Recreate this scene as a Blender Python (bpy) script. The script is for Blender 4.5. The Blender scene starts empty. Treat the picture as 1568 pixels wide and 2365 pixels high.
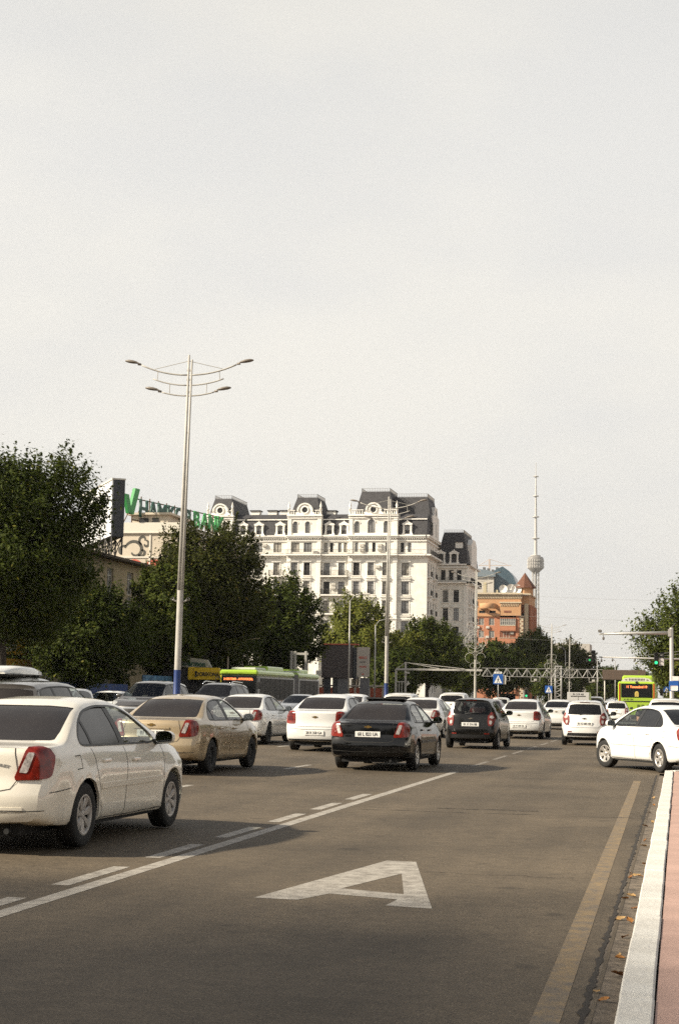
import bpy, bmesh, math, random
import numpy as np
from mathutils import Vector, Matrix
from mathutils.bvhtree import BVHTree

R = math.radians
SC = bpy.context.scene
COL = SC.collection
random.seed(7)

# ------------------------------------------------------------------ camera
# street coordinates: +Y runs along the avenue, +X to the right kerb, camera stands on the right pavement edge
cam_data = bpy.data.cameras.new("camera")
cam = bpy.data.objects.new("camera", cam_data)
COL.objects.link(cam)
_yaw, _pitch, _roll = R(12.0), R(6.55), R(1.0)
_f = Vector((-math.sin(_yaw) * math.cos(_pitch), math.cos(_yaw) * math.cos(_pitch), math.sin(_pitch)))
_r = Vector((math.cos(_yaw), math.sin(_yaw), 0.0))
_u = _r.cross(_f)
_r2 = _r * math.cos(_roll) + _u * math.sin(_roll)
_u2 = -_r * math.sin(_roll) + _u * math.cos(_roll)
_m = Matrix((_r2, _u2, -_f)).transposed().to_4x4()
_m.translation = (0, 0, 1.52)
cam.matrix_world = _m
cam_data.sensor_fit = 'VERTICAL'
cam_data.sensor_height = 36.0
cam_data.lens = 36.0 * 3700.0 / 2365.0
cam_data.clip_start = 0.1
cam_data.clip_end = 12000
SC.camera = cam

# ------------------------------------------------------------------ sky and sun
SUN_DIR = Vector((1.95, 1.05, -1.42)).normalized()      # direction the light travels
_elev = math.asin(-SUN_DIR.z)
_az = math.atan2(-SUN_DIR.x, -SUN_DIR.y)                # compass angle from +Y towards +X
world = bpy.data.worlds.new("World")
SC.world = world
world.use_nodes = True
_nt = world.node_tree
_nt.nodes.clear()
_out = _nt.nodes.new('ShaderNodeOutputWorld')
_bg = _nt.nodes.new('ShaderNodeBackground')
_sky = _nt.nodes.new('ShaderNodeTexSky')
_sky.sky_type = 'NISHITA'
_sky.sun_disc = False
_sky.sun_elevation = _elev
_sky.sun_rotation = _az
_sky.air_density = 1.2
_sky.dust_density = 4.0
_sky.ozone_density = 1.0
_tc = _nt.nodes.new('ShaderNodeTexCoord')
_sep = _nt.nodes.new('ShaderNodeSeparateXYZ')
_mr = _nt.nodes.new('ShaderNodeMapRange')               # thick haze low down, thinning towards the zenith
_mr.interpolation_type = 'SMOOTHSTEP'
_mr.inputs['From Min'].default_value = 0.30
_mr.inputs['From Max'].default_value = 0.90
_mr.inputs['To Min'].default_value = 0.0
_mr.inputs['To Max'].default_value = 0.92
_ns = _nt.nodes.new('ShaderNodeTexNoise')
_ns.inputs['Scale'].default_value = 2.2
_ns.inputs['Detail'].default_value = 3.0
_nm = _nt.nodes.new('ShaderNodeMapRange')
_nm.inputs['From Min'].default_value = 0.25
_nm.inputs['From Max'].default_value = 0.75
_nm.inputs['To Min'].default_value = -0.05
_nm.inputs['To Max'].default_value = 0.05
_ad = _nt.nodes.new('ShaderNodeMath'); _ad.operation = 'ADD'; _ad.use_clamp = True
_mul = _nt.nodes.new('ShaderNodeVectorMath'); _mul.operation = 'SCALE'
_mul.inputs['Scale'].default_value = 0.045
_mix = _nt.nodes.new('ShaderNodeMix'); _mix.data_type = 'RGBA'
_haze = (0.552, 0.538, 0.502, 1)
_cl = _nt.nodes.new('ShaderNodeTexNoise'); _cl.inputs['Scale'].default_value = 3.2; _cl.inputs['Detail'].default_value = 5.0; _cl.inputs['Roughness'].default_value = 0.5
_mp = _nt.nodes.new('ShaderNodeMapping'); _mp.inputs['Scale'].default_value = (1.0, 1.0, 2.6); _mp.inputs['Rotation'].default_value = (0.25, 0.15, 0.4)
_nt.links.new(_tc.outputs['Generated'], _mp.inputs['Vector']); _nt.links.new(_mp.outputs[0], _cl.inputs['Vector'])
_cr = _nt.nodes.new('ShaderNodeMapRange'); _cr.interpolation_type = 'SMOOTHSTEP'; _cr.inputs['From Min'].default_value = 0.36; _cr.inputs['From Max'].default_value = 0.66
_nt.links.new(_cl.outputs['Fac'], _cr.inputs['Value'])
_hc = _nt.nodes.new('ShaderNodeMix'); _hc.data_type = 'RGBA'                 # thin veils of cloud in the haze
_hc.inputs['A'].default_value = (0.498, 0.494, 0.480, 1); _hc.inputs['B'].default_value = _haze
_nt.links.new(_cr.outputs['Result'], _hc.inputs['Factor']); _nt.links.new(_hc.outputs['Result'], _mix.inputs['A'])
_nt.links.new(_tc.outputs['Generated'], _sep.inputs[0])
_nt.links.new(_sep.outputs['Z'], _mr.inputs['Value'])
_nt.links.new(_tc.outputs['Generated'], _ns.inputs['Vector'])
_nt.links.new(_ns.outputs['Fac'], _nm.inputs['Value'])
_nt.links.new(_mr.outputs['Result'], _ad.inputs[0])
_nt.links.new(_nm.outputs['Result'], _ad.inputs[1])
_nt.links.new(_ad.outputs[0], _mix.inputs['Factor'])
_nt.links.new(_sky.outputs[0], _mul.inputs[0])
_nt.links.new(_mul.outputs[0], _mix.inputs['B'])
_nt.links.new(_mix.outputs['Result'], _bg.inputs['Color'])
_bg.inputs['Strength'].default_value = 1.0
_nt.links.new(_bg.outputs[0], _out.inputs[0])

sun_data = bpy.data.lights.new("sun", 'SUN')
sun_data.energy = 5.0
sun_data.angle = R(1.8)
sun_data.color = (1.0, 0.90, 0.73)
sun = bpy.data.objects.new("sun", sun_data)
COL.objects.link(sun)
sun.location = (-40, -20, 60)
sun.rotation_euler = SUN_DIR.to_track_quat('-Z', 'Y').to_euler()

SC.view_settings.view_transform = 'Standard'
SC.view_settings.look = 'None'
SC.view_settings.exposure = 0.72
SC.view_settings.gamma = 1.0
SC.view_settings.use_curve_mapping = False
SC.render.engine = 'CYCLES'
SC.cycles.use_denoising = False
SC.cycles.max_bounces = 8
SC.cycles.diffuse_bounces = 3
SC.cycles.glossy_bounces = 3
SC.cycles.transmission_bounces = 4
SC.cycles.transparent_max_bounces = 12
SC.cycles.caustics_reflective = False
SC.cycles.caustics_refractive = False
SC.cycles.sample_clamp_indirect = 6.0

# ------------------------------------------------------------------ materials
MATS = {}
def mat(name, col, rough=0.6, metal=0.0, coat=0.0, spec=0.5, var=0.0, vscale=3.0, bump=0.0, bscale=20.0, coords='Object', emit=0.0, col2=None, detail=4.0):
    """principled material; var = share of brightness variation by noise, col2 = second colour the noise mixes in"""
    if name in MATS:
        return MATS[name]
    m = bpy.data.materials.new(name)
    m.use_nodes = True
    nt = m.node_tree
    b = nt.nodes['Principled BSDF']
    c = (col[0], col[1], col[2], 1)
    b.inputs['Base Color'].default_value = c
    b.inputs['Roughness'].default_value = rough
    b.inputs['Metallic'].default_value = metal
    b.inputs['Coat Weight'].default_value = coat
    b.inputs['Coat Roughness'].default_value = 0.06
    b.inputs['Specular IOR Level'].default_value = spec
    if emit > 0:
        b.inputs['Emission Color'].default_value = c
        b.inputs['Emission Strength'].default_value = emit
    if var > 0 or bump > 0 or col2:
        tc = nt.nodes.new('ShaderNodeTexCoord')
        n = nt.nodes.new('ShaderNodeTexNoise')
        n.inputs['Scale'].default_value = vscale
        n.inputs['Detail'].default_value = detail
        n.inputs['Roughness'].default_value = 0.6
        nt.links.new(tc.outputs[coords], n.inputs['Vector'])
        mx = nt.nodes.new('ShaderNodeMix'); mx.data_type = 'RGBA'
        mr = nt.nodes.new('ShaderNodeMapRange')
        mr.inputs['From Min'].default_value = 0.32
        mr.inputs['From Max'].default_value = 0.68
        nt.links.new(n.outputs['Fac'], mr.inputs['Value'])
        nt.links.new(mr.outputs['Result'], mx.inputs['Factor'])
        mx.inputs['A'].default_value = tuple(v * (1 - var) for v in col) + (1,)
        cb = col2 if col2 else tuple(min(1, v * (1 + var * 0.6)) for v in col)
        mx.inputs['B'].default_value = tuple(cb) + (1,)
        nt.links.new(mx.outputs['Result'], b.inputs['Base Color'])
        if bump > 0:
            n2 = nt.nodes.new('ShaderNodeTexNoise')
            n2.inputs['Scale'].default_value = bscale
            n2.inputs['Detail'].default_value = 3
            nt.links.new(tc.outputs[coords], n2.inputs['Vector'])
            bp = nt.nodes.new('ShaderNodeBump')
            bp.inputs['Strength'].default_value = bump
            bp.inputs['Distance'].default_value = 0.02
            nt.links.new(n2.outputs['Fac'], bp.inputs['Height'])
            nt.links.new(bp.outputs['Normal'], b.inputs['Normal'])
    MATS[name] = m
    return m

def clear_glass(name, tint=(0.75, 0.8, 0.78), rough=0.02):
    if name in MATS:
        return MATS[name]
    m = bpy.data.materials.new(name)
    m.use_nodes = True
    nt = m.node_tree
    nt.nodes.clear()
    o = nt.nodes.new('ShaderNodeOutputMaterial')
    t = nt.nodes.new('ShaderNodeBsdfTransparent'); t.inputs[0].default_value = tuple(tint) + (1,)
    g = nt.nodes.new('ShaderNodeBsdfGlossy'); g.inputs['Roughness'].default_value = rough
    f = nt.nodes.new('ShaderNodeFresnel')
    gm = nt.nodes.new('ShaderNodeNewGeometry'); io = nt.nodes.new('ShaderNodeMapRange')      # same index whichever side of the pane is seen
    io.inputs['To Min'].default_value = 1.45; io.inputs['To Max'].default_value = 1 / 1.45
    nt.links.new(gm.outputs['Backfacing'], io.inputs['Value']); nt.links.new(io.outputs['Result'], f.inputs['IOR'])
    x = nt.nodes.new('ShaderNodeMixShader')
    nt.links.new(f.outputs[0], x.inputs[0]); nt.links.new(t.outputs[0], x.inputs[1]); nt.links.new(g.outputs[0], x.inputs[2])
    nt.links.new(x.outputs[0], o.inputs[0])
    MATS[name] = m
    return m

# ------------------------------------------------------------------ objects
def tag(o, label=None, cat=None, group=None, kind=None):
    if label: o['label'] = label
    if cat: o['category'] = cat
    if group: o['group'] = group
    if kind: o['kind'] = kind
    return o

def empty(name, loc=(0, 0, 0), rz=0.0, parent=None):
    o = bpy.data.objects.new(name, None)
    o.empty_display_size = 0.2
    COL.objects.link(o)
    o.location = loc
    o.rotation_euler = (0, 0, rz)
    if parent: o.parent = parent
    return o

def thing(name, label, cat, loc=(0, 0, 0), rz=0.0, group=None):
    return tag(empty(name, loc, rz), label, cat, group)

def mesh_obj(name, me, mats=None, parent=None):
    o = bpy.data.objects.new(name, me)
    COL.objects.link(o)
    if mats is not None:
        for m in (mats if isinstance(mats, (list, tuple)) else [mats]):
            me.materials.append(m)
    if parent: o.parent = parent
    return o

def inst(o, parent=None, loc=None, rot=None, scale=None, name=None):
    """linked copy of one object"""
    c = o.copy()
    if name: c.name = name
    COL.objects.link(c)
    c.parent = parent
    if loc is not None: c.location = loc
    if rot is not None: c.rotation_euler = rot
    if scale is not None: c.scale = scale
    return c

def copy_tree(o, parent=None):
    c = o.copy()
    COL.objects.link(c)
    c.parent = parent
    for ch in o.children:
        copy_tree(ch, c)
    return c

class MB:
    """collects boxes, prisms, tubes and lathes; build() links them as one mesh object"""
    def __init__(self, M=None):
        self.v = []; self.f = []; self.mi = []; self.M = M; self.cur = 0; self.sm = []
    def add(self, vs, fs, smooth=False):
        n = len(self.v)
        if self.M is not None:
            vs = [self.M @ Vector(p) for p in vs]
        self.v.extend([tuple(p) for p in vs])
        for f in fs:
            self.f.append(tuple(i + n for i in f)); self.mi.append(self.cur); self.sm.append(smooth)
        return self
    def box(self, x0, x1, y0, y1, z0, z1):
        return self.add([(x0, y0, z0), (x1, y0, z0), (x1, y1, z0), (x0, y1, z0), (x0, y0, z1), (x1, y0, z1), (x1, y1, z1), (x0, y1, z1)],
                        [(3, 2, 1, 0), (4, 5, 6, 7), (0, 1, 5, 4), (1, 2, 6, 5), (2, 3, 7, 6), (3, 0, 4, 7)])
    def bbox(self, x0, x1, y0, y1, z0, z1, b=0.02):
        """box with chamfered edges"""
        c = [(x0, x1), (y0, y1), (z0, z1)]
        vs = []; idx = {}
        def V(sx, sy, sz, ax):
            k = (sx, sy, sz, ax)
            if k not in idx:
                p = []
                for a, s in enumerate((sx, sy, sz)):
                    lo, hi = c[a]
                    if a == ax: p.append(hi if s else lo)
                    else: p.append(hi - b if s else lo + b)
                idx[k] = len(vs); vs.append(tuple(p))
            return idx[k]
        fs = []
        for ax in range(3):
            for s in (0, 1):
                o1, o2 = [a for a in range(3) if a != ax]
                q = []
                for (a, bb) in ((0, 0), (1, 0), (1, 1), (0, 1)):
                    t = [0, 0, 0]; t[ax] = s; t[o1] = a; t[o2] = bb
                    q.append(V(t[0], t[1], t[2], ax))
                if (s == 1) == (ax == 1): q.reverse()
                fs.append(tuple(q))
        for ax in range(3):
            o1, o2 = [a for a in range(3) if a != ax]
            for s1 in (0, 1):
                for s2 in (0, 1):
                    t0 = [0, 0, 0]; t0[o1] = s1; t0[o2] = s2; t1 = list(t0); t1[ax] = 1
                    q = [V(*t0, o1), V(*t1, o1), V(*t1, o2), V(*t0, o2)]
                    fs.append(tuple(q))
        for sx in (0, 1):
            for sy in (0, 1):
                for sz in (0, 1):
                    fs.append((V(sx, sy, sz, 0), V(sx, sy, sz, 1), V(sx, sy, sz, 2)))
        return self.add(vs, fs)
    def prism(self, poly, d0, d1, axis='y'):
        """poly of 2D points; axis y: (x,z) extruded along y; x: (y,z) along x; z: (x,y) along z"""
        def p3(p, d):
            return {'y': (p[0], d, p[1]), 'x': (d, p[0], p[1]), 'z': (p[0], p[1], d)}[axis]
        n = len(poly)
        vs = [p3(p, d0) for p in poly] + [p3(p, d1) for p in poly]
        fs = [tuple(range(n - 1, -1, -1)), tuple(range(n, 2 * n))]
        fs += [(i, (i + 1) % n, n + (i + 1) % n, n + i) for i in range(n)]
        return self.add(vs, fs)
    def tube(self, pts, r, n=8, cap=True):
        """r a number or one radius per point"""
        pts = [Vector(p) for p in pts]
        rs = r if isinstance(r, (list, tuple)) else [r] * len(pts)
        vs = []; fs = []
        prev = None
        for i, p in enumerate(pts):
            t = (pts[min(i + 1, len(pts) - 1)] - pts[max(i - 1, 0)]).normalized()
            a = Vector((0, 0, 1)) if abs(t.z) < 0.95 else Vector((1, 0, 0))
            if prev is not None:
                u = (prev - t * prev.dot(t))
                u = u.normalized() if u.length > 1e-5 else t.cross(a).normalized()
            else:
                u = t.cross(a).normalized()
            prev = u
            w = t.cross(u)
            for k in range(n):
                ang = 2 * math.pi * k / n
                vs.append(p + (u * math.cos(ang) + w * math.sin(ang)) * rs[i])
        for i in range(len(pts) - 1):
            for k in range(n):
                fs.append((i * n + k, i * n + (k + 1) % n, (i + 1) * n + (k + 1) % n, (i + 1) * n + k))
        self.add(vs, fs, smooth=n > 5)
        if cap:
            m = len(self.v) - len(vs)
            self.f.append(tuple(m + k for k in range(n - 1, -1, -1))); self.mi.append(self.cur); self.sm.append(False)
            self.f.append(tuple(m + (len(pts) - 1) * n + k for k in range(n))); self.mi.append(self.cur); self.sm.append(False)
        return self
    def lathe(self, prof, n=24, axis='z', c=(0, 0, 0), smooth=True):
        """prof: list of (r, h)"""
        vs = []; fs = []
        for (r, h) in prof:
            for k in range(n):
                a = 2 * math.pi * k / n
                x, y = r * math.cos(a), r * math.sin(a)
                p = {'z': (x, y, h), 'x': (h, x, y), 'y': (y, h, x)}[axis]
                vs.append((p[0] + c[0], p[1] + c[1], p[2] + c[2]))
        for i in range(len(prof) - 1):
            for k in range(n):
                fs.append((i * n + k, i * n + (k + 1) % n, (i + 1) * n + (k + 1) % n, (i + 1) * n + k))
        return self.add(vs, fs, smooth)
    def quad(self, a, b, c, d):
        return self.add([a, b, c, d], [(0, 1, 2, 3)])
    def mesh(self, name):
        me = bpy.data.meshes.new(name)
        me.from_pydata(self.v, [], self.f)
        me.polygons.foreach_set('material_index', self.mi)
        me.polygons.foreach_set('use_smooth', self.sm)
        me.update()
        return me
    def build(self, name, mats=None, parent=None):
        return mesh_obj(name, self.mesh(name), mats, parent)

def ngon(cx, cy, r, n, a0=0.0, ry=None):
    return [(cx + r * math.cos(a0 + 2 * math.pi * k / n), cy + (ry or r) * math.sin(a0 + 2 * math.pi * k / n)) for k in range(n)]

_FONT_CACHE = {}
def text_mesh(body, size=1.0, extrude=0.0, bold=0.0, width=1.0):
    key = (body, size, extrude, bold, width)
    if key in _FONT_CACHE:
        return _FONT_CACHE[key]
    cu = bpy.data.curves.new('lettering', 'FONT')
    cu.body = body; cu.size = size; cu.extrude = extrude; cu.offset = bold
    cu.align_x = 'CENTER'; cu.align_y = 'CENTER'
    cu.resolution_u = 3
    o = bpy.data.objects.new('lettering', cu)
    COL.objects.link(o)
    dg = bpy.context.evaluated_depsgraph_get()
    me = bpy.data.meshes.new_from_object(o.evaluated_get(dg))
    bpy.data.objects.remove(o)
    if width != 1.0:
        me.transform(Matrix.Diagonal((width, 1, 1, 1)))
    _FONT_CACHE[key] = me
    return me

def text_obj(name, body, size, m, parent=None, loc=(0, 0, 0), rot=(0, 0, 0), extrude=0.002, bold=0.0, width=1.0):
    """text in its own plane: reads along local +X with +Y up"""
    me = text_mesh(body, size, extrude, bold, width).copy()
    me.materials.clear()
    o = mesh_obj(name, me, m, parent)
    o.location = loc
    o.rotation_euler = rot
    return o

def ground_z(x):
    """the carriageway is level near the right kerb and rises gently to the middle"""
    if x > -5.0: return 0.0
    if x > -15.0: return 0.013 * (-5.0 - x)
    return 0.13

# ------------------------------------------------------------------ cars
def smooth_curve(ctrl, sig=0.05):
    """piecewise-linear control line with softened corners"""
    ys = np.array([c[0] for c in ctrl]); zs = np.array([c[1] for c in ctrl])
    def f(y):
        k = np.linspace(-2, 2, 9); w = np.exp(-k * k / 2); w /= w.sum()
        return float(sum(wi * np.interp(y + ki * sig, ys, zs) for ki, wi in zip(k, w)))
    return f

def sstep(t):
    t = max(0.0, min(1.0, t))
    return t * t * (3 - 2 * t)

SIDE_PROF = [(0.0, 0.925), (0.05, 0.962), (0.13, 0.978), (0.25, 0.985), (0.40, 0.994), (0.55, 1.0), (0.70, 0.998), (0.80, 0.992), (0.88, 0.98), (0.95, 0.958), (1.0, 0.932)]

def car_shell(s):
    zt = smooth_curve(s['top'], s.get('top_soft', 0.045)); zs = smooth_curve(s['belt']); zb = smooth_curve(s['bottom']); wm = smooth_curve(s['plan'], 0.035)
    y0, y1 = s['y0'], s['y1']
    n = 76
    ys = set(np.linspace(y0, y1, n).round(4))
    for d in (0.012, 0.03, 0.055, 0.085): ys |= {round(y0 + d, 4), round(y1 - d, 4)}
    ys = sorted(ys)
    rz = [p[0] for p in s['rear_off']]; ro = [p[1] for p in s['rear_off']]
    fz = [p[0] for p in s['front_off']]; fo = [p[1] for p in s['front_off']]
    cr, cf = s['rear_curve'], s['front_curve']
    dec = s.get('end_decay', 0.5)
    def ymap(y, x, z, w):
        wr = 1 - sstep((y - y0) / dec); wf = 1 - sstep((y1 - y) / dec)
        q = min(1.0, abs(x) / w)
        return y + wr * (np.interp(z, rz, ro) + cr * q ** 2.6) - wf * (np.interp(z, fz, fo) + cf * q ** 2.4)
    def section(y):
        b, belt, t, w = zb(y), zs(y), zt(y), wm(y)
        belt = min(belt, t - 0.02)
        pts = [(0.0, b), (w * 0.55, b + 0.008), (w * 0.86, b + 0.018)]
        for f, k in SIDE_PROF:
            z = b + 0.03 + (belt - b - 0.03) * f
            x = w * k
            for wy in (s['rear_axle'], s['front_axle']):
                d = math.hypot(y - wy, z - s['wheel_r'])
                x += 0.020 * math.exp(-((d - s['arch_r'] - 0.02) / 0.055) ** 2)
            c = s.get('crease')
            if c and s['rear_axle'] - 0.4 < y < s['front_axle'] + 0.5: x += 0.007 * math.exp(-((z - c(y)) / 0.03) ** 2)
            pts.append((x, z))
        wbelt = pts[-1][0]
        g = max(0.0, min(1.0, (t - belt) / s['gh']))
        we = wbelt - (wbelt - s['roof_w']) * g
        ze = belt + (t - belt) * (0.84 if g > 0.3 else 0.84 - 0.3 * (1 - g / 0.3))
        for k in (0.2, 0.4, 0.6, 0.8, 0.95):
            bow = 0.018 * g * math.sin(math.pi * k)
            pts.append((wbelt + (we - wbelt) * k + bow, belt + (ze - belt) * k))
        pts += [(we - 0.025 * g - 0.01, ze + (t - ze) * 0.38), (we - 0.10, ze + (t - ze) * 0.66), (we * 0.60, ze + (t - ze) * 0.90), (we * 0.30, ze + (t - ze) * 0.975), (0.0, t)]
        return pts, w
    bm = bmesh.new()
    rings = []
    for y in ys:
        pts, w = section(y)
        row = []
        for (x, z) in pts: row.append(bm.verts.new((x, ymap(y, x, z, w), z)))
        left = []
        for (x, z) in pts[1:-1]: left.append(bm.verts.new((-x, ymap(y, x, z, w), z)))
        rings.append((row, left))
    for a, b in zip(rings[:-1], rings[1:]):
        ra, rb = a[0], b[0]
        for i in range(len(ra) - 1): bm.faces.new((ra[i], rb[i], rb[i + 1], ra[i + 1]))
        la = [ra[0]] + a[1] + [ra[-1]]; lb = [rb[0]] + b[1] + [rb[-1]]
        for i in range(len(la) - 1): bm.faces.new((la[i], la[i + 1], lb[i + 1], lb[i]))
    for end, y in ((0, ys[0]), (-1, ys[-1])):
        row, left = rings[end]
        pts, w = section(y)
        cols = [0.93, 0.82, 0.65, 0.42, 0.2, 0.0]
        grid = []
        for i in range(1, len(row) - 1):
            x, z = pts[i]
            r = [row[i]]
            for t in cols: r.append(bm.verts.new((x * t, ymap(y, x * t, z, w), z)))
            for t in reversed(cols[:-1]): r.append(bm.verts.new((-x * t, ymap(y, x * t, z, w), z)))
            r.append(left[i - 1]); grid.append(r)
        for i in range(len(grid) - 1):
            for j in range(len(grid[0]) - 1):
                q = (grid[i][j], grid[i][j + 1], grid[i + 1][j + 1], grid[i + 1][j])
                bm.faces.new(q if end == -1 else q[::-1])
        for apex, g in ((row[0], grid[0]), (row[-1], grid[-1])):
            for j in range(len(g) - 1): bm.faces.new((apex, g[j], g[j + 1]))
    bmesh.ops.recalc_face_normals(bm, faces=bm.faces)
    return bm

def grid_fill(poly, step):
    bm = bmesh.new()
    bm.faces.new([bm.verts.new((p[0], p[1], 0)) for p in poly])
    lo = [min(p[i] for p in poly) for i in (0, 1)]; hi = [max(p[i] for p in poly) for i in (0, 1)]
    for ax in (0, 1):
        st = step[ax] if isinstance(step, (tuple, list)) else step
        k = math.floor(lo[ax] / st) + 1
        while k * st < hi[ax] - 1e-5:
            co = [0, 0, 0]; co[ax] = k * st; no = [0, 0, 0]; no[ax] = 1
            bmesh.ops.bisect_plane(bm, geom=bm.verts[:] + bm.edges[:] + bm.faces[:], plane_co=co, plane_no=no, dist=1e-6)
            k += 1
    return bm

def make_proj(kind, c=None):
    if kind == 'right': return lambda u, v: (Vector((3, u, v)), Vector((-1, 0, 0)))
    if kind == 'left': return lambda u, v: (Vector((-3, u, v)), Vector((1, 0, 0)))
    if kind == 'rear': return lambda u, v: (Vector((u, -6, v)), Vector((0, 1, 0)))
    if kind == 'front': return lambda u, v: (Vector((u, 6, v)), Vector((0, -1, 0)))
    if kind == 'top': return lambda u, v: (Vector((u, v, 5)), Vector((0, 0, -1)))
    if kind == 'cyl':
        def f(u, v):
            d = Vector((math.sin(u), math.cos(u), 0))   # angle from +Y towards +X
            return Vector((c[0], c[1], v)) + d * 4, -d
        return f

def cast(bvh, pr, u, v):
    o, d = pr(u, v)
    h = bvh.ray_cast(o, d)
    if h[0] is None:
        n = bvh.find_nearest(o + d * 3)
        return n[0], n[1]
    return h[0], h[1]

def patch(bvh, poly, pr, off=0.003, step=0.08, skirt=0.0, name='patch', smooth=True):
    """a sheet with the outline poly laid on the body"""
    bm = grid_fill(poly, step)
    bm.verts.ensure_lookup_table()
    nrm = {}
    for v in bm.verts:
        u, w = v.co.x, v.co.y
        p, n = cast(bvh, pr, u, w)
        d = pr(u, w)[1]
        if n.dot(d) > 0: n = -n
        v.co = p + n * off
        nrm[v] = n
    if skirt > 0:
        be = [e for e in bm.edges if len(e.link_faces) == 1]
        new = {}
        for e in be:
            for v in e.verts:
                if v not in new: new[v] = bm.verts.new(v.co - nrm[v] * skirt)
        for e in be:
            a, b = e.verts
            bm.faces.new((a, b, new[b], new[a]))
    pd = pr(poly[0][0], poly[0][1])[1]
    bm.normal_update()
    tot = sum((f.normal * f.calc_area() for f in bm.faces), Vector())
    if tot.dot(pd) > 0: bmesh.ops.reverse_faces(bm, faces=bm.faces)
    me = bpy.data.meshes.new(name)
    bm.to_mesh(me); bm.free()
    if smooth:
        me.polygons.foreach_set('use_smooth', [True] * len(me.polygons))
        if skirt > 0: me.set_sharp_from_angle(angle=R(50))
    return me

def dens(pts, step, closed=False):
    out = []
    n = len(pts)
    for i in range(n if closed else n - 1):
        a, b = pts[i], pts[(i + 1) % n]
        k = max(1, int(math.hypot(b[0] - a[0], b[1] - a[1]) / step))
        out += [(a[0] + (b[0] - a[0]) * j / k, a[1] + (b[1] - a[1]) * j / k) for j in range(k)]
    if not closed: out.append(pts[-1])
    return out

def chaikin(poly, n=2, c=0.2):
    for k_ in range(n):
        c = c if k_ == 0 else 0.25
        q = []
        for i in range(len(poly)):
            a, b = poly[i], poly[(i + 1) % len(poly)]
            q += [(a[0] * (1 - c) + b[0] * c, a[1] * (1 - c) + b[1] * c), (a[0] * c + b[0] * (1 - c), a[1] * c + b[1] * (1 - c))]
        poly = q
    return poly

def ribbons(bvh, lines, width=0.007, off=0.0015, name='ribbon', step=0.035, uscale=1.0):
    """thin strips along polylines on the body: list of (projector, points, closed)"""
    vs = []; fs = []
    for pr, pts, closed in lines:
        pts = dens(pts, step, closed)
        m = len(pts); base = len(vs)
        for i in range(m):
            a = pts[(i - 1) % m] if closed else pts[max(0, i - 1)]
            b = pts[(i + 1) % m] if closed else pts[min(m - 1, i + 1)]
            tx, ty = (b[0] - a[0]), b[1] - a[1]
            l = math.hypot(tx, ty) or 1
            nx, ny = -ty / l * width / 2, tx / l * width / 2
            for sg in (1, -1):
                u, v = pts[i][0] + sg * nx, pts[i][1] + sg * ny
                p, nn = cast(bvh, pr, u, v)
                if nn.dot(pr(u, v)[1]) > 0: nn = -nn
                vs.append(p + nn * off)
        for i in range(m if closed else m - 1):
            j = (i + 1) % m
            fs.append((base + 2 * i, base + 2 * i + 1, base + 2 * j + 1, base + 2 * j))
    me = bpy.data.meshes.new(name)
    me.from_pydata([tuple(v) for v in vs], [], fs)
    return me

def mirror_poly(poly):
    return [(-p[0], p[1]) for p in reversed(poly)]

def bool_cut(o, cutters):
    for cm in cutters:
        me = cm.mesh('cutter')
        b = bmesh.new(); b.from_mesh(me); bmesh.ops.recalc_face_normals(b, faces=b.faces); b.to_mesh(me); b.free()
        c = bpy.data.objects.new('cutter', me); COL.objects.link(c)
        md = o.modifiers.new('cut', 'BOOLEAN'); md.operation = 'DIFFERENCE'; md.solver = 'EXACT'; md.object = c
        bpy.context.view_layer.update()
        dg = bpy.context.evaluated_depsgraph_get()
        new = bpy.data.meshes.new_from_object(o.evaluated_get(dg))
        o.modifiers.clear()
        o.data = new
        bpy.data.objects.remove(c)

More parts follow.
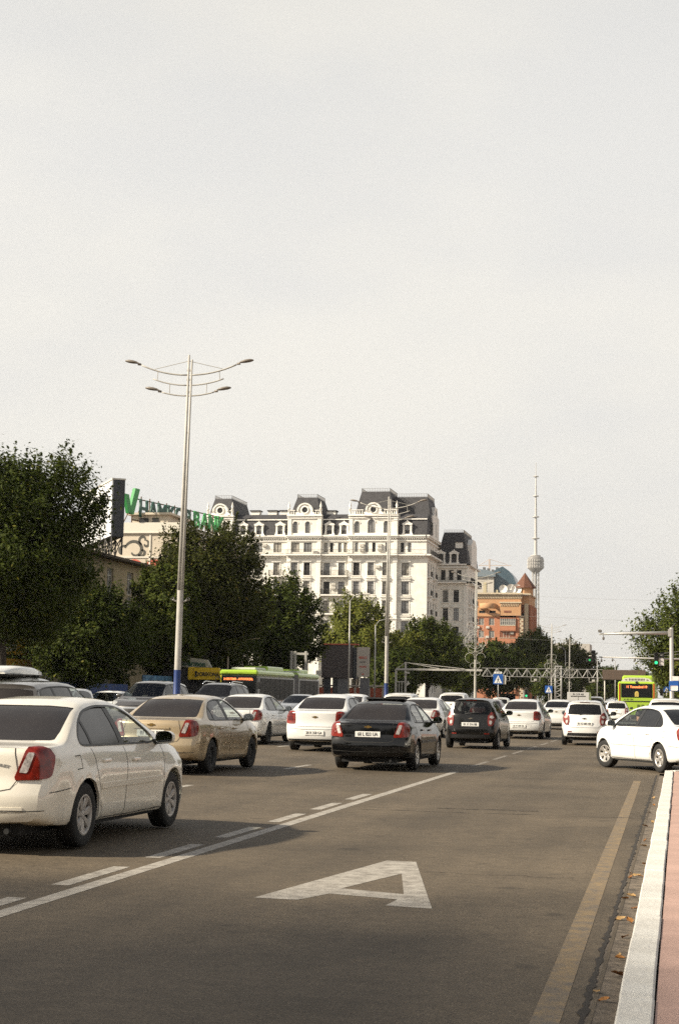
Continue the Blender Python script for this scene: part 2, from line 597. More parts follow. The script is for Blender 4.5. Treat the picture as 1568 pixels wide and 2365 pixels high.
def car_kit(s):
    """all meshes of one kind of car: list of (part name, mesh, material keys, parent part, location, rotation)"""
    kit = []
    bm = car_shell(s)
    bvh = BVHTree.FromBMesh(bm)
    me = bpy.data.meshes.new('shell'); bm.to_mesh(me); bm.free()
    o = bpy.data.objects.new('shell', me); COL.objects.link(o)
    sd = o.modifiers.new('s', 'SOLIDIFY'); sd.thickness = 0.028; sd.offset = -1; sd.material_offset = 1; sd.use_rim = False
    me.materials.append(mat('car_interior', (0.02, 0.02, 0.021), 0.8)); me.materials.append(mat('car_interior', (0.02, 0.02, 0.021), 0.8))
    # openings: wheel arches and side glass, then front and rear glass
    c1 = MB()
    for wy in (s['rear_axle'], s['front_axle']):
        for sg in (-1, 1):
            c1.prism([(wy + math.cos(a) * s['arch_r'], s['wheel_r'] + math.sin(a) * s['arch_r']) for a in np.linspace(0, 2 * math.pi, 40, endpoint=False)],
                     sg * (s['W'] / 2 - 0.30), sg * (s['W'] / 2 + 0.2), 'x')
    side = chaikin(s['side_glass'], 2)
    c1.prism(side, -1.5, 1.5, 'x')
    c2 = MB()
    rearp = chaikin(s['rear_glass'], 2, 0.06); frontp = chaikin(s['front_glass'], 2, 0.07)
    c2.prism(rearp, s['rear_cut'][0], s['rear_cut'][1], 'y')
    c2.prism(frontp, s['front_cut'][0], s['front_cut'][1], 'y')
    bool_cut(o, [c1, c2])
    bme = o.data
    bpy.data.objects.remove(o)
    bme.name = 'body'
    bme.polygons.foreach_set('use_smooth', [True] * len(bme.polygons))
    bme.set_sharp_from_angle(angle=R(34))
    bme.materials.clear()
    kit.append(('body', bme, ['paint', 'interior'], None))
    pr = {k: make_proj(k) for k in ('right', 'left', 'rear', 'front', 'top')}
    # glass
    kit.append(('rear_window', patch(bvh, rearp, pr['rear'], -0.006, 0.1), ['rear_glass'], None))
    kit.append(('windshield', patch(bvh, frontp, pr['front'], -0.006, 0.1), ['front_glass'], None))
    def clip(poly, lo, hi):
        b = bmesh.new(); b.faces.new([b.verts.new((p[0], p[1], 0)) for p in poly])
        for co, no in ((lo, (-1, 0, 0)), (hi, (1, 0, 0))):
            if co is None: continue
            (y, slant) = co
            n = Vector((no[0], no[0] * slant, 0))
            bmesh.ops.bisect_plane(b, geom=b.verts[:] + b.edges[:] + b.faces[:], plane_co=(y, 1.0, 0), plane_no=n, clear_outer=True, dist=1e-6)
        fs = b.faces[:]
        if not fs: return None
        f = max(fs, key=lambda q: q.calc_area())
        return [(v.co.x, v.co.y) for v in f.verts]
    cuts = s['pillars']            # (name of pane ahead, y, slant, half width) from front to rear
    hi = None
    panes = []
    for (pname, y, sl, hw) in cuts:
        panes.append((pname, clip(side, (y + hw, sl), hi)))
        hi = (y - hw, sl)
    panes.append((s['last_pane'], clip(side, None, hi)))
    pil = [clip(side, (y - hw - 0.004, sl), (y + hw + 0.004, sl)) for (_, y, sl, hw) in cuts]
    for sg, pn in ((1, 'right'), (-1, 'left')):
        for pname, pp in panes:
            if pp: kit.append((pname, patch(bvh, pp, pr[pn], -0.008, 0.12), [pname + '_glass'], None))
        for pp in pil:
            if pp: kit.append(('window_pillar', patch(bvh, pp, pr[pn], -0.004, 0.12, skirt=0.02), ['trim'], None))
        kit.append(('window_trim', ribbons(bvh, [(pr[pn], side, True)], 0.020, 0.004), ['trim'], None))
        kit.append(('panel_gap', ribbons(bvh, [(pr[pn], l, False) for l in s['side_gaps']], 0.008, 0.0035), ['gap'], None))
        for hy, hz in s['handles']:
            h = MB()
            p, n = cast(bvh, pr[pn], hy, hz)
            h.bbox(p.x - 0.01 if sg > 0 else p.x - 0.032, p.x + 0.032 if sg > 0 else p.x + 0.01, hy - 0.095, hy + 0.095, hz - 0.015, hz + 0.017, 0.008)
            kit.append(('door_handle', h.mesh('door_handle'), ['handle'], None))
        if s.get('molding'):
            z0, z1, ya, yb = s['molding']
            kit.append(('side_molding', patch(bvh, [(ya, z0), (yb, z0), (yb, z1), (ya, z1)], pr[pn], 0.014, 0.15, skirt=0.015), ['molding'], None))
        # mirror
        my, mz = s['mirror']
        p, n = cast(bvh, pr[pn], my, mz)
        m = MB()
        prof = [(0.0, -0.10), (0.035, -0.097), (0.06, -0.08), (0.074, -0.04), (0.08, 0.0), (0.078, 0.05), (0.078, 0.068)]
        vs = []; fs = []
        N = 16
        for (r, h) in prof:
            for k in range(N):
                a = 2 * math.pi * k / N
                ca, sa = math.cos(a), math.sin(a)
                e = 2.6
                rx = abs(ca) ** (2 / e) * math.copysign(1, ca) * r * 1.28; rzv = abs(sa) ** (2 / e) * math.copysign(1, sa) * r * 0.9
                vs.append((p.x + sg * (0.135 + rx * 1.0), my - h + 0.0, mz + 0.045 + rzv))
        for i in range(len(prof) - 1):
            for k in range(N): fs.append((i * N + k, i * N + (k + 1) % N, (i + 1) * N + (k + 1) % N, (i + 1) * N + k))
        m.add(vs, fs, True)
        kit.append(('mirror', m.mesh('mirror'), ['mirror_shell'], None))
        g = MB(); L = len(prof) - 1
        g.add([(v[0], v[1] + 0.006, v[2]) for v in vs[L * N:]], [tuple(range(N))])
        kit.append(('mirror_glass', g.mesh('mirror_glass'), ['mirror_glass'], 'mirror'))
        a = MB(); a.bbox(*( (p.x - 0.02, p.x + 0.09) if sg > 0 else (p.x - 0.09, p.x + 0.02)), my - 0.04, my + 0.07, mz - 0.03, mz + 0.025, 0.01)
        kit.append(('mirror_arm', a.mesh('mirror_arm'), ['trim'], 'mirror'))
    kit.append(('panel_gap', ribbons(bvh, [(pr['rear'], l, False) for l in s['rear_gaps']], 0.008, 0.0035), ['gap'], None))
    # lamps: outlines in (angle, height) round a point inside each corner
    for nm, key in (('tail_light', 'tail'), ('headlight', 'head')):
        if key not in s: continue
        for (poly, col, sub, off) in s[key]['pieces']:
            for sg in (1, -1):
                c = (sg * s[key]['c'][0], s[key]['c'][1])
                pp = poly if sg > 0 else [(-u, v) for u, v in reversed(poly)]
                kit.append((sub or nm, patch(bvh, chaikin(pp, 1, 0.10), make_proj('cyl', c), off, (0.07, 0.03), skirt=off + 0.01), [col], nm if sub else None))
    for (nm, face, poly, off, key) in s.get('decals', []):
        kit.append((nm, patch(bvh, poly, pr[face], off, 0.1, skirt=off + 0.004), [key], None))
    # number plate
    px, pz, pw, ph = s['plate']
    p, n = cast(bvh, pr['rear'], 0, pz)
    b = MB(); b.bbox(-pw / 2, pw / 2, p.y - 0.016, p.y + 0.01, pz - ph / 2, pz + ph / 2, 0.004)
    kit.append(('license_plate', b.mesh('license_plate'), ['plate'], None))
    s['plate_at'] = (0, p.y - 0.018, pz)
    # bow-tie emblem on the lid
    ez = s['emblem_z']; p, n = cast(bvh, pr['rear'], 0, ez)
    e = MB(); w, h = 0.075, 0.026
    e.prism([(-w * 0.95, ez - h * .45), (-w * .32, ez - h * .45), (-w * .42, ez - h), (w * .30, ez - h), (w * .40, ez - h * .45), (w, ez - h * .45), (w * .9, ez + h * .45), (w * .34, ez + h * .45), (w * .42, ez + h), (-w * .30, ez + h), (-w * .40, ez + h * .45), (-w * 1.05, ez + h * .45)][::-1], p.y - 0.012, p.y + 0.004, 'y')
    kit.append(('emblem', e.mesh('emblem'), ['emblem'], None))
    # underside, exhaust, cabin
    u = MB()
    u.box(-s['W'] / 2 + 0.30, s['W'] / 2 - 0.30, s['y0'] + 0.18, s['y1'] - 0.2, s['floor'] - 0.03, s['floor'] + 0.12)
    u.box(-s['W'] / 2 + 0.09, s['W'] / 2 - 0.09, s['rear_axle'] + s['arch_r'] + 0.03, s['front_axle'] - s['arch_r'] - 0.03, s['floor'] - 0.01, s['floor'] + 0.10)
    u.tube([(0, s['rear_axle'], s['wheel_r']), (s['W'] / 2 - 0.2, s['rear_axle'], s['wheel_r'])], 0.05); u.tube([(0, s['rear_axle'], s['wheel_r']), (-s['W'] / 2 + 0.2, s['rear_axle'], s['wheel_r'])], 0.05)
    u.tube([(s['W'] * 0.27, s['y0'] + 0.10, s['floor'] + 0.01), (s['W'] * 0.27, s['y0'] + 0.7, s['floor'] + 0.0)], 0.028)
    kit.append(('underbody', u.mesh('underbody'), ['under'], None))
    if s.get('cabin', True):
        fs = s['seat_y']
        for sx in (-0.37, 0.37):
            q = MB()
            q.bbox(sx - 0.24, sx + 0.24, fs - 0.02, fs + 0.5, 0.36, 0.56, 0.05)
            M = Matrix.Translation((sx, fs, 0.5)) @ Matrix.Rotation(R(14), 4, 'X')
            q.M = M
            q.bbox(-0.24, 0.24, -0.08, 0.07, 0, 0.58, 0.06)
            q.bbox(-0.13, 0.13, -0.06, 0.05, 0.62, 0.80, 0.04)
            q.box(-0.06, -0.045, -0.01, 0.01, 0.55, 0.65); q.box(0.045, 0.06, -0.01, 0.01, 0.55, 0.65)
            kit.append(('front_seat', q.mesh('front_seat'), ['seat'], None))
        q = MB(); rs = s['rear_seat_y']
        q.bbox(-0.62, 0.62, rs, rs + 0.5, 0.34, 0.54, 0.05)
        q.M = Matrix.Translation((0, rs, 0.48)) @ Matrix.Rotation(R(18), 4, 'X')
        q.bbox(-0.62, 0.62, -0.08, 0.08, 0, 0.50, 0.05)
        for sx in (-0.4, 0.4): q.bbox(sx - 0.13, sx + 0.13, -0.06, 0.05, 0.51, 0.66, 0.04)
        kit.append(('rear_seat', q.mesh('rear_seat'), ['seat'], None))
        q = MB(); dy = s['dash_y']
        q.bbox(-0.68, 0.68, dy, dy + 0.35, 0.55, s['dash_z'], 0.06)
        q.M = Matrix.Translation((-0.37, dy - 0.10, s['dash_z'] - 0.08)) @ Matrix.Rotation(R(-65), 4, 'X')
        q.lathe([(0.165, -0.014), (0.182, 0.0), (0.165, 0.014), (0.152, 0), (0.165, -0.014)], 20)
        q.tube([(-0.16, 0, 0), (0.16, 0, 0)], 0.018, 6)
        kit.append(('dashboard', q.mesh('dashboard'), ['seat'], None))
    return kit

def tyre_mesh(r, w, rim_r):
    m = MB()
    h = w / 2
    m.lathe([(rim_r - 0.01, -h * 0.9), (rim_r + 0.02, -h), (r - 0.03, -h * 1.02), (r - 0.006, -h * 0.86), (r, -h * 0.5), (r, h * 0.5), (r - 0.006, h * 0.86), (r - 0.03, h * 1.02), (rim_r + 0.02, h), (rim_r - 0.01, h * 0.9)], 40, 'x')
    return m.mesh('tyre')

def rim_mesh(rim_r, w, style):
    """outer face towards +X; slot 0 bright metal, slot 1 dark barrel"""
    m = MB(); h = w / 2
    m.cur = 0
    m.lathe([(rim_r + 0.004, h * 0.93), (rim_r - 0.012, h * 0.99), (rim_r - 0.028, h * 0.86), (rim_r - 0.034, h * 0.6)], 40, 'x')
    m.cur = 1
    m.lathe([(rim_r - 0.03, h * 0.62), (rim_r - 0.04, -h * 0.6), (0.02, -h * 0.6)], 24, 'x')
    m.lathe([(rim_r * 0.72, h * 0.1), (0.02, h * 0.12)], 24, 'x')
    m.cur = 0
    n = {'seven': 7, 'six': 6, 'multi': 10, 'steel': 0}[style]
    R0 = rim_r - 0.016
    for k in range(n):
        a = 2 * math.pi * k / n
        if style == 'six': prof = [(0.05, 0.055), (0.09, 0.042), (0.14, 0.05), (R0, 0.085)]
        elif style == 'seven': prof = [(0.03, 0.012), (0.07, 0.030), (0.13, 0.040), (R0, 0.046)]
        else: prof = [(0.03, 0.012), (0.1, 0.013), (R0, 0.02)]
        vs = []
        for (rr, hw) in prof:
            xo = h * (0.55 + 0.35 * (rr / R0)) if style != 'seven' else h * (0.72 + 0.18 * (rr / R0))
            for sgn, dx in ((-1, -0.012), (-0.7, 0.0), (0.7, 0.0), (1, -0.012)):
                t = sgn * hw
                y = rr * math.cos(a) - t * math.sin(a); z = rr * math.sin(a) + t * math.cos(a)
                vs.append((xo + dx, y, z))
        fs = []
        for i in range(len(prof) - 1):
            for j in range(3): fs.append((i * 4 + j, i * 4 + j + 1, (i + 1) * 4 + j + 1, (i + 1) * 4 + j))
        m.add(vs, fs)
    m.lathe([(0.052, h * 0.55), (0.05, h * 0.74), (0.03, h * 0.80), (0.001, h * 0.81)], 16, 'x')
    if style == 'steel':
        m.cur = 1
        m.lathe([(rim_r - 0.02, h * 0.55), (rim_r - 0.06, h * 0.5), (rim_r * 0.5, h * 0.62), (0.05, h * 0.5)], 24, 'x')
        for k in range(8):
            a = 2 * math.pi * k / 8
            m.cur = 0
            m.tube([(h * 0.5, 0.13 * math.cos(a), 0.13 * math.sin(a)), (h * 0.58, 0.13 * math.cos(a), 0.13 * math.sin(a))], 0.012, 6)
    return m.mesh('rim')

def paint(name, col, rough=0.28, metal=0.0, dust=0.12, coat=1.0):
    return mat('paint_' + name, col, rough, metal, coat, var=dust, vscale=1.3, detail=6)

def car_mats():
    d = {
        'interior': mat('car_interior', (0.02, 0.02, 0.021), 0.8),
        'tint': mat('tinted_glass', (0.010, 0.010, 0.011), 0.08, spec=0.3, var=0.3, vscale=2.0),
        'dusty': mat('dusty_tinted_glass', (0.024, 0.020, 0.018), 0.16, spec=0.35, var=0.25, vscale=1.4),
        'clear': clear_glass('clear_glass'),
        'smoked': clear_glass('smoked_glass', (0.22, 0.22, 0.22), 0.03),
        'trim': mat('black_trim', (0.015, 0.015, 0.016), 0.45),
        'gap': mat('panel_gap', (0.03, 0.028, 0.025), 0.9),
        'plate': mat('plate_white', (0.78, 0.77, 0.73), 0.4),
        'plate_text': mat('plate_black', (0.02, 0.02, 0.025), 0.5),
        'emblem': mat('emblem_gold', (0.55, 0.36, 0.12), 0.25, 0.9),
        'chrome': mat('chrome', (0.75, 0.74, 0.72), 0.12, 1.0),
        'under': mat('underbody', (0.012, 0.012, 0.012), 0.9),
        'seat': mat('seat_fabric', (0.03, 0.028, 0.026), 0.9),
        'red': mat('lamp_red', (0.21, 0.014, 0.006), 0.25, coat=0.35, var=0.5, vscale=14, detail=2),
        'red_dark': mat('lamp_dark_red', (0.10, 0.008, 0.006), 0.2, coat=0.4, var=0.3, vscale=16),
        'amber': mat('lamp_amber', (0.6, 0.16, 0.03), 0.2, coat=1.0),
        'lens': mat('lamp_clear', (0.55, 0.5, 0.47), 0.15, coat=1.0, var=0.5, vscale=30),
        'brake_lit': mat('brake_lit', (1.0, 0.18, 0.10), 0.3, emit=2.2),
        'head': mat('headlamp', (0.5, 0.5, 0.48), 0.08, 0.3, coat=1.0, var=0.6, vscale=12),
        'mirror_glass': mat('mirror_glass', (0.6, 0.62, 0.62), 0.03, 1.0),
        'tyre': mat('tyre_rubber', (0.018, 0.017, 0.016), 0.85, var=0.3, vscale=8),
        'alloy': mat('wheel_alloy', (0.55, 0.52, 0.48), 0.35, 0.7, var=0.25, vscale=10),
        'hub': mat('wheel_cover_grey', (0.42, 0.39, 0.36), 0.4, 0.3, var=0.3, vscale=10),
        'barrel': mat('wheel_barrel', (0.02, 0.02, 0.02), 0.7),
        'grille': mat('grille_black', (0.012, 0.012, 0.013), 0.5),
    }
    return d

# ---- kinds of car -------------------------------------------------
def spec_sedan():
    return dict(
        W=1.725, y0=-2.36, y1=2.155, rear_axle=-1.30, front_axle=1.30, wheel_r=0.31, arch_r=0.355, tyre_w=0.195, rim_r=0.195, floor=0.20,
        top=[(-2.40, .965), (-2.2, .985), (-1.85, .995), (-1.66, 1.01), (-1.05, 1.325), (-.75, 1.41), (-.3, 1.445), (.08, 1.438), (.42, 1.385), (1.26, .985), (1.38, .955), (1.9, .855), (2.1, .76), (2.2, .66)],
        belt=[(-2.4, .925), (-1.6, .95), (-.6, .935), (.6, .905), (1.25, .885), (1.9, .77), (2.2, .60)],
        bottom=[(-2.4, .29), (-2.1, .24), (-1.7, .21), (1.6, .185), (2.2, .22)],
        plan=[(-2.4, .74), (-2.27, .80), (-2.05, .84), (-1.3, .8625), (1.3, .8625), (1.75, .84), (2.0, .78), (2.2, .66)],
        rear_off=[(.18, .12), (.27, .05), (.36, .008), (.42, .0), (.56, .0), (.615, .012), (.645, .055), (.80, .07), (.92, .085), (.99, .13)], rear_curve=0.13,
        front_off=[(.18, .08), (.3, .01), (.5, 0), (.62, .03), (.75, .12)], front_curve=0.22, end_decay=0.55,
        roof_w=.565, gh=.50, crease=lambda y: 0.70 + 0.012 * y,
        side_glass=[(1.02, .955), (.42, 1.28), (.12, 1.345), (-.45, 1.352), (-.85, 1.305), (-1.12, 1.20), (-1.33, 1.05), (-1.33, .975), (-1.0, .968), (0, .962)],
        rear_glass=[(-.655, 1.02), (.655, 1.02), (.545, 1.335), (.3, 1.352), (-.3, 1.352), (-.545, 1.335)], rear_cut=(-2.3, -.62),
        front_glass=[(-.68, .995), (.68, .995), (.545, 1.35), (.3, 1.365), (-.3, 1.365), (-.545, 1.35)], front_cut=(.2, 1.9),
        pillars=[('front_door_window', -.16, .10, .06), ('rear_door_window', -1.02, .10, .022)], last_pane='quarter_window',
        side_gaps=[[(-.20, .25), (-.19, .60), (-.17, .94)], [(.93, .28), (.97, .60), (1.03, .93)], [(-.90, .30), (-.98, .62), (-1.06, .80), (-1.10, .94)], [(-.86, .255), (0, .245), (.92, .255)],
                   [(-2.10, .56), (-1.86, .575), (-1.68, .585)], [(-1.56, .88), (-1.44, .885), (-1.42, .76), (-1.54, .755)], [(1.62, .30), (1.74, .62)]],
        handles=[(.06, .80), (-.80, .815)], molding=(.545, .595, -.93, .93), mirror=(.88, .965),
        rear_gaps=[[(-.50, .965), (-.56, .70), (-.50, .595), (-.40, .575), (.40, .575), (.50, .595), (.56, .70), (.50, .965)], [(-.78, .40), (-.3, .385), (.3, .385), (.78, .40)]],
        tail=dict(c=(.45, -1.75), pieces=[
            ([(2.30, .72), (2.18, .89), (2.28, .955), (2.52, .975), (2.80, .965), (3.02, .675), (2.6, .68), (2.38, .695)], 'red', None, .016),
            ([(2.64, .925), (2.77, .925), (2.92, .745), (2.77, .74)], 'lens', 'reverse_lamp', .021)]),
        head=dict(c=(.45, 1.6), pieces=[([(.15, .60), (.2, .76), (.7, .83), (1.3, .82), (1.2, .68), (.6, .60)], 'head', None, .012)]),
        decals=[('rear_bumper_strip', 'rear', [(-.62, .405), (.62, .405), (.62, .43), (-.62, .43)], .006, 'paint'),
                ('garnish', 'rear', [(-.34, .815), (.34, .815), (.34, .845), (-.34, .845)], .016, 'lid_trim'),
                ('grille', 'front', [(-.38, .56), (.38, .56), (.42, .68), (-.42, .68)], .006, 'grille'), ('lower_grille', 'front', [(-.5, .28), (.5, .28), (.55, .42), (-.55, .42)], .005, 'grille')],
        plate=(0, .735, .52, .115), emblem_z=.885, seat_y=-.12, rear_seat_y=-1.0, dash_y=.62, dash_z=.93)

def spec_notch():
    s = spec_sedan()
    s.update(W=1.735, y0=-2.28, y1=2.19, rear_axle=-1.31, front_axle=1.31, wheel_r=.315, arch_r=.36,
        top=[(-2.32, 1.035), (-2.15, 1.065), (-1.9, 1.075), (-1.68, 1.085), (-1.1, 1.385), (-.8, 1.47), (-.3, 1.514), (.1, 1.505), (.45, 1.44), (1.3, 1.02), (1.4, .995), (1.9, .90), (2.12, .80), (2.22, .70)],
        belt=[(-2.4, .99), (-1.6, 1.01), (-.6, .985), (.6, .95), (1.25, .92), (1.9, .80), (2.2, .62)],
        plan=[(-2.32, .735), (-2.2, .805), (-2.0, .845), (-1.3, .8675), (1.3, .8675), (1.75, .85), (2.0, .79), (2.22, .68)],
        rear_off=[(.2, .10), (.3, .03), (.38, 0), (.60, .0), (.66, .02), (.70, .06), (.9, .065), (1.0, .07), (1.06, .11)], rear_curve=.13,
        side_glass=[(1.05, 1.0), (.45, 1.33), (.12, 1.405), (-.45, 1.415), (-.88, 1.36), (-1.15, 1.25), (-1.33, 1.12), (-1.32, 1.045), (-1.0, 1.03), (0, 1.015)],
        rear_glass=[(-.64, 1.105), (.64, 1.105), (.55, 1.395), (.3, 1.415), (-.3, 1.415), (-.55, 1.395)], rear_cut=(-2.3, -.7),
        front_glass=[(-.68, 1.03), (.68, 1.03), (.55, 1.40), (.3, 1.42), (-.3, 1.42), (-.55, 1.40)], front_cut=(.2, 1.9),
        tail=dict(c=(.45, -1.70), pieces=[
            ([(2.30, .74), (2.26, .96), (2.42, 1.035), (2.70, 1.045), (2.92, 1.03), (2.96, .72), (2.6, .71)], 'red', None, .012),
            ([(2.48, .80), (2.48, .92), (2.78, .93), (2.80, .80)], 'red_dark', 'lamp_bowl', .018), ([(2.5, .95), (2.52, 1.0), (2.8, 1.0), (2.8, .95)], 'red_dark', 'lamp_bowl', .018)]),
        handles=[(.06, .86), (-.82, .875)], molding=None, mirror=(.92, 1.01),
        rear_gaps=[[(-.56, 1.065), (-.60, .80), (-.55, .665), (-.42, .645), (.42, .645), (.55, .665), (.60, .80), (.56, 1.065)], [(-.72, .60), (-.3, .575), (.3, .575), (.72, .60)]],
        decals=[('plate_recess', 'rear', [(-.42, .40), (.42, .40), (.50, .57), (-.50, .57)], .002, 'paint2'), ('bumper_skirt', 'rear', [(-.70, .285), (.70, .285), (.72, .325), (-.72, .325)], .004, 'trim'),
                ('grille', 'front', [(-.42, .52), (.42, .52), (.46, .72), (-.46, .72)], .006, 'grille'), ('lower_grille', 'front', [(-.5, .28), (.5, .28), (.55, .42), (-.55, .42)], .005, 'grille')],
        plate=(0, .485, .52, .115), emblem_z=.90, dash_z=.97)
    return s

def spec_hatch():
    s = spec_sedan()
    s.update(W=1.597, y0=-1.79, y1=1.86, rear_axle=-1.19, front_axle=1.19, wheel_r=.29, arch_r=.33, rim_r=.18, tyre_w=.165,
        top=[(-1.85, 1.465), (-1.5, 1.49), (-1.1, 1.51), (-.5, 1.52), (.05, 1.50), (.35, 1.445), (1.18, 1.03), (1.3, 1.0), (1.62, .90), (1.78, .80), (1.9, .66)],
        belt=[(-1.85, 1.02), (-1.2, 1.02), (0, .97), (1.1, .93), (1.6, .80), (1.9, .60)],
        bottom=[(-1.85, .30), (-1.6, .24), (1.5, .20), (1.9, .23)],
        plan=[(-1.85, .66), (-1.72, .725), (-1.5, .765), (-1.1, .7985), (1.1, .7985), (1.5, .775), (1.75, .70), (1.9, .62)],
        rear_off=[(.2, .10), (.3, .03), (.4, 0), (.62, .0), (.72, .03), (.85, .045), (1.0, .08), (1.30, .20), (1.42, .24), (1.48, .22), (1.52, .30)], rear_curve=.15, end_decay=.75,
        front_off=[(.18, .08), (.3, .01), (.5, 0), (.62, .03), (.75, .12)], front_curve=.2,
        roof_w=.53, gh=.5, crease=lambda y: 0.74 - 0.03 * y,
        side_glass=[(1.0, 1.005), (.42, 1.32), (.1, 1.40), (-.4, 1.42), (-.85, 1.40), (-1.18, 1.33), (-1.24, 1.16), (-1.0, 1.085), (0, 1.02)],
        rear_glass=[(-.58, 1.03), (.58, 1.03), (.50, 1.36), (.3, 1.385), (-.3, 1.385), (-.50, 1.36)], rear_cut=(-2.4, -1.12),
        front_glass=[(-.64, 1.04), (.64, 1.04), (.52, 1.40), (.3, 1.42), (-.3, 1.42), (-.52, 1.40)], front_cut=(.1, 1.9),
        pillars=[('front_door_window', -.22, .10, .045)], last_pane='rear_door_window',
        side_gaps=[[(-.26, .27), (-.25, .62), (-.23, 1.0)], [(.80, .28), (.86, .60), (.92, .97)], [(-.78, .32), (-.95, .66), (-1.08, 1.0)], [(-.78, .265), (.8, .265)]],
        handles=[(-.02, .87)], molding=None, mirror=(.80, 1.02),
        rear_gaps=[[(-.56, 1.40), (-.62, 1.0), (-.58, .74), (-.46, .60), (.46, .60), (.58, .74), (.62, 1.0), (.56, 1.40)]],
        tail=dict(c=(.40, -1.25), pieces=[
            ([(2.30, .86), (2.22, 1.02), (2.36, 1.10), (2.62, 1.09), (2.86, .98), (2.90, .80), (2.84, .68), (2.60, .68)], 'red', None, .018),
            ([(2.44, .93), (2.50, .99), (2.72, .99), (2.76, .93), (2.6, .90)], 'lens', 'lamp_bowl', .024), ([(2.62, .76), (2.60, .84), (2.78, .85), (2.80, .76), (2.7, .72)], 'lens', 'lamp_bowl', .024)]),
        head=dict(c=(.42, 1.3), pieces=[([(.2, .62), (.25, .80), (.8, .95), (1.4, .97), (1.2, .78), (.6, .62)], 'head', None, .012)]),
        decals=[('plate_recess', 'rear', [(-.40, .65), (.40, .65), (.44, .80), (-.44, .80)], .002, 'paint2'), ('bumper_skirt', 'rear', [(-.60, .32), (.60, .32), (.56, .42), (-.56, .42)], .005, 'trim'),
                ('reflector', 'rear', [(-.56, .44), (-.42, .44), (-.42, .475), (-.56, .475)], .006, 'red'), ('reflector', 'rear', [(.42, .44), (.56, .44), (.56, .475), (.42, .475)], .006, 'red'),
                ('wiper', 'rear', [(-.16, 1.015), (.02, 1.05), (.24, 1.065), (.24, 1.08), (.02, 1.075), (-.18, 1.04)], .016, 'trim'), ('brake_strip', 'rear', [(-.16, 1.435), (.16, 1.435), (.16, 1.45), (-.16, 1.45)], .008, 'red_dark'),
                ('grille', 'front', [(-.36, .50), (.36, .50), (.40, .70), (-.40, .70)], .006, 'grille')],
        plate=(0, .725, .52, .115), emblem_z=.90, seat_y=-.2, rear_seat_y=-.98, dash_y=.52, dash_z=.99)
    return s

def spec_wagon():
    """tall estate / sport utility body"""
    s = spec_sedan()
    s.update(W=1.87, y0=-2.32, y1=2.38, rear_axle=-1.36, front_axle=1.36, wheel_r=.36, arch_r=.415, rim_r=.225, tyre_w=.225, floor=.28,
        top=[(-2.40, 1.70), (-2.1, 1.735), (-1.4, 1.78), (-.5, 1.80), (.1, 1.77), (.42, 1.71), (1.2, 1.20), (1.32, 1.17), (1.9, 1.10), (2.2, 1.03), (2.42, .86)],
        belt=[(-2.4, 1.18), (-1.2, 1.16), (0, 1.13), (1.2, 1.09), (1.9, 1.02), (2.42, .78)],
        bottom=[(-2.4, .40), (-2.0, .32), (1.9, .28), (2.4, .33)],
        plan=[(-2.4, .78), (-2.25, .86), (-2.0, .905), (-1.3, .935), (1.4, .935), (1.9, .92), (2.2, .87), (2.42, .78)],
        rear_off=[(.3, .10), (.42, .02), (.5, 0), (.72, .0), (.80, .05), (1.1, .06), (1.25, .09), (1.62, .26), (1.70, .24), (1.8, .3)], rear_curve=.14, end_decay=.8,
        front_off=[(.3, .08), (.42, .01), (.7, 0), (.85, .04), (1.0, .12)], front_curve=.18,
        roof_w=.63, gh=.58, crease=lambda y: 0.95,
        side_glass=[(1.08, 1.19), (.50, 1.56), (.2, 1.655), (-.5, 1.685), (-1.4, 1.66), (-1.86, 1.60), (-1.95, 1.42), (-1.75, 1.225), (0, 1.195)],
        rear_glass=[(-.68, 1.24), (.68, 1.24), (.60, 1.58), (.3, 1.61), (-.3, 1.61), (-.60, 1.58)], rear_cut=(-2.9, -1.75),
        front_glass=[(-.76, 1.215), (.76, 1.215), (.62, 1.66), (.3, 1.69), (-.3, 1.69), (-.62, 1.66)], front_cut=(.0, 2.2),
        pillars=[('front_door_window', -.12, .08, .045), ('rear_door_window', -1.14, .06, .05)], last_pane='quarter_window',
        side_gaps=[[(-.16, .36), (-.15, .75), (-.12, 1.17)], [(.95, .36), (1.0, .75), (1.05, 1.16)], [(-.92, .42), (-1.02, .80), (-1.14, 1.18)], [(-.9, .36), (.95, .36)]],
        handles=[(.08, 1.03), (-.86, 1.05)], molding=(.60, .68, -.92, .93), mirror=(.86, 1.21),
        rear_gaps=[[(-.66, 1.60), (-.76, 1.2), (-.72, .86), (.72, .86), (.76, 1.2), (.66, 1.60)]],
        tail=dict(c=(.5, -1.7), pieces=[([(2.30, 1.0), (2.2, 1.2), (2.45, 1.24), (2.72, 1.22), (2.82, .92), (2.5, .90)], 'red', None, .016), ([(2.45, .98), (2.45, 1.06), (2.68, 1.06), (2.7, .98)], 'lens', 'reverse_lamp', .02)]),
        head=dict(c=(.5, 1.8), pieces=[([(.35, .86), (.3, 1.0), (.7, 1.05), (1.35, 1.06), (1.3, .94), (.7, .85)], 'head', None, .014)]),
        decals=[('bumper_skirt', 'rear', [(-.74, .42), (.74, .42), (.74, .54), (-.74, .54)], .006, 'trim'), ('grille', 'front', [(-.44, .62), (.44, .62), (.50, .92), (-.50, .92)], .006, 'grille'),
                ('grille_bar', 'front', [(-.60, .80), (.60, .80), (.62, .85), (-.62, .85)], .016, 'chrome'), ('lower_grille', 'front', [(-.62, .38), (.62, .38), (.66, .54), (-.66, .54)], .006, 'grille')],
        plate=(0, .93, .52, .115), emblem_z=1.10, seat_y=-.1, rear_seat_y=-1.05, dash_y=.66, dash_z=1.15)
    return s

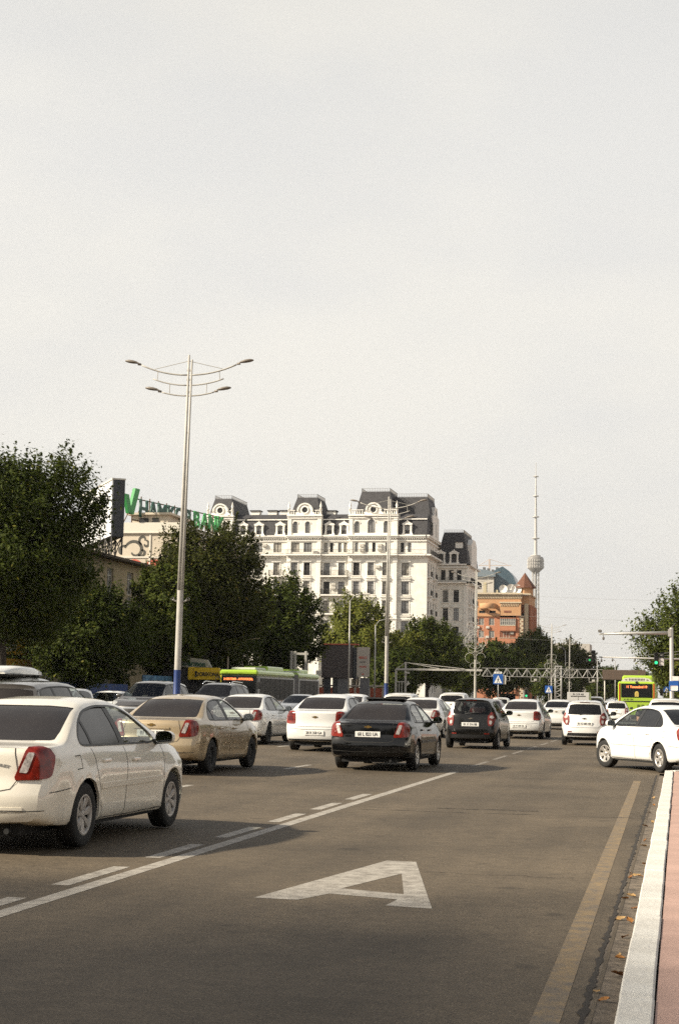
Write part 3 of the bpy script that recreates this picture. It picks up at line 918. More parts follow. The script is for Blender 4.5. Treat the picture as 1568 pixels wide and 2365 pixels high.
KITS = {}
def kit_of(kind):
    if kind not in KITS:
        s = {'sedan': spec_sedan, 'notch': spec_notch, 'hatch': spec_hatch, 'wagon': spec_wagon}[kind]()
        KITS[kind] = (s, car_kit(s), tyre_mesh(s['wheel_r'], s['tyre_w'], s['rim_r']))
    return KITS[kind]
RIMS = {}
CM = None
SIDE = ('front_door_window', 'rear_door_window', 'quarter_window')

def make_car(name, label, kind, loc, rz, body, cat='car', plate=None, rims='steel', rim_mat='hub', glass='tint', front_glass='clear', side='tint', front_side='clear',
             handle=None, mirror=None, molding=None, steer=0.0, group=None, lite=False, over=None, scale=None, lid_text=None):
    """one car: body, glass, lamps, mirrors, wheels, plate ... as its own parts"""
    global CM
    if CM is None: CM = car_mats()
    s, kit, tyre = kit_of(kind)
    root = thing(name, label, cat, loc, rz, group)
    if scale: root.scale = scale
    mm = dict(CM)
    mm.update(paint=body, paint2=body, rear_glass=CM[glass], front_glass=CM[front_glass], handle=handle or body, mirror_shell=mirror or body, molding=molding or body, lid_trim=body)
    mm['front_door_window_glass'] = CM[front_side]; mm['rear_door_window_glass'] = CM[side]; mm['quarter_window_glass'] = CM[side]
    if over:
        for k, v in over.items(): mm[k] = CM[v] if isinstance(v, str) else v
    last = {}
    for (nm, me, keys, par) in kit:
        if lite and nm in ('panel_gap', 'front_seat', 'rear_seat', 'dashboard', 'mirror_arm', 'window_trim', 'door_handle', 'lower_grille', 'wiper', 'garnish', 'rear_bumper_strip'): continue
        if nm == 'license_plate' and plate is None: continue
        if not me.materials:
            for k in keys: me.materials.append(None)
        o = bpy.data.objects.new(nm, me)
        COL.objects.link(o)
        o.parent = last.get(par) if par else root
        for i, k in enumerate(keys):
            o.material_slots[i].link = 'OBJECT'
            o.material_slots[i].material = mm[k]
        last[nm] = o
    rk = (rims, s['rim_r'], s['tyre_w'])
    if rk not in RIMS: RIMS[rk] = rim_mesh(s['rim_r'], s['tyre_w'], rims)
    tx = s['W'] / 2 - s['tyre_w'] / 2 - 0.012
    for ay, st in ((s['rear_axle'], 0), (s['front_axle'], steer)):
        for sg in (1, -1):
            w = bpy.data.objects.new('wheel', tyre); COL.objects.link(w)
            if not tyre.materials: tyre.materials.append(CM['tyre'])
            w.parent = root; w.location = (sg * tx, ay, s['wheel_r'])
            w.rotation_euler = (random.uniform(0, 6.28), 0, st + (0 if sg > 0 else math.pi))
            rme = RIMS[rk]
            if not rme.materials: rme.materials.append(None); rme.materials.append(CM['barrel'])
            r = bpy.data.objects.new('rim', rme); COL.objects.link(r); r.parent = w
            r.material_slots[0].link = 'OBJECT'; r.material_slots[0].material = mm.get('rim') or CM[rim_mat]
    if plate:
        text_obj('plate_lettering', plate, 0.098, CM['plate_text'], last['license_plate'], s['plate_at'], (R(90), 0, 0), 0.001, 0.0018, 0.82)
    if lid_text:
        (body_t, x, z, size) = lid_text
        text_obj('lettering', body_t, size, CM['chrome'], root, (x, s['plate_at'][1] + 0.004, z), (R(90), 0, 0), 0.003, 0.001, 1.0)
    return root, last, s

# ------------------------------------------------------------------ ground, road, kerb, pavement
def asphalt_material():
    m = bpy.data.materials.new('asphalt'); m.use_nodes = True
    nt = m.node_tree; b = nt.nodes['Principled BSDF']
    tc = nt.nodes.new('ShaderNodeTexCoord')
    def noise(scale, detail=4, rough=0.6, mapping=None):
        n = nt.nodes.new('ShaderNodeTexNoise'); n.inputs['Scale'].default_value = scale; n.inputs['Detail'].default_value = detail; n.inputs['Roughness'].default_value = rough
        if mapping:
            mp = nt.nodes.new('ShaderNodeMapping'); mp.inputs['Scale'].default_value = mapping
            nt.links.new(tc.outputs['Object'], mp.inputs['Vector']); nt.links.new(mp.outputs[0], n.inputs['Vector'])
        else: nt.links.new(tc.outputs['Object'], n.inputs['Vector'])
        return n
    def ramp(src, a, c0, c1, lo=0.35, hi=0.65):
        r = nt.nodes.new('ShaderNodeMapRange'); r.inputs['From Min'].default_value = lo; r.inputs['From Max'].default_value = hi
        r.inputs['To Min'].default_value = c0; r.inputs['To Max'].default_value = c1
        nt.links.new(src, r.inputs['Value']); return r.outputs['Result']
    def mul(a, bb):
        q = nt.nodes.new('ShaderNodeMath'); q.operation = 'MULTIPLY'; nt.links.new(a, q.inputs[0]); nt.links.new(bb, q.inputs[1]); return q.outputs[0]
    grain = ramp(noise(48, 4, 0.9).outputs['Fac'], 0, 0.40, 1.60)
    mid = ramp(noise(7, 6, 0.75).outputs['Fac'], 0, 0.80, 1.20)
    patches = ramp(noise(0.45, 5, 0.6).outputs['Fac'], 0, 0.80, 1.18)
    lanes = ramp(noise(0.9, 3, 0.5, (1.0, 0.035, 1.0)).outputs['Fac'], 0, 0.80, 1.16)     # wheel tracks along the street
    v = mul(mul(mul(grain, mid), patches), lanes)
    spots = ramp(noise(2.6, 2, 0.4).outputs['Fac'], 0, 1.0, 0.62, 0.66, 0.76)                  # oil drips and damp stains
    v = mul(v, spots)
    col = nt.nodes.new('ShaderNodeVectorMath'); col.operation = 'SCALE'; col.inputs[0].default_value = (0.096, 0.074, 0.049)
    nt.links.new(v, col.inputs['Scale']); nt.links.new(col.outputs[0], b.inputs['Base Color'])
    b.inputs['Roughness'].default_value = 0.78
    b.inputs['Specular IOR Level'].default_value = 0.35
    bp = nt.nodes.new('ShaderNodeBump'); bp.inputs['Strength'].default_value = 0.35; bp.inputs['Distance'].default_value = 0.004
    nt.links.new(noise(120, 2, 0.7).outputs['Fac'], bp.inputs['Height']); nt.links.new(bp.outputs['Normal'], b.inputs['Normal'])
    return m

def worn_paint(name, col, wear=0.45, hi=0.62, under=(0.12, 0.10, 0.08)):
    """road paint with the asphalt showing through where it is worn"""
    m = bpy.data.materials.new(name); m.use_nodes = True
    nt = m.node_tree; b = nt.nodes['Principled BSDF']
    tc = nt.nodes.new('ShaderNodeTexCoord')
    n1 = nt.nodes.new('ShaderNodeTexNoise'); n1.inputs['Scale'].default_value = 7; n1.inputs['Detail'].default_value = 8; n1.inputs['Roughness'].default_value = 0.75
    n2 = nt.nodes.new('ShaderNodeTexNoise'); n2.inputs['Scale'].default_value = 90; n2.inputs['Detail'].default_value = 2
    mx = nt.nodes.new('ShaderNodeMath'); mx.operation = 'MULTIPLY_ADD'; mx.inputs[1].default_value = 0.35
    for n in (n1, n2): nt.links.new(tc.outputs['Object'], n.inputs['Vector'])
    nt.links.new(n2.outputs['Fac'], mx.inputs[0]); nt.links.new(n1.outputs['Fac'], mx.inputs[2])
    r = nt.nodes.new('ShaderNodeMapRange'); r.inputs['From Min'].default_value = wear; r.inputs['From Max'].default_value = hi + 0.3
    nt.links.new(mx.outputs[0], r.inputs['Value'])
    c = nt.nodes.new('ShaderNodeMix'); c.data_type = 'RGBA'
    c.inputs['A'].default_value = tuple(col) + (1,); c.inputs['B'].default_value = tuple(under) + (1,)
    nt.links.new(r.outputs['Result'], c.inputs['Factor']); nt.links.new(c.outputs['Result'], b.inputs['Base Color'])
    b.inputs['Roughness'].default_value = 0.75
    return m

M_ASPH = asphalt_material()
M_LINE = worn_paint('road_paint_white', (0.46, 0.425, 0.37), 0.50, 0.60)
M_FAINT = worn_paint('road_paint_faint', (0.34, 0.31, 0.26), 0.42, 0.45)
M_YEL = worn_paint('road_paint_yellow', (0.30, 0.20, 0.085), 0.45, 0.50)
M_CONC = mat('concrete', (0.30, 0.27, 0.24), 0.85, var=0.25, vscale=6, bump=0.3, bscale=60)

def sheet(name, rows, m, kind='structure'):
    """rows: list of polylines with the same number of points"""
    vs = [p for r in rows for p in r]; n = len(rows[0])
    fs = [(i * n + j, i * n + j + 1, (i + 1) * n + j + 1, (i + 1) * n + j) for i in range(len(rows) - 1) for j in range(n - 1)]
    me = bpy.data.meshes.new(name); me.from_pydata(vs, [], fs)
    o = mesh_obj(name, me, m)
    tag(o, kind=kind)
    return o

# wide ground far below everything else
g = MB(); g.add([(-7000, -300, -0.25), (7000, -300, -0.25), (7000, 9000, -0.25), (-7000, 9000, -0.25)], [(0, 1, 2, 3)])
tag(g.build('ground', mat('far_ground', (0.11, 0.10, 0.08), 0.95, var=0.3, vscale=0.02)), kind='structure')
# carriageway with its crown
XS = [-31.0, -24, -20, -15, -12, -9, -7, -5, -2.5, -0.42]
ys_ = [-14, 0, 20, 40, 60, 90, 130, 200, 300, 450, 700, 1200, 2400]
sheet('road', [[(x, y, ground_z(x)) for y in ys_] for x in XS], M_ASPH)
# side street that opens on the right, and its asphalt
sheet('side_street', [[(x, y, 0.004) for x in (-0.42, 3, 10, 60)] for y in (34.9, 44, 53.0)][::-1], M_ASPH)

# painted markings lie on the road
def strip(name, x0, x1, y0, y1, m, dz=0.002, nd=1, shear=0.0):
    rows = []
    k = max(1, int((y1 - y0) / 6))
    for i in range(k + 1):
        y = y0 + (y1 - y0) * i / k
        rows.append([(x0 + shear * i / k, y, ground_z(x0) + dz), (x1 + shear * i / k, y, ground_z(x1) + dz)])
    o = sheet(name, rows, m)
    return o
mk = empty('road_markings'); tag(mk, kind='structure')
def mark(*a, **k):
    o = strip(*a, **k); del o['kind']; o.parent = mk; return o
mark('solid_line', -4.62, -4.47, 5.0, 33.4, M_LINE)
for i, y in enumerate(np.arange(7.6, 25.5, 2.28)): mark('dash', -4.86, -4.71, y, y + 1.45, M_LINE)
for y in (36.2, 40.6, 45.2, 49.8, 54.4, 59): mark('lane_dash', -4.62, -4.50, y, y + 3.0, M_FAINT)
for y in np.arange(14.6, 110, 8.6): mark('lane_dash', -7.85, -7.72, y, y + 2.2 if y > 20 else y + 2.2, M_LINE)
for y in np.arange(18.2, 110, 8.6): mark('lane_dash', -11.05, -10.92, y, y + 2.2, M_LINE)
mark('median_line', -14.3, -14.16, 5, 300, M_LINE)
mark('kerb_line', -0.635, -0.495, -2.0, 31.6, M_YEL, shear=-0.235)
# the big letter of the bus lane
A = MB()
zt_ = 0.002
def G2(p): return (p[0], p[1], zt_)
_a = [(-3.14, 11.92), (-2.80, 11.90), (-2.655, 12.36), (-2.09, 12.18), (-2.115, 11.80), (-1.76, 11.74), (-2.40, 14.98), (-2.68, 15.0)]
_h = [(-2.635, 12.72), (-2.10, 12.52), (-2.36, 13.95)]
# letter split into convex pieces round the counter
for q in ([_a[0], _a[1], _a[2], _h[0]], [_a[0], _h[0], _h[2], _a[7]], [_a[7], _h[2], _a[6]], [_h[2], _h[1], _a[5], _a[6]], [_a[2], _a[3], _h[1], _h[0]], [_a[3], _a[4], _a[5], _h[1]]):
    A.add([G2(p) for p in q], [tuple(range(len(q)))])
tag(A.build('bus_lane_letter', M_LINE, mk), 'white worn capital letter painted on the asphalt')

# pavement on the right with its kerb
M_PAVE = mat('pavement_pink', (0.46, 0.30, 0.245), 0.85, var=0.16, vscale=2.2, bump=0.25, bscale=40, detail=8)
M_KERB = mat('kerb_whitewash', (0.68, 0.65, 0.59), 0.8, var=0.15, vscale=5, bump=0.3, bscale=35, detail=7, col2=(0.68, 0.66, 0.61))
pv = MB()
pv.add([(-0.118, -14, 0.098), (30, -14, 0.105), (30, 34.35, 0.105), (0.3, 34.35, 0.105), (-0.118, 34.0, 0.098)], [(0, 1, 2, 3, 4)])
pave = tag(pv.build('pavement', M_PAVE), kind='structure')
sl = MB(); sl.box(0.0, 1.6, 23.7, 23.95, 0.06, 0.1095)
sl.build('drain_cover', mat('dark_metal_grate', (0.08, 0.075, 0.07), 0.7), pave)
pv2 = MB()
pv2.add([(1.4, 55.0, 0.105), (2.0, 53.4, 0.105), (60, 53.4, 0.105), (60, 900, 0.105), (-1.1, 900, 0.105), (-1.1, 113, 0.105), (1.4, 105, 0.105)], [(0, 1, 2, 3, 4, 5, 6)])
lay = MB(); lay.add([(-0.42, 53.0, 0.004), (1.5, 53.0, 0.004), (1.5, 114, 0.004), (-0.42, 114, 0.004)], [(0, 1, 2, 3)])
tag(lay.build('lay_by', M_ASPH), kind='structure')
tag(pv2.build('far_pavement', M_PAVE), kind='structure')
kb = empty('kerb'); tag(kb, kind='structure')
stone = MB(); stone.bbox(-0.083, 0.083, 0.002, 0.998, -0.12, 0.115, 0.010)
stone_me = stone.mesh('kerb_stone'); stone_me.materials.append(M_KERB)
rng = random.Random(3)
def kerb_stone(x, y, rz=0.0, z=0.0):
    o = bpy.data.objects.new('kerb_stone', stone_me); COL.objects.link(o); o.parent = kb
    o.location = (x + rng.uniform(-.005, .005), y, z + rng.uniform(-.004, .003)); o.rotation_euler = (rng.uniform(-.003, .003), rng.uniform(-.006, .006), rz + rng.uniform(-.003, .003))
for i in range(-12, 34): kerb_stone(-0.212, i)
for i, (x, y, rz) in enumerate(((-0.14, 34.02, R(-40)), (0.55, 34.48, R(-90)), (1.55, 34.48, R(-90)), (2.55, 34.48, R(-90)), (3.55, 34.48, R(-90)))): kerb_stone(x - (0.0 if i else 0.02), y, rz)
for i in range(0, 50): kerb_stone(1.29, 55 + i)
for i in range(0, 60): kerb_stone(-1.21, 113 + i)
# concrete gutter between asphalt and kerb
gu = MB(); gu.add([(-0.47, -14, 0.002), (-0.28, -14, -0.012), (-0.28, 34.2, -0.012), (-0.47, 34.2, 0.002)], [(0, 1, 2, 3)])
tag(gu.build('gutter', mat('gutter_concrete', (0.10, 0.08, 0.06), 0.9, var=0.4, vscale=9, bump=0.5, bscale=40, col2=(0.20, 0.16, 0.12))), kind='structure')
# crumbled dark edge of the asphalt along the gutter
ed = MB()
L_, R_ = [], []
for i in range(0, 380):
    y = 2 + i * 0.085
    w = 0.004 + 0.03 * rng.random() ** 2
    L_.append((-0.47 - w - (0.07 * rng.random() if rng.random() < 0.04 else 0), y, 0.0035)); R_.append((-0.462 + 0.022 * rng.random() ** 2, y, 0.0045))
ed.add(L_ + R_, [(i, len(L_) + i, len(L_) + i + 1, i + 1) for i in range(len(L_) - 1)])
tag(ed.build('asphalt_edge', mat('wet_dirt', (0.025, 0.02, 0.016), 0.95)), kind='structure')
# fallen leaves lying in the gutter
leaf_m = [mat('dry_leaf_a', (0.30, 0.13, 0.03), 0.7, var=0.3, vscale=20), mat('dry_leaf_b', (0.38, 0.24, 0.10), 0.7, var=0.3, vscale=20), mat('dry_leaf_c', (0.20, 0.09, 0.03), 0.7, var=0.3, vscale=20)]
def leaf_mesh(k):
    r = random.Random(k); vs = []; fs = []
    n = 7
    for i in range(n + 1):
        t = i / n; w = 0.030 * math.sin(math.pi * min(1, t * 1.02 + 0.02)) ** 0.7 * (1 + 0.2 * r.random())
        c = 0.015 * math.sin(t * 3 + k) ; y = -0.055 + 0.11 * t
        vs += [(-w, y, 0.012 + 0.012 * r.random()), (0, y, c * 0.5 + 0.004), (w, y, 0.014 + 0.014 * r.random())]
    for i in range(n):
        for j in (0, 1): fs.append((i * 3 + j, i * 3 + j + 1, i * 3 + j + 4, i * 3 + j + 3))
    me = bpy.data.meshes.new('leaf'); me.from_pydata(vs, [], fs); me.materials.append(leaf_m[k % 3])
    me.polygons.foreach_set('use_smooth', [True] * len(fs))
    return me
LEAF = [leaf_mesh(k) for k in range(6)]
for i, y in enumerate([8.5, 8.62, 9.2, 9.9, 10.05, 10.7, 11.6, 11.7, 12.2, 12.9, 13.0, 14.3, 14.42, 14.5, 14.62, 15.6, 17.4, 18.1, 20.2, 21.0, 22.7, 24.4, 26.0]):
    o = bpy.data.objects.new('fallen_leaf', LEAF[i % 6]); COL.objects.link(o)
    o.location = (rng.uniform(-0.45, -0.33), y + rng.uniform(-.1, .1), 0.004); o.rotation_euler = (rng.uniform(-.35, .35), rng.uniform(-.4, .4), rng.uniform(0, 6.28))
    sc_ = rng.uniform(0.35, 0.8); o.scale = (sc_, sc_, sc_)
    tag(o, 'dry brown leaf lying in the gutter beside the white kerb', 'leaf', 'fallen leaves in the gutter')
# left side of the avenue: median strip and far pavement
md = MB(); md.bbox(-15.9, -14.75, 4, 300, 0.0, 0.245, 0.03)
tag(md.build('median', M_CONC), kind='structure')
lp = MB(); lp.add([(-31, -14, 0.23), (-31, 900, 0.23), (-120, 900, 0.23), (-120, -14, 0.23)], [(3, 2, 1, 0)])
lp.add([(-31, -14, 0.0), (-31, 900, 0.0), (-31, 900, 0.23), (-31, -14, 0.23)], [(0, 1, 2, 3)])
tag(lp.build('left_pavement', mat('left_paving', (0.16, 0.145, 0.125), 0.9, var=0.25, vscale=0.8)), kind='structure')

# repaired seams across the lanes
seam_m = mat('tar_seam', (0.055, 0.045, 0.036), 0.9, var=0.3, vscale=12)
for (y, x0, x1, w) in ((21.6, -4.3, -0.6, 0.05), (22.3, -3.3, -1.9, 0.09), (14.15, -2.2, -0.9, 0.022), (27.3, -7.6, -4.9, 0.03)):
    q = MB(); n = 26; top = []; bot = []
    for i in range(n + 1):
        x = x0 + (x1 - x0) * i / n; yy = y + rng.uniform(-.02, .02) + .04 * math.sin(i * .5); ww = w * rng.uniform(.1, 1)
        top.append((x, yy + ww / 2, ground_z(x) + .0035)); bot.append((x, yy - ww / 2, ground_z(x) + .0035))
    q.add(bot + top, [(i, i + 1, n + 2 + i, n + 1 + i) for i in range(n)])
    q.build('tar_seam', seam_m, mk)

# ------------------------------------------------------------------ buildings
M_STUC = mat('white_stucco', (0.82, 0.785, 0.71), 0.85, var=0.16, vscale=0.7, detail=6)
M_TRIM = mat('white_trim', (0.84, 0.81, 0.745), 0.8, var=0.07, vscale=1.5)
M_SLATE = mat('slate_shingles', (0.050, 0.048, 0.052), 0.75, var=0.35, vscale=2.2, bump=0.4, bscale=5, detail=7)
M_FRAME = mat('window_frame_dark', (0.055, 0.045, 0.038), 0.6)
M_FRAMEW = mat('window_frame_white', (0.62, 0.59, 0.53), 0.6)
M_PANE = mat('window_pane', (0.23, 0.225, 0.215), 0.08, spec=0.8, var=0.5, vscale=0.35, coords='Object')
M_PANED = mat('window_open_dark', (0.010, 0.010, 0.011), 0.6)
M_CURT = mat('window_curtain', (0.40, 0.37, 0.32), 0.5, var=0.4, vscale=1.4)
M_IRON = mat('wrought_iron', (0.04, 0.035, 0.03), 0.6)
M_AC = mat('ac_unit', (0.55, 0.52, 0.46), 0.6)
M_PANEL_DARK = mat('dark_panel', (0.03, 0.033, 0.04), 0.5)

class Site:
    """a thing with its parts typed in street coordinates"""
    def __init__(self, name, label, cat, loc, group=None):
        self.root = thing(name, label, cat, loc, 0.0, group); self.loc = Vector(loc)
    def mb(self): return MB(Matrix.Translation(-self.loc))
    def put(self, m, name, mats, parent=None): return m.build(name, mats, parent or self.root)
    def at(self, o, x, y, z, rz=0.0, parent=None):
        """copy of a shared piece placed at a street position"""
        c = inst(o, parent or self.root, Vector((x, y, z)) - self.loc, (0, 0, rz))
        for ch in o.children:
            inst(ch, c, ch.location, ch.rotation_euler)
        return c

def facade(m, o, u, n, width, z0, z1, openings, depth=0.3):
    """wall sheet with real window openings; o origin, u unit along, n outward unit"""
    us = sorted({0.0, width} | {q for w in openings for q in (w[0], w[1])}); zs = sorted({z0, z1} | {q for w in openings for q in (w[2], w[3])})
    us = [q for q in us if 0 <= q <= width]; zs = [q for q in zs if z0 <= q <= z1]
    def P(a, z, d=0.0): return (o[0] + u[0] * a - n[0] * d, o[1] + u[1] * a - n[1] * d, z)
    for i in range(len(us) - 1):
        zrun = None
        for j in range(len(zs) - 1):
            cu, cz = (us[i] + us[i + 1]) / 2, (zs[j] + zs[j + 1]) / 2
            if any(w[0] < cu < w[1] and w[2] < cz < w[3] for w in openings): continue
            m.add([P(us[i], zs[j]), P(us[i + 1], zs[j]), P(us[i + 1], zs[j + 1]), P(us[i], zs[j + 1])], [(0, 1, 2, 3)])
    for (a, b, c, d) in openings:
        for (p, q) in (((a, c), (b, c)), ((b, c), (b, d)), ((b, d), (a, d)), ((a, d), (a, c))):
            m.add([P(*p), P(*q), P(*q, depth), P(*p, depth)], [(3, 2, 1, 0)])

PROTO = {}
def window_proto(w, h, style='cross', pane=None, frame=None, surround=None):
    """frame with pane (and moulding) children; x across, z up from the sill, +y into the wall; the source stays as the first one placed"""
    key = (w, h, style, pane.name if pane else '', frame.name if frame else '', surround)
    if key in PROTO: return PROTO[key]
    m = MB(); t = 0.07
    y0, y1 = 0.14, 0.22
    m.box(-w / 2, w / 2, y0, y1, 0, t); m.box(-w / 2, w / 2, y0, y1, h - t, h)
    m.box(-w / 2, -w / 2 + t, y0, y1, t, h - t); m.box(w / 2 - t, w / 2, y0, y1, t, h - t)
    if style in ('cross', 'mull'): m.box(-t * .45, t * .45, y0, y1 - .01, t, h - t)
    if style == 'cross': m.box(-w / 2 + t, -t * .45, y0 + .01, y1 - .01, h * .68, h * .68 + t * .8); m.box(t * .45, w / 2 - t, y0 + .01, y1 - .01, h * .68, h * .68 + t * .8)
    p = MB(); p.add([(-w / 2 + .02, .185, .02), (w / 2 - .02, .185, .02), (w / 2 - .02, .185, h - .02), (-w / 2 + .02, .185, h - .02)], [(0, 1, 2, 3)])
    s = None
    if surround:
        s = MB(); b = 0.16
        s.box(-w / 2 - b, -w / 2, -0.07, 0.04, 0, h); s.box(w / 2, w / 2 + b, -0.07, 0.04, 0, h)
        s.box(-w / 2 - b - .05, w / 2 + b + .05, -0.10, 0.03, h, h + b)
        if surround >= 1: s.box(-w / 2 - b - .14, w / 2 + b + .14, -0.26, 0.02, h + b + .02, h + b + .14); s.box(-w / 2 - b - .08, w / 2 + b + .08, -.16, 0.02, -.16, 0)
        if surround >= 2:
            s.box(-w / 2 - b - .22, w / 2 + b + .22, -0.34, 0.02, -.52, -.38); s.box(-w / 2 - b, w / 2 + b, -.14, .02, -.80, -.52)
    PROTO[key] = (m.mesh('window'), p.mesh('pane'), s.mesh('window_surround') if s else None, frame or M_FRAME, pane or M_PANE)
    for me, mt in zip(PROTO[key][:3], (frame or M_FRAME, pane or M_PANE, M_TRIM)):
        if me: me.materials.append(mt)
    return PROTO[key]

def put_window(site, x, y, z, w, h, rz=0.0, **k):
    a, b, c, _, _ = window_proto(w, h, **k)
    o = bpy.data.objects.new('window', a); COL.objects.link(o); o.parent = site.root
    o.location = Vector((x, y, z)) - site.loc; o.rotation_euler = (0, 0, rz)
    for nm, me in (('pane', b), ('window_surround', c)):
        if me:
            q = bpy.data.objects.new(nm, me); COL.objects.link(q); q.parent = o
    return o

def railing(m, x0, x1, y, z, h=0.95, step=0.16, axis='x', r=0.018):
    """light iron railing along x or y"""
    def B(a0, a1, c0, c1, z0, z1):
        if axis == 'x': m.box(a0, a1, y + c0, y + c1, z0, z1)
        else: m.box(y + c0, y + c1, a0, a1, z0, z1)
    B(x0, x1, -r * 1.3, r * 1.3, z + h - .04, z + h); B(x0, x1, -r, r, z + .08, z + .12)
    n = max(1, int((x1 - x0) / step))
    for i in range(n + 1):
        a = x0 + (x1 - x0) * i / n
        B(a - r * .7, a + r * .7, -r * .7, r * .7, z, z + h - .02)

def baluster_row(m, x0, x1, y, z, h=1.0, step=0.42):
    m.box(x0, x1, y - .16, y + .16, z, z + .14); m.box(x0, x1, y - .17, y + .17, z + h - .14, z + h)
    n = max(1, int((x1 - x0) / step))
    for i in range(n):
        a = x0 + (i + .5) * (x1 - x0) / n
        m.lathe([(.10, z + .14), (.07, z + .25), (.13, z + .45), (.07, z + .7), (.11, z + h - .14)], 6, 'z', (a, y, 0))

def frustum(m, x0, x1, y0, y1, z0, z1, dx, dy, curve=0.0, n=1):
    """roof body narrowing upwards; curve > 0 bulges the slope"""
    prev = None
    rings = []
    for i in range(n + 1):
        t = i / n
        k = t ** (1 + curve)
        rings.append([(x0 + dx * k, y0 + dy * k, z0 + (z1 - z0) * t), (x1 - dx * k, y0 + dy * k, z0 + (z1 - z0) * t), (x1 - dx * k, y1 - dy * k, z0 + (z1 - z0) * t), (x0 + dx * k, y1 - dy * k, z0 + (z1 - z0) * t)])
    vs = [p for r in rings for p in r]; fs = []
    for i in range(n):
        for j in range(4): fs.append((i * 4 + j, i * 4 + (j + 1) % 4, (i + 1) * 4 + (j + 1) % 4, (i + 1) * 4 + j))
    fs.append((n * 4, n * 4 + 1, n * 4 + 2, n * 4 + 3))
    m.add(vs, fs)

def dormer(site, x, y, z, rz=0.0, pane=None):
    """white curved dormer surround with its window, standing on the mansard"""
    if 'dormer' not in PROTO:
        m = MB()
        out = [(-1.0, 0), (1.0, 0), (1.0, .18), (.86, .42), (.80, .80), (.80, 1.75), (.92, 1.95), (.92, 2.12), (.55, 2.22), (.32, 2.42), (.1, 2.50), (0, 2.72), (-.1, 2.50), (-.32, 2.42), (-.55, 2.22), (-.92, 2.12), (-.92, 1.95), (-.80, 1.75), (-.80, .80), (-.86, .42), (-1.0, .18)]
        hole = [(-.50, .22), (.50, .22), (.50, 1.55), (.36, 1.80), (0, 1.92), (-.36, 1.80), (-.50, 1.55)]
        # left and right cheeks, sill and head as separate solid pieces round the opening
        m.prism([(-1.0, 0), (1.0, 0), (1.0, .18), (-1.0, .18)], -.30, .5)
        for s in (1, -1):
            q = [(s * .50, .18), (s * 1.0, .18), (s * .86, .42), (s * .80, .80), (s * .80, 1.75), (s * .50, 1.75)]
            m.prism(q if s > 0 else q[::-1], -.26, .6)
        m.prism([(-.80, 1.752), (-.36, 1.80), (0, 1.90), (.36, 1.80), (.80, 1.752), (.92, 1.95), (.92, 2.12), (.55, 2.22), (.32, 2.42), (.1, 2.50), (0, 2.72), (-.1, 2.50), (-.32, 2.42), (-.55, 2.22), (-.92, 2.12), (-.92, 1.95)], -.34, .6)
        me = m.mesh('dormer'); me.materials.append(M_TRIM)
        PROTO['dormer'] = me
    o = bpy.data.objects.new('dormer', PROTO['dormer']); COL.objects.link(o); o.parent = site.root
    o.location = Vector((x, y, z)) - site.loc; o.rotation_euler = (0, 0, rz)
    a, b, c, _, _ = window_proto(0.98, 1.64, style='mull', pane=pane)
    q = bpy.data.objects.new('window', a); COL.objects.link(q); q.parent = o; q.location = (0, -.12, .16)
    r = bpy.data.objects.new('pane', b); COL.objects.link(r); r.parent = o; r.location = (0, -.12, .16)
    return o

def ac_unit(site, x, y, z, rz=0.0):
    if 'ac' not in PROTO:
        m = MB(); m.bbox(-.40, .40, -.36, 0.02, 0, .56, .03); m.lathe([(.20, -.365), (.17, -.375), (.05, -.37)], 14, 'y', (-.08, 0, .28))
        me = m.mesh('air_conditioner'); me.materials.append(M_AC); PROTO['ac'] = me
    o = bpy.data.objects.new('air_conditioner', PROTO['ac']); COL.objects.link(o); o.parent = site.root
    o.location = Vector((x, y, z)) - site.loc; o.rotation_euler = (0, 0, rz)

def oculus_gable(m, md, x, y, z, r=1.55):
    """half-round gable with a round window, standing at height z"""
    n = 14
    arch = [(x + r * math.cos(a), z + .75 + r * math.sin(a)) for a in np.linspace(0, math.pi, n)]
    poly = [(x - r - .55, z), (x + r + .55, z), (x + r + .55, z + .55), (x + r, z + .75)] + arch[1:-1] + [(x - r, z + .75), (x - r - .55, z + .55)]
    m.prism(poly, y - .15, y + .6)
    for i in range(n - 1):                      # moulded arch rim
        a0, a1 = np.linspace(0, math.pi, n)[i:i + 2]
        m.prism([(x + q * math.cos(a), z + .75 + q * math.sin(a)) for a, q in ((a0, r - .02), (a0, r + .25), (a1, r + .25), (a1, r - .02))], y - .42, y + .5)
    m.lathe([(.78, y - .16), (.78, y - .30), (.52, y - .30), (.52, y - .14)], 18, 'y', (x, 0, z + .95))
    md.lathe([(.54, y - .17), (.01, y - .17)], 18, 'y', (x, 0, z + .95))

# ---- the big white apartment house
wb = Site('apartment_building', 'ornate white apartment house with dark mansard roofs and round gable windows', 'building', (-62, 283, 0))
YF = 283.0
SECT = [('t', -85.0, -79.95), ('s', -79.95, -69.63), ('t', -69.63, -63.3), ('s', -63.3, -58.24), ('t', -58.24, -49.3), ('s', -49.3, -44.14)]
ROWS = [(2.4, 4.6), (5.85, 8.05), (9.3, 11.5), (12.75, 15.0), (16.35, 18.6), (19.75, 22.05), (23.15, 25.45)]
wins = {'t0': [-83.4, -81.5], 's0': [-78.3, -75.2, -71.7], 't1': [-68.2, -65.9], 's1': [-62.3, -59.6], 't2': [-56.75, -54.1, -51.4], 's2': [-47.9]}
top_row = {'t0': [-83.4, -81.5], 's0': [-78.4, -75.2, -71.6], 't1': [-68.1, -65.8], 's1': [-62.6, -61.5, -60.0, -58.95], 't2': [-56.8, -54.9, -53.6, -51.2], 's2': [-48.5, -47.2]}
wall = wb.mb(); trim = wb.mb(); dark = wb.mb(); slate = wb.mb(); crest = wb.mb(); iron = wb.mb(); slab = wb.mb()
cnt = {'t': 0, 's': 0}
rr_ = random.Random(11)
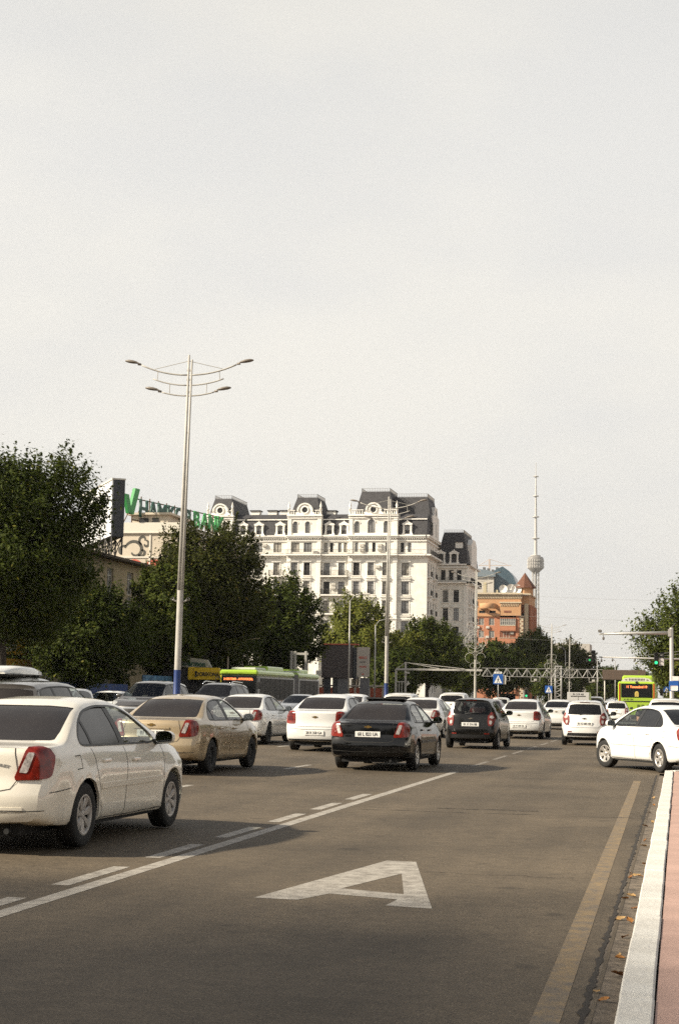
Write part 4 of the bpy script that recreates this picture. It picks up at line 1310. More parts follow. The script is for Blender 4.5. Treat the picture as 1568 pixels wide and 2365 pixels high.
panes = [M_PANE, M_PANE, M_PANE, M_PANE, M_CURT, M_CURT, M_PANED]
for kind, x0, x1 in SECT:
    key = kind + str(cnt[kind]); cnt[kind] += 1
    y = YF - (0.55 if kind == 't' else 0.0)
    op = []
    for ri, (za, zb_) in enumerate(ROWS):
        for xw in wins[key]:
            w = 1.15 if key != 's2' else 1.35
            op.append((xw - w / 2 - x0, xw + w / 2 - x0, za, zb_))
            if ri >= 2: put_window(wb, xw, y, za, w, zb_ - za, pane=rr_.choice(panes), surround=2 if kind == 't' or key == 's2' else 1)
    tw = 0.62 if key in ('s1', 't2', 's2') else 1.5
    for xw in top_row[key]:
        op.append((xw - tw / 2 - x0, xw + tw / 2 - x0, 27.4, 29.1))
        put_window(wb, xw, y, 27.4, tw, 1.7, style='mull' if tw > 1 else 'plain', pane=rr_.choice(panes))
    ztop = 30.45
    if kind == 't':
        ztop = 33.9
        for xw in wins[key]:
            big = key == 't2' and abs(xw + 54.1) < .1
            w = 1.35 if big else 0.95
            op.append((xw - w / 2 - x0, xw + w / 2 - x0, 30.85, 33.0 + (.35 if big else 0)))
            put_window(wb, xw, y, 30.85, w, 2.15 + (.35 if big else 0), style='mull', pane=M_PANE)
            h = 33.0 + (.35 if big else 0)     # round head: white spandrels fill the upper corners
            for s in (1, -1):
                q = [(xw + s * w / 2, h + .01), (xw + s * w / 2, h - w / 2)] + [(xw + s * w / 2 * math.cos(a), h - w / 2 + w / 2 * math.sin(a)) for a in np.linspace(0.15, math.pi / 2, 6)]
                trim.prism(q if s < 0 else q[::-1], y - .02, y + .12)
            n = 10
            for i in range(n):
                a0, a1 = math.pi * i / n, math.pi * (i + 1) / n
                trim.prism([(xw + q_ * math.cos(a), h - w / 2 + q_ * math.sin(a)) for a, q_ in ((a0, w / 2), (a0, w / 2 + .16), (a1, w / 2 + .16), (a1, w / 2))], y - .10, y + .02)
    facade(wall, (x0, y), (1, 0), (0, -1), x1 - x0, 0, ztop, op)
    # returns of the projecting bays
    if kind == 't':
        for xs in (x0, x1): wall.add([(xs, y, 0), (xs, YF + .6, 0), (xs, YF + .6, ztop), (xs, y, ztop)], [(0, 1, 2, 3)])
        wall.add([(x0, y, ztop), (x1, y, ztop), (x1, YF + 4, ztop), (x0, YF + 4, ztop)], [(0, 1, 2, 3)])
    # corner pilasters with capitals
    if kind == 't':
        for xs in (x0 + .38, x1 - .38) if x1 - x0 < 7 else (x0 + .38, x1 - .38, (x0 + x1) / 2 - 1.45, (x0 + x1) / 2 + 1.45):
            if abs(xs - (x0 + x1) / 2) < 2: 
                continue
            trim.box(xs - .30, xs + .30, y - .16, y + .01, 16.3, 25.6); trim.box(xs - .42, xs + .42, y - .26, y + .01, 25.6, 26.3)
            trim.box(xs - .36, xs + .36, y - .20, y + .01, 15.5, 16.0); trim.box(xs - .34, xs + .34, y - .18, y + .01, 30.5, 33.4); trim.box(xs - .34, xs + .34, y - .18, y + .01, 27.1, 29.5)
            trim.box(xs - .30, xs + .30, y - .12, y + .01, 2, 15.2)
    # horizontal mouldings
    trim.box(x0 - .05, x1 + .05, y - .30, y + .02, 15.35, 15.55); trim.box(x0 - .02, x1 + .02, y - .18, y + .02, 15.1, 15.35)
    trim.box(x0 - .05, x1 + .05, y - .22, y + .02, 29.35, 29.6); trim.box(x0 - .12, x1 + .12, y - .50, y + .02, 29.95, 30.2); trim.box(x0 - .16, x1 + .16, y - .66, y + .02, 30.2, 30.46)
    slab.box(x0 - .1, x1 + .1, y - .95, y + .02, 26.72, 26.98); trim.box(x0 - .02, x1 + .02, y - .35, y + .02, 26.35, 26.72)
    for i in range(int((x1 - x0) / .55)): trim.box(x0 + .2 + i * .55, x0 + .38 + i * .55, y - .62, y - .02, 26.5, 26.72)
    for i in range(int((x1 - x0) / .4)): trim.box(x0 + .12 + i * .4, x0 + .26 + i * .4, y - .40, y - .02, 29.72, 29.95)
    railing(iron, x0, x1, y - .85, 26.98, .85, .2)
    for xw in wins[key]:
        for (za, zb_) in ROWS[2:]: railing(iron, xw - .58, xw + .58, y - .12, za + .02, .85, .15)
    if kind == 's':
        frustum(slate, x0 - .02, x1 + .02, YF + .25, YF + 14, 30.46, 33.4, 0.0, .55, .4, 3)
        trim.box(x0, x1, YF + .55, YF + .8, 33.36, 33.55)
        frustum(slate, x0 - .02, x1 + .02, YF + .72, YF + 13.4, 33.5, 34.55, 0.0, 1.4)
        for xw in {'s0': [-78.2, -75.2, -71.2], 's1': [-62.0, -59.3], 's2': [-47.66]}[key]: dormer(wb, xw, YF + .3, 30.5)
    if kind == 't':
        xm = (x0 + x1) / 2
        trim.box(x0 - .12, x1 + .12, y - .40, y + .5, 33.9, 34.15); trim.box(x0 - .06, x1 + .06, y - .22, y + .02, 33.5, 33.75)
        oculus_gable(trim, dark, xm, y + .25, 34.15, 1.25)
        for s, a, b in ((1, xm + 1.85, x1), (-1, x0, xm - 1.85)):
            if b - a > .5: baluster_row(trim, a, b, y + .05, 34.15, .95)
            xe = b - .2 if s > 0 else a + .2
            trim.lathe([(.22, 34.15), (.22, 35.2), (.30, 35.25), (.12, 35.5), (.26, 35.8), (.10, 36.3), (.02, 36.7)], 8, 'z', (xe, y + .05, 0))
# balconies across the recessed bays
for (xa, xb) in ((-63.2, -58.35), (-73.0, -70.2)):
    for za, zb_ in ROWS[3:]:
        slab.box(xa, xb, YF - 1.15, YF + .02, za - .30, za - .05)
        railing(iron, xa + .05, xb - .05, YF - 1.08, za - .05, 1.0, .14)
        for xx in (xa + .05, xb - .05): railing(iron, YF - 1.05, YF, xx, za - .05, 1.0, .2, axis='y')
# corner pavilion: side front towards the avenue
SX = -44.14
ops = []
for (za, zb_) in ROWS:
    for yw in (285.2, 288.2, 291.2, 294.2): ops.append((yw - YF - .55, yw - YF + .55, za, zb_)); put_window(wb, SX, yw, za, 1.1, zb_ - za, R(90), surround=1, pane=rr_.choice(panes))
for yw in (285.2, 288.2, 291.2, 294.2): ops.append((yw - YF - .4, yw - YF + .4, 27.4, 29.1)); put_window(wb, SX, yw, 27.4, .8, 1.7, R(90), style='plain')
facade(wall, (SX, YF), (0, 1), (1, 0), 14, 0, 30.45, ops)
trim.box(SX - .02, SX + .66, YF - .66, YF + 14, 30.2, 30.46); trim.box(SX - .02, SX + .5, YF - .5, YF + 14, 29.95, 30.2); trim.box(SX - .02, SX + .22, YF, YF + 14, 29.35, 29.6)
slab.box(SX - .02, SX + .95, YF - .95, YF + 14, 26.722, 26.982); trim.box(SX - .02, SX + .3, YF - .3, YF + 14, 15.352, 15.552)
railing(iron, YF - .8, YF + 14, SX + .85, 26.98, .85, .22, axis='y')
for (za, zb_) in ROWS[2:]:
    for yw in (285.2, 291.2):
        slab.box(SX, SX + .75, yw - 1.0, yw + 1.0, za - .28, za - .08)
        railing(iron, yw - .95, yw + .95, SX + .7, za - .08, .95, .16, axis='y')
for yy in (YF + .3, 286.7, 289.7, 292.7, YF + 13.7): trim.box(SX - .01, SX + .15, yy - .3, yy + .3, 15.6, 26.3)
frustum(slate, -49.3, SX + .05, YF + .3, YF + 14, 30.46, 33.4, .45, .5, .4, 3)
# tall roof bodies of the towers
def tower_roof(x0, x1, y0, y1, z0, z1, dx, dy, rail=True):
    frustum(slate, x0, x1, y0, y1, z0, z1, dx, dy, .25, 3)
    if rail:
        railing(crest, x0 + dx, x1 - dx, y0 + dy, z1, .62, .3, 'x', .03); railing(crest, y0 + dy, y1 - dy, x1 - dx, z1, .62, .3, 'y', .03); railing(crest, y0 + dy, y1 - dy, x0 + dx, z1, .62, .3, 'y', .03); railing(crest, x0 + dx, x1 - dx, y1 - dy, z1, .62, .3, 'x', .03)
tower_roof(-84.8, -80.1, YF + .4, YF + 13, 34.0, 37.5, .75, .9)
tower_roof(-69.3, -63.7, YF + .4, YF + 9, 34.0, 37.6, .95, .9)
tower_roof(-57.3, -50.2, YF + .4, YF + 10, 34.0, 38.6, .95, 1.0)
tower_roof(-53.5, -43.95, YF + 3.2, YF + 13.5, 33.3, 37.9, .75, 1.0)
# side gable on the avenue front
trim.prism([(YF + 5.2, 30.46), (YF + 12.8, 30.46), (YF + 12.8, 34.6), (YF + 11, 34.9), (YF + 10.4, 36.4), (YF + 7.6, 36.4), (YF + 7.0, 34.9), (YF + 5.2, 34.6)], SX - .6, SX + .35, 'x')
dark.lathe([(.5, SX + .36), (.01, SX + .36)], 16, 'x', (0, YF + 9, 35.4))
for yw in (286.6 + 1.5, 290.8 + 1.3): put_window(wb, SX + .36 + .14, yw, 31.0, .95, 2.2, R(90), style='mull')
# roof boxes
for xc, zc in ((-76.6, 34.5), (-73.3, 34.5), (-71.0, 34.5), (-62.2, 34.4)):
    trim.box(xc - .8, xc + .8, YF + 2.4, YF + 4, zc - .4, zc + .75); slate.box(xc - 1.0, xc + 1.0, YF + 2.2, YF + 4.2, zc + .75, zc + .95)
# second, lower wing further back
Y2, X2 = 297.0, -38.6
ops = []
R2 = [(z - 3.9, zz - 3.9) for z, zz in ROWS]
for (za, zb_) in R2[1:]:
    for xw in (-42.6, -40.6): ops.append((xw + 44.14 - .5, xw + 44.14 + .5, za, zb_)); put_window(wb, xw, Y2, za, 1.0, zb_ - za, surround=1, pane=rr_.choice([M_PANED, M_PANE]))
for xw in (-43.1, -41.6, -40.1): ops.append((xw + 44.14 - .42, xw + 44.14 + .42, 23.4, 25.3)); put_window(wb, xw, Y2, 23.4, .84, 1.9, style='plain', pane=M_PANED)
facade(wall, (-44.14, Y2), (1, 0), (0, -1), X2 + 44.14, 0, 26.4, ops)
ops = []
for (za, zb_) in R2[1:]:
    for yw in (299.4, 302.6, 305.8, 309.0): ops.append((yw - Y2 - .5, yw - Y2 + .5, za, zb_)); put_window(wb, X2, yw, za, 1.0, zb_ - za, R(90), surround=1)
facade(wall, (X2, Y2), (0, 1), (1, 0), 16, 0, 26.4, ops)
trim.box(-44.1, X2 + .6, Y2 - .6, Y2 + .02, 26.2, 26.45); trim.box(X2 - .02, X2 + .6, Y2 - .6, Y2 + 16, 26.202, 26.452); trim.box(-44.1, X2 + .4, Y2 - .4, Y2 + .02, 25.7, 25.95)
slab.box(-44.1, X2 + .9, Y2 - .9, Y2 + .02, 22.8, 23.05); slab.box(X2 - .02, X2 + .9, Y2 - .9, Y2 + 16, 22.802, 23.052)
railing(iron, -44.0, X2 + .8, Y2 - .8, 23.05, .85, .22); railing(iron, Y2 - .8, Y2 + 16, X2 + .8, 23.05, .85, .22, axis='y')
for (za, zb_) in R2[2:]:
    for yw in (300.9, 307.4): slab.box(X2, X2 + .75, yw - 1.2, yw + 1.2, za - .28, za - .08); railing(iron, yw - 1.1, yw + 1.1, X2 + .7, za - .08, .95, .16, axis='y')
for xs in (-43.75, X2 - .35): trim.box(xs - .3, xs + .3, Y2 - .16, Y2 + .01, 8, 22.4)
frustum(slate, -44.1, X2 + .05, Y2 + .2, Y2 + 16, 26.45, 29.2, .3, .5, .4, 3)
frustum(slate, -43.9, X2 - .4, Y2 + 1.2, Y2 + 15, 29.2, 32.6, .6, 1.0, .5, 3)
railing(crest, -43.3, X2 - 1.0, Y2 + 2.2, 32.6, .5, .3, 'x', .03); railing(crest, Y2 + 2.2, Y2 + 14, X2 - 1.0, 32.6, .5, .3, 'y', .03)
for xw in (-43.6, -41.1): dormer(wb, xw, Y2 + .25, 26.5, pane=M_PANED)
trim.box(-41.0, -39.6, Y2 + 1.0, Y2 + 2.6, 29.5, 30.6); slate.box(-41.2, -39.4, Y2 + .8, Y2 + 2.8, 30.6, 30.8)
trim.prism([(Y2 + 4, 26.45), (Y2 + 12, 26.45), (Y2 + 12, 30.4), (Y2 + 10, 31.6), (Y2 + 6, 31.6), (Y2 + 4, 30.4)], X2 - .6, X2 + .3, 'x')
# hidden back and far ends close the volume
wall.add([(-85, YF, 0), (-85, YF + 30, 0), (-85, YF + 30, 30.4), (-85, YF, 30.4)], [(3, 2, 1, 0)])
wall.add([(-85, YF + 30, 0), (X2, YF + 30, 0), (X2, YF + 30, 26.4), (-85, YF + 30, 30.4)], [(3, 2, 1, 0)])
wall.add([(-85, YF + 12, 30.4), (-44.2, YF + 12, 30.4), (-44.2, YF + 30, 30.4), (-85, YF + 30, 30.4)], [(0, 1, 2, 3)])
wb.put(wall, 'wall', M_STUC); wb.put(trim, 'cornice', M_TRIM); wb.put(dark, 'round_window', M_PANED); wb.put(slate, 'mansard_roof', M_SLATE); wb.put(slab, 'balcony_slab', M_TRIM)
tag(wb.put(crest, 'roof_railing', mat('roof_railing_grey', (0.22, 0.21, 0.20), 0.6)), kind='stuff'); tag(wb.put(iron, 'balcony_railing', M_IRON), kind='stuff')
for xa, ya, za in ((-76.6, YF, 28.4), (-74.0, YF, 28.4), (-55.8, YF - .55, 28.3), (-55.8, YF - .55, 27.5), (-52.5, YF - .55, 28.3), (-52.5, YF - .55, 27.6), (-52.8, YF - .55, 24.4), (-67.0, YF - .55, 21.2), (-61.0, YF, 21.3), (-61.0, YF, 20.6), (-61.0, YF, 17.8), (-55.4, YF - .55, 17.9), (-64.3, YF - .8, 27.0)): ac_unit(wb, xa, ya, za)

# ---- orange brick block beyond it
ob = Site('brick_building', 'orange brick apartment block with tan top storeys and a pointed brown turret', 'building', (-42, 384, 0))
def brick_material(name, c1, c2, mortar, sx=1.0):
    m = bpy.data.materials.new(name); m.use_nodes = True
    nt = m.node_tree; b = nt.nodes['Principled BSDF']; tc = nt.nodes.new('ShaderNodeTexCoord'); n = nt.nodes.new('ShaderNodeTexNoise')
    n.inputs['Scale'].default_value = 1.1; n.inputs['Detail'].default_value = 9; n.inputs['Roughness'].default_value = .75
    nt.links.new(tc.outputs['Object'], n.inputs['Vector'])
    r = nt.nodes.new('ShaderNodeMapRange'); r.inputs['From Min'].default_value = .3; r.inputs['From Max'].default_value = .7
    mx = nt.nodes.new('ShaderNodeMix'); mx.data_type = 'RGBA'; mx.inputs['A'].default_value = c1 + (1,); mx.inputs['B'].default_value = c2 + (1,)
    nt.links.new(n.outputs['Fac'], r.inputs['Value']); nt.links.new(r.outputs['Result'], mx.inputs['Factor']); nt.links.new(mx.outputs['Result'], b.inputs['Base Color'])
    b.inputs['Roughness'].default_value = .9
    return m
M_BRK = brick_material('orange_brick', (.40, .155, .085), (.47, .21, .12), (0, 0, 0)); M_TAN = brick_material('tan_brick', (.46, .25, .125), (.52, .31, .165), (0, 0, 0)); M_DBRK = brick_material('dark_and_shaded_brick', (.16, .06, .035), (.24, .10, .06), (0, 0, 0))
M_LAT = mat('pale_lattice', (.55, .46, .33), .85, var=.2, vscale=4)
Y0 = 384.0
brk = ob.mb(); tan = ob.mb(); lat = ob.mb(); drk = ob.mb(); rf = ob.mb()
op = []; opt = []
X0 = -52.0
for zf in (4.0, 7.0, 10.0, 13.0, 16.0, 19.0):
    for xw in (-49.8, -46.4, -43.9):
        op.append((xw - .65 - X0, xw + .65 - X0, zf, zf + 1.7)); put_window(ob, xw, Y0, zf, 1.3, 1.7, frame=M_FRAMEW, pane=M_CURT if (int(zf) + int(xw)) % 3 else M_PANE, style='mull')
facade(brk, (X0, Y0), (1, 0), (0, -1), -41.9 - X0, 0, 21.3, op)
for xw in (-46.2, -43.7): opt.append((xw - .75 - X0, xw + .75 - X0, 21.9, 22.5)); put_window(ob, xw, Y0, 21.9, 1.5, .6, style='plain', pane=M_PANED)
facade(tan, (X0, Y0), (1, 0), (0, -1), -41.9 - X0, 21.3, 26.4, opt)
tan.box(X0, -41.9, Y0 - .25, Y0 - .01, 21.1, 21.45); tan.lathe([(1.9, 22.9), (2.0, 23.0), (2.0, 24.1), (1.9, 24.2)], 24, 'z', (-44.8, Y0 - .1, 0))
lat.box(X0 - .3, -36.6, Y0 - .65, Y0 + .2, 26.4, 26.8); lat.box(X0, -36.9, Y0 - .10, Y0 - .01, 25.4, 26.3)
for i in range(38):                                     # slanted brick frieze under the roof edge
    xx = X0 + .3 + i * .4
    lat.prism([(xx, 25.45), (xx + .14, 25.45), (xx + .40, 26.2), (xx + .26, 26.2)], Y0 - .2, Y0 - .09)
# glazed balcony bay
bx0, bx1 = -41.9, -38.1
tan.box(bx0, -36.9, Y0 - .7, Y0 + 3, 21.3, 24.6); lat.box(bx0 - .1, -36.7, Y0 - .95, Y0 - .6, 24.3, 24.6); tan.box(bx0, -36.9, Y0 - .02, Y0 + 3, 24.6, 26.4)
for i in range(11):
    xx = bx0 + .15 + i * .40
    lat.prism([(xx, 23.5), (xx + .14, 23.5), (xx + .4, 24.2), (xx + .26, 24.2)], Y0 - .82, Y0 - .69)
drk.box(-40.9, -39.2, Y0 - .75, Y0 - .69, 22.0, 22.5)
glz = ob.mb(); gfr = ob.mb()
for i, zf in enumerate((3.0, 6.0, 9.0, 12.0, 15.0, 18.0)):
    brk.box(bx0, bx1, Y0 - .75, Y0 + .1, zf - .2, zf + .9); lat.box(bx0 - .05, bx1 + .05, Y0 - .82, Y0 + .05, zf + .9, zf + 1.0)
    drk.box(bx0 + .02, bx1 - .02, Y0 + .06, Y0 + .3, zf + 1.0, zf + 2.8)
    brk.box(bx0, bx1, Y0 - .70, Y0 + .1, zf + 2.62, zf + 2.80)
    if i != 4:
        glz.box(bx0 + .1, bx1 - .1, Y0 - .60, Y0 - .56, zf + 1.0, zf + 2.65)
        for k in range(8): gfr.box(bx0 + .08 + k * .51, bx0 + .16 + k * .51, Y0 - .66, Y0 - .61, zf + 1.0, zf + 2.65)
        gfr.box(bx0 + .1, bx1 - .1, Y0 - .66, Y0 - .612, zf + 1.0, zf + 1.08); gfr.box(bx0 + .1, bx1 - .1, Y0 - .66, Y0 - .612, zf + 1.9, zf + 1.97)
    else:
        put_window(ob, -40.4, Y0 - .12, zf + .95, 1.4, 1.6, frame=M_FRAMEW, pane=M_CURT)
        ac_unit(ob, -39.0, Y0 + .1, zf + 1.9)
brk.box(bx1, -37.3, Y0 - .3, Y0 + 3, 0, 21.3)
# corner piers of rough pale and dark brick, then the side front with shade put into its colour
for k, xx in enumerate((-37.3, -36.2)):
    lat.box(xx, xx + .95, Y0 - .2 + k * 1.2, Y0 + 4 + k, 0, 21.3 + k * 3)
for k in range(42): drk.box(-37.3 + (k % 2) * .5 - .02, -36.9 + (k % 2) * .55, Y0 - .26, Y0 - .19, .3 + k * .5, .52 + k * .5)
op2 = []
for zf in (4.0, 7.0, 10.0, 13.0, 16.0, 19.0, 22.0):
    for yw in (388.2, 392.5, 396.8): op2.append((yw - 385.2 - .6, yw - 385.2 + .6, zf, zf + 1.6)); put_window(ob, -35.1, yw, zf, 1.2, 1.6, R(90), frame=M_FRAMEW)
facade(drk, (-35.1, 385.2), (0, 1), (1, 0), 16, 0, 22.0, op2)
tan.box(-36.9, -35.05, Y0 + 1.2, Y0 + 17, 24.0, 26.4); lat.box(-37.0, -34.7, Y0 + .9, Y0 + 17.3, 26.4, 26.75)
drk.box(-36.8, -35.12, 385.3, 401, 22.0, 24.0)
for yy in (386, 390.3, 394.6, 399): brk.box(-35.1, -34.5, yy, yy + 1.1, 0, 24)
rf.box(X0, -35.2, Y0, Y0 + 17, 26.3, 26.45); brk.box(X0, X0 + .1, Y0, Y0 + 17, 0, 26.3); brk.box(X0, -35.2, Y0 + 16.9, Y0 + 17, 0, 26.3)
tur = ob.mb()
tur.lathe([(2.0, 26.4), (2.0, 28.3)], 8, 'z', (-36.4, Y0 + 4.5, 0), False)
ob.put(tur, 'turret_drum', M_TAN)
tr = ob.mb(); tr.lathe([(2.75, 28.2), (2.6, 28.5), (1.3, 30.2), (.02, 32.0)], 8, 'z', (-36.4, Y0 + 4.5, 0), False)
ob.put(tr, 'turret_roof', mat('brown_tiles', (.14, .055, .03), .8, var=.3, vscale=3))
for nm, q, m_ in (('wall', brk, M_BRK), ('upper_wall', tan, M_TAN), ('frieze', lat, M_LAT), ('side_wall', drk, M_DBRK), ('roof', rf, M_CONC), ('balcony_glazing', glz, M_PANE), ('balcony_frame', gfr, M_FRAMEW)): ob.put(q, nm, m_)
for xa, za in ((-44.8, 18.2), (-47.2, 18.2), (-44.9, 15.9), (-43.0, 12.1)): ac_unit(ob, xa, Y0, za)
for i, (xx, yy, s) in enumerate(((-41.4, 386, 1.0), (-39.6, 386.5, 1.2), (-38.2, 386.4, 1.2))):      # dishes on the roof
    d = ob.mb(); d.lathe([(s, 0), (s * .7, .25), (s * .3, .4), (.01, .44)], 16, 'y', (xx, yy, 27.9)); d.tube([(xx, yy + .4, 26.4), (xx, yy + .4, 27.9)], .06)
    ob.put(d, 'satellite_dish', mat('dish_white', (.72, .70, .66), .5))

# ---- blue glass bank tower, far
nb = Site('glass_tower', 'blue glass office tower with curved roof and pale stone flank', 'building', (-76, 700, 0))
q = nb.mb()
poly = [(-79.0, 0), (-69.5, 0), (-69.5, 52), (-70.6, 54.8), (-72.6, 57.2), (-75.4, 59.2), (-77.5, 58.2), (-79.0, 57.4)]
q.prism(poly, 700, 716)
nb.put(q, 'glass_wall', mat('blue_glass', (.06, .10, .13), .25, spec=.5, var=.25, vscale=.25))
q = nb.mb(); q.box(-90, -79.0, 698, 716, 0, 54.5); q.box(-69.5, -66.8, 699.5, 716, 0, 50.5); nb.put(q, 'stone_flank', mat('pale_stone', (.52, .48, .42), .85, var=.1, vscale=.3))
q = nb.mb(); q.prism([(-91, 54.5), (-78.2, 54.5), (-78.2, 56.2), (-82, 57.4), (-91, 58.5)], 697, 716); q.box(-79.6, -69.2, 699.0, 699.9, 44, 48.2); nb.put(q, 'roof', mat('blue_grey_roof', (.16, .20, .23), .6))
q = nb.mb()
for i in range(26): q.box(-79 + i * .37, -78.95 + i * .37, 699.9, 699.97, 0, 52)
for i in range(15): q.box(-79, -69.5, 699.88, 699.96, i * 3.6, i * 3.6 + .12)
nb.put(q, 'glazing_bar', mat('blue_bar', (.10, .17, .21), .5))
q = nb.mb()
for xx in (-77.7, -75.2, -72.8): q.box(xx - .5, xx + .5, 698.6, 698.98, 44.2, 48.8)
q.box(-83.6, -82.2, 697.8, 697.98, 20, 52)
nb.put(q, 'sign_letter', mat('pale_gold', (.5, .43, .28), .6))
q = nb.mb()
for i in range(7): q.box(-90 + i * 1.9, -89 + i * 1.9, 702, 704, 56, 59.0 - (i % 3) * .5)
nb.put(q, 'roof_plant', mat('roof_plant', (.12, .12, .12), .8))
# ---- tower crane, farther still
tcx = Site('tower_crane', 'thin pale tower crane behind the blue glass tower', 'crane', (-102, 880, 0))
q = tcx.mb(); q.box(-102.5, -101.5, 879.5, 880.5, 0, 78); tcx.put(q, 'mast', mat('crane_pale', (.50, .42, .37), .6))
q = tcx.mb(); q.box(-108, -90, 879.7, 880.2, 74.3, 74.7); q.tube([(-102, 880, 78), (-92, 880, 75)], .12, 4); q.tube([(-102, 880, 78), (-107, 880, 75)], .12, 4); tcx.put(q, 'jib', MATS['crane_pale'])

# ---- television tower
tv = Site('television_tower', 'tall slender television tower with a round pod and needle mast', 'tower', (-225.3, 2586, 0))
M_TVW = mat('tower_white', (.50, .48, .45), .6); M_TVP = mat('tower_pod', (.24, .225, .21), .6, var=.3, vscale=.15)
cx_, cy_ = -225.3, 2586
q = tv.mb()
q.lathe([(2.6, 231), (2.3, 259), (1.9, 294), (1.5, 328), (1.0, 360), (.6, 361), (.45, 384)], 12, 'z', (cx_, cy_, 0)); tv.put(q, 'mast', M_TVW)
q = tv.mb()
for z_, r_ in ((259, 6), (294, 5.5), (328, 4.6), (360, 4.2), (231, 8)): q.lathe([(.5, z_), (r_, z_ + .2), (r_, z_ + 1.6), (.5, z_ + 1.8)], 14, 'z', (cx_, cy_, 0))
tv.put(q, 'mast_platform', M_TVW)
q = tv.mb(); q.lathe([(4, 203), (9, 208), (12.4, 211), (12.8, 216), (12.4, 221), (12.9, 226), (12.0, 229), (7.5, 231), (3, 232)], 24, 'z', (cx_, cy_, 0)); tv.put(q, 'pod', M_TVP)
q = tv.mb()
for k in range(24):
    a = 2 * math.pi * k / 24
    for z0_, z1_ in ((211.5, 215.5), (217, 220.5), (222, 225.5)): q.tube([(cx_ + 12.9 * math.cos(a), cy_ + 12.9 * math.sin(a), z0_), (cx_ + 12.9 * math.cos(a), cy_ + 12.9 * math.sin(a), z1_)], .7, 4)
tv.put(q, 'pod_fin', M_TVW)
q = tv.mb()
for k in range(8):
    a = 2 * math.pi * k / 8
    q.tube([(cx_ + 5.6 * math.cos(a), cy_ + 5.6 * math.sin(a), 205), (cx_ + 6.2 * math.cos(a), cy_ + 6.2 * math.sin(a), 60), (cx_ + 9 * math.cos(a), cy_ + 9 * math.sin(a), 0)], .55, 5)
for i in range(26):
    z_ = 6 + i * 7.7
    pts = [(cx_ + 5.9 * math.cos(2 * math.pi * k / 8), cy_ + 5.9 * math.sin(2 * math.pi * k / 8), z_ + (k % 2) * 3.8) for k in range(9)]
    q.tube(pts, .3, 4)
tv.put(q, 'lattice_shaft', M_TVW)
q = tv.mb(); q.lathe([(2.0, 0), (2.0, 204)], 10, 'z', (cx_, cy_, 0)); tv.put(q, 'lift_shaft', M_TVP)
q = tv.mb()
for k in range(3):
    a = 2 * math.pi * k / 3 + .5
    q.tube([(cx_ + 5.5 * math.cos(a), cy_ + 5.5 * math.sin(a), 92), (cx_ + 46 * math.cos(a), cy_ + 46 * math.sin(a), 0)], 1.2, 6)
tv.put(q, 'leg_strut', M_TVW)

# ---- left of the avenue: tan house, cream house with mural and rooftop sign, billboard
M_TANW = mat('tan_plaster', (.42, .34, .21), .9, var=.15, vscale=.6); M_CREAM = mat('cream_plaster', (.62, .54, .43), .9, var=.08, vscale=.5)
th = Site('tan_house', 'tan four storey house under the big billboard, behind the trees', 'building', (-46, 110, 0))
q = th.mb(); op = []
for zf in (1.2, 4.2, 6.9, 8.9 - .2):
    for yw in (98.5, 101.8, 105.2, 109.3, 113.6, 117.9, 122, 126): 
        op.append((yw - 96 - .65, yw - 96 + .65, zf, zf + 1.7)); put_window(th, -40, yw, zf, 1.3, 1.7, R(90), frame=M_FRAMEW, pane=M_PANE)
facade(q, (-40, 96), (0, 1), (1, 0), 34, 0, 11.0, op); facade(q, (-54, 96), (1, 0), (0, -1), 14, 0, 11.0, [])
q.box(-54, -40.1, 129.8, 130, 0, 11); th.put(q, 'wall', M_TANW)
q = th.mb(); q.prism([(-54.6, 11.0), (-39.2, 11.0), (-39.2, 11.18), (-47, 12.4), (-54.6, 11.3)], 95.4, 130.6); th.put(q, 'roof', mat('brown_roof', (.10, .075, .05), .9, var=.2, vscale=2))
ch_ = Site('cream_house', 'cream painted house with a scroll mural behind the billboard', 'building', (-51, 148, 0))
q = ch_.mb(); op = [(52 - 46.1 - .45, 52 - 46.1 + .45, 14.0, 15.2), (52 - 46.1 - .45, 52 - 46.1 + .45, 11.0, 12.2)]
facade(q, (-58, 141), (1, 0), (0, -1), 12.85, 0, 16.3, [(o[0] + 6, o[1] + 6, o[2], o[3]) for o in op]); facade(q, (-45.15, 141), (0, 1), (1, 0), 26, 0, 16.3, [])
q.box(-58, -45.3, 166.9, 167, 0, 16.3); q.box(-58, -57.9, 141, 167, 0, 16.3); ch_.put(q, 'wall', M_CREAM)
for o in op: put_window(ch_, -46.1, 141, o[2], .9, 1.2, style='mull', frame=M_FRAMEW, pane=M_PANED)
q = ch_.mb(); q.box(-58.1, -45.0, 140.85, 141.0, 16.3, 17.2); q.box(-45.15, -45.0, 141.0, 167, 16.3, 17.2); q.box(-58.1, -45.0, 140.8, 140.98, 16.2, 16.298)
q.box(-47.9, -47.75, 140.93, 140.99, 8, 16.2); q.box(-58, -45.2, 140.93, 140.989, 13.9, 14.05); ch_.put(q, 'parapet', mat('white_band', (.70, .65, .56), .85))
q = ch_.mb(); q.box(-58, -45.2, 141.1, 166.9, 16.2, 16.35); ch_.put(q, 'roof', M_CONC)
q = ch_.mb(); q.box(-50.6, -47.0, 143.5, 149, 16.3, 18.2); q.box(-51.0, -46.6, 143.1, 149.4, 18.2, 18.4); ch_.put(q, 'roof_cabin', M_CREAM)
q = ch_.mb(); q.box(-48.5, -47.9, 143.4, 143.5, 17.0, 17.9); q.box(-49.8, -48.9, 143.4, 143.5, 17.4, 17.9); ch_.put(q, 'cabin_window', M_PANED)
q = ch_.mb()                      # scroll and leaf mural, laid flat on the plaster
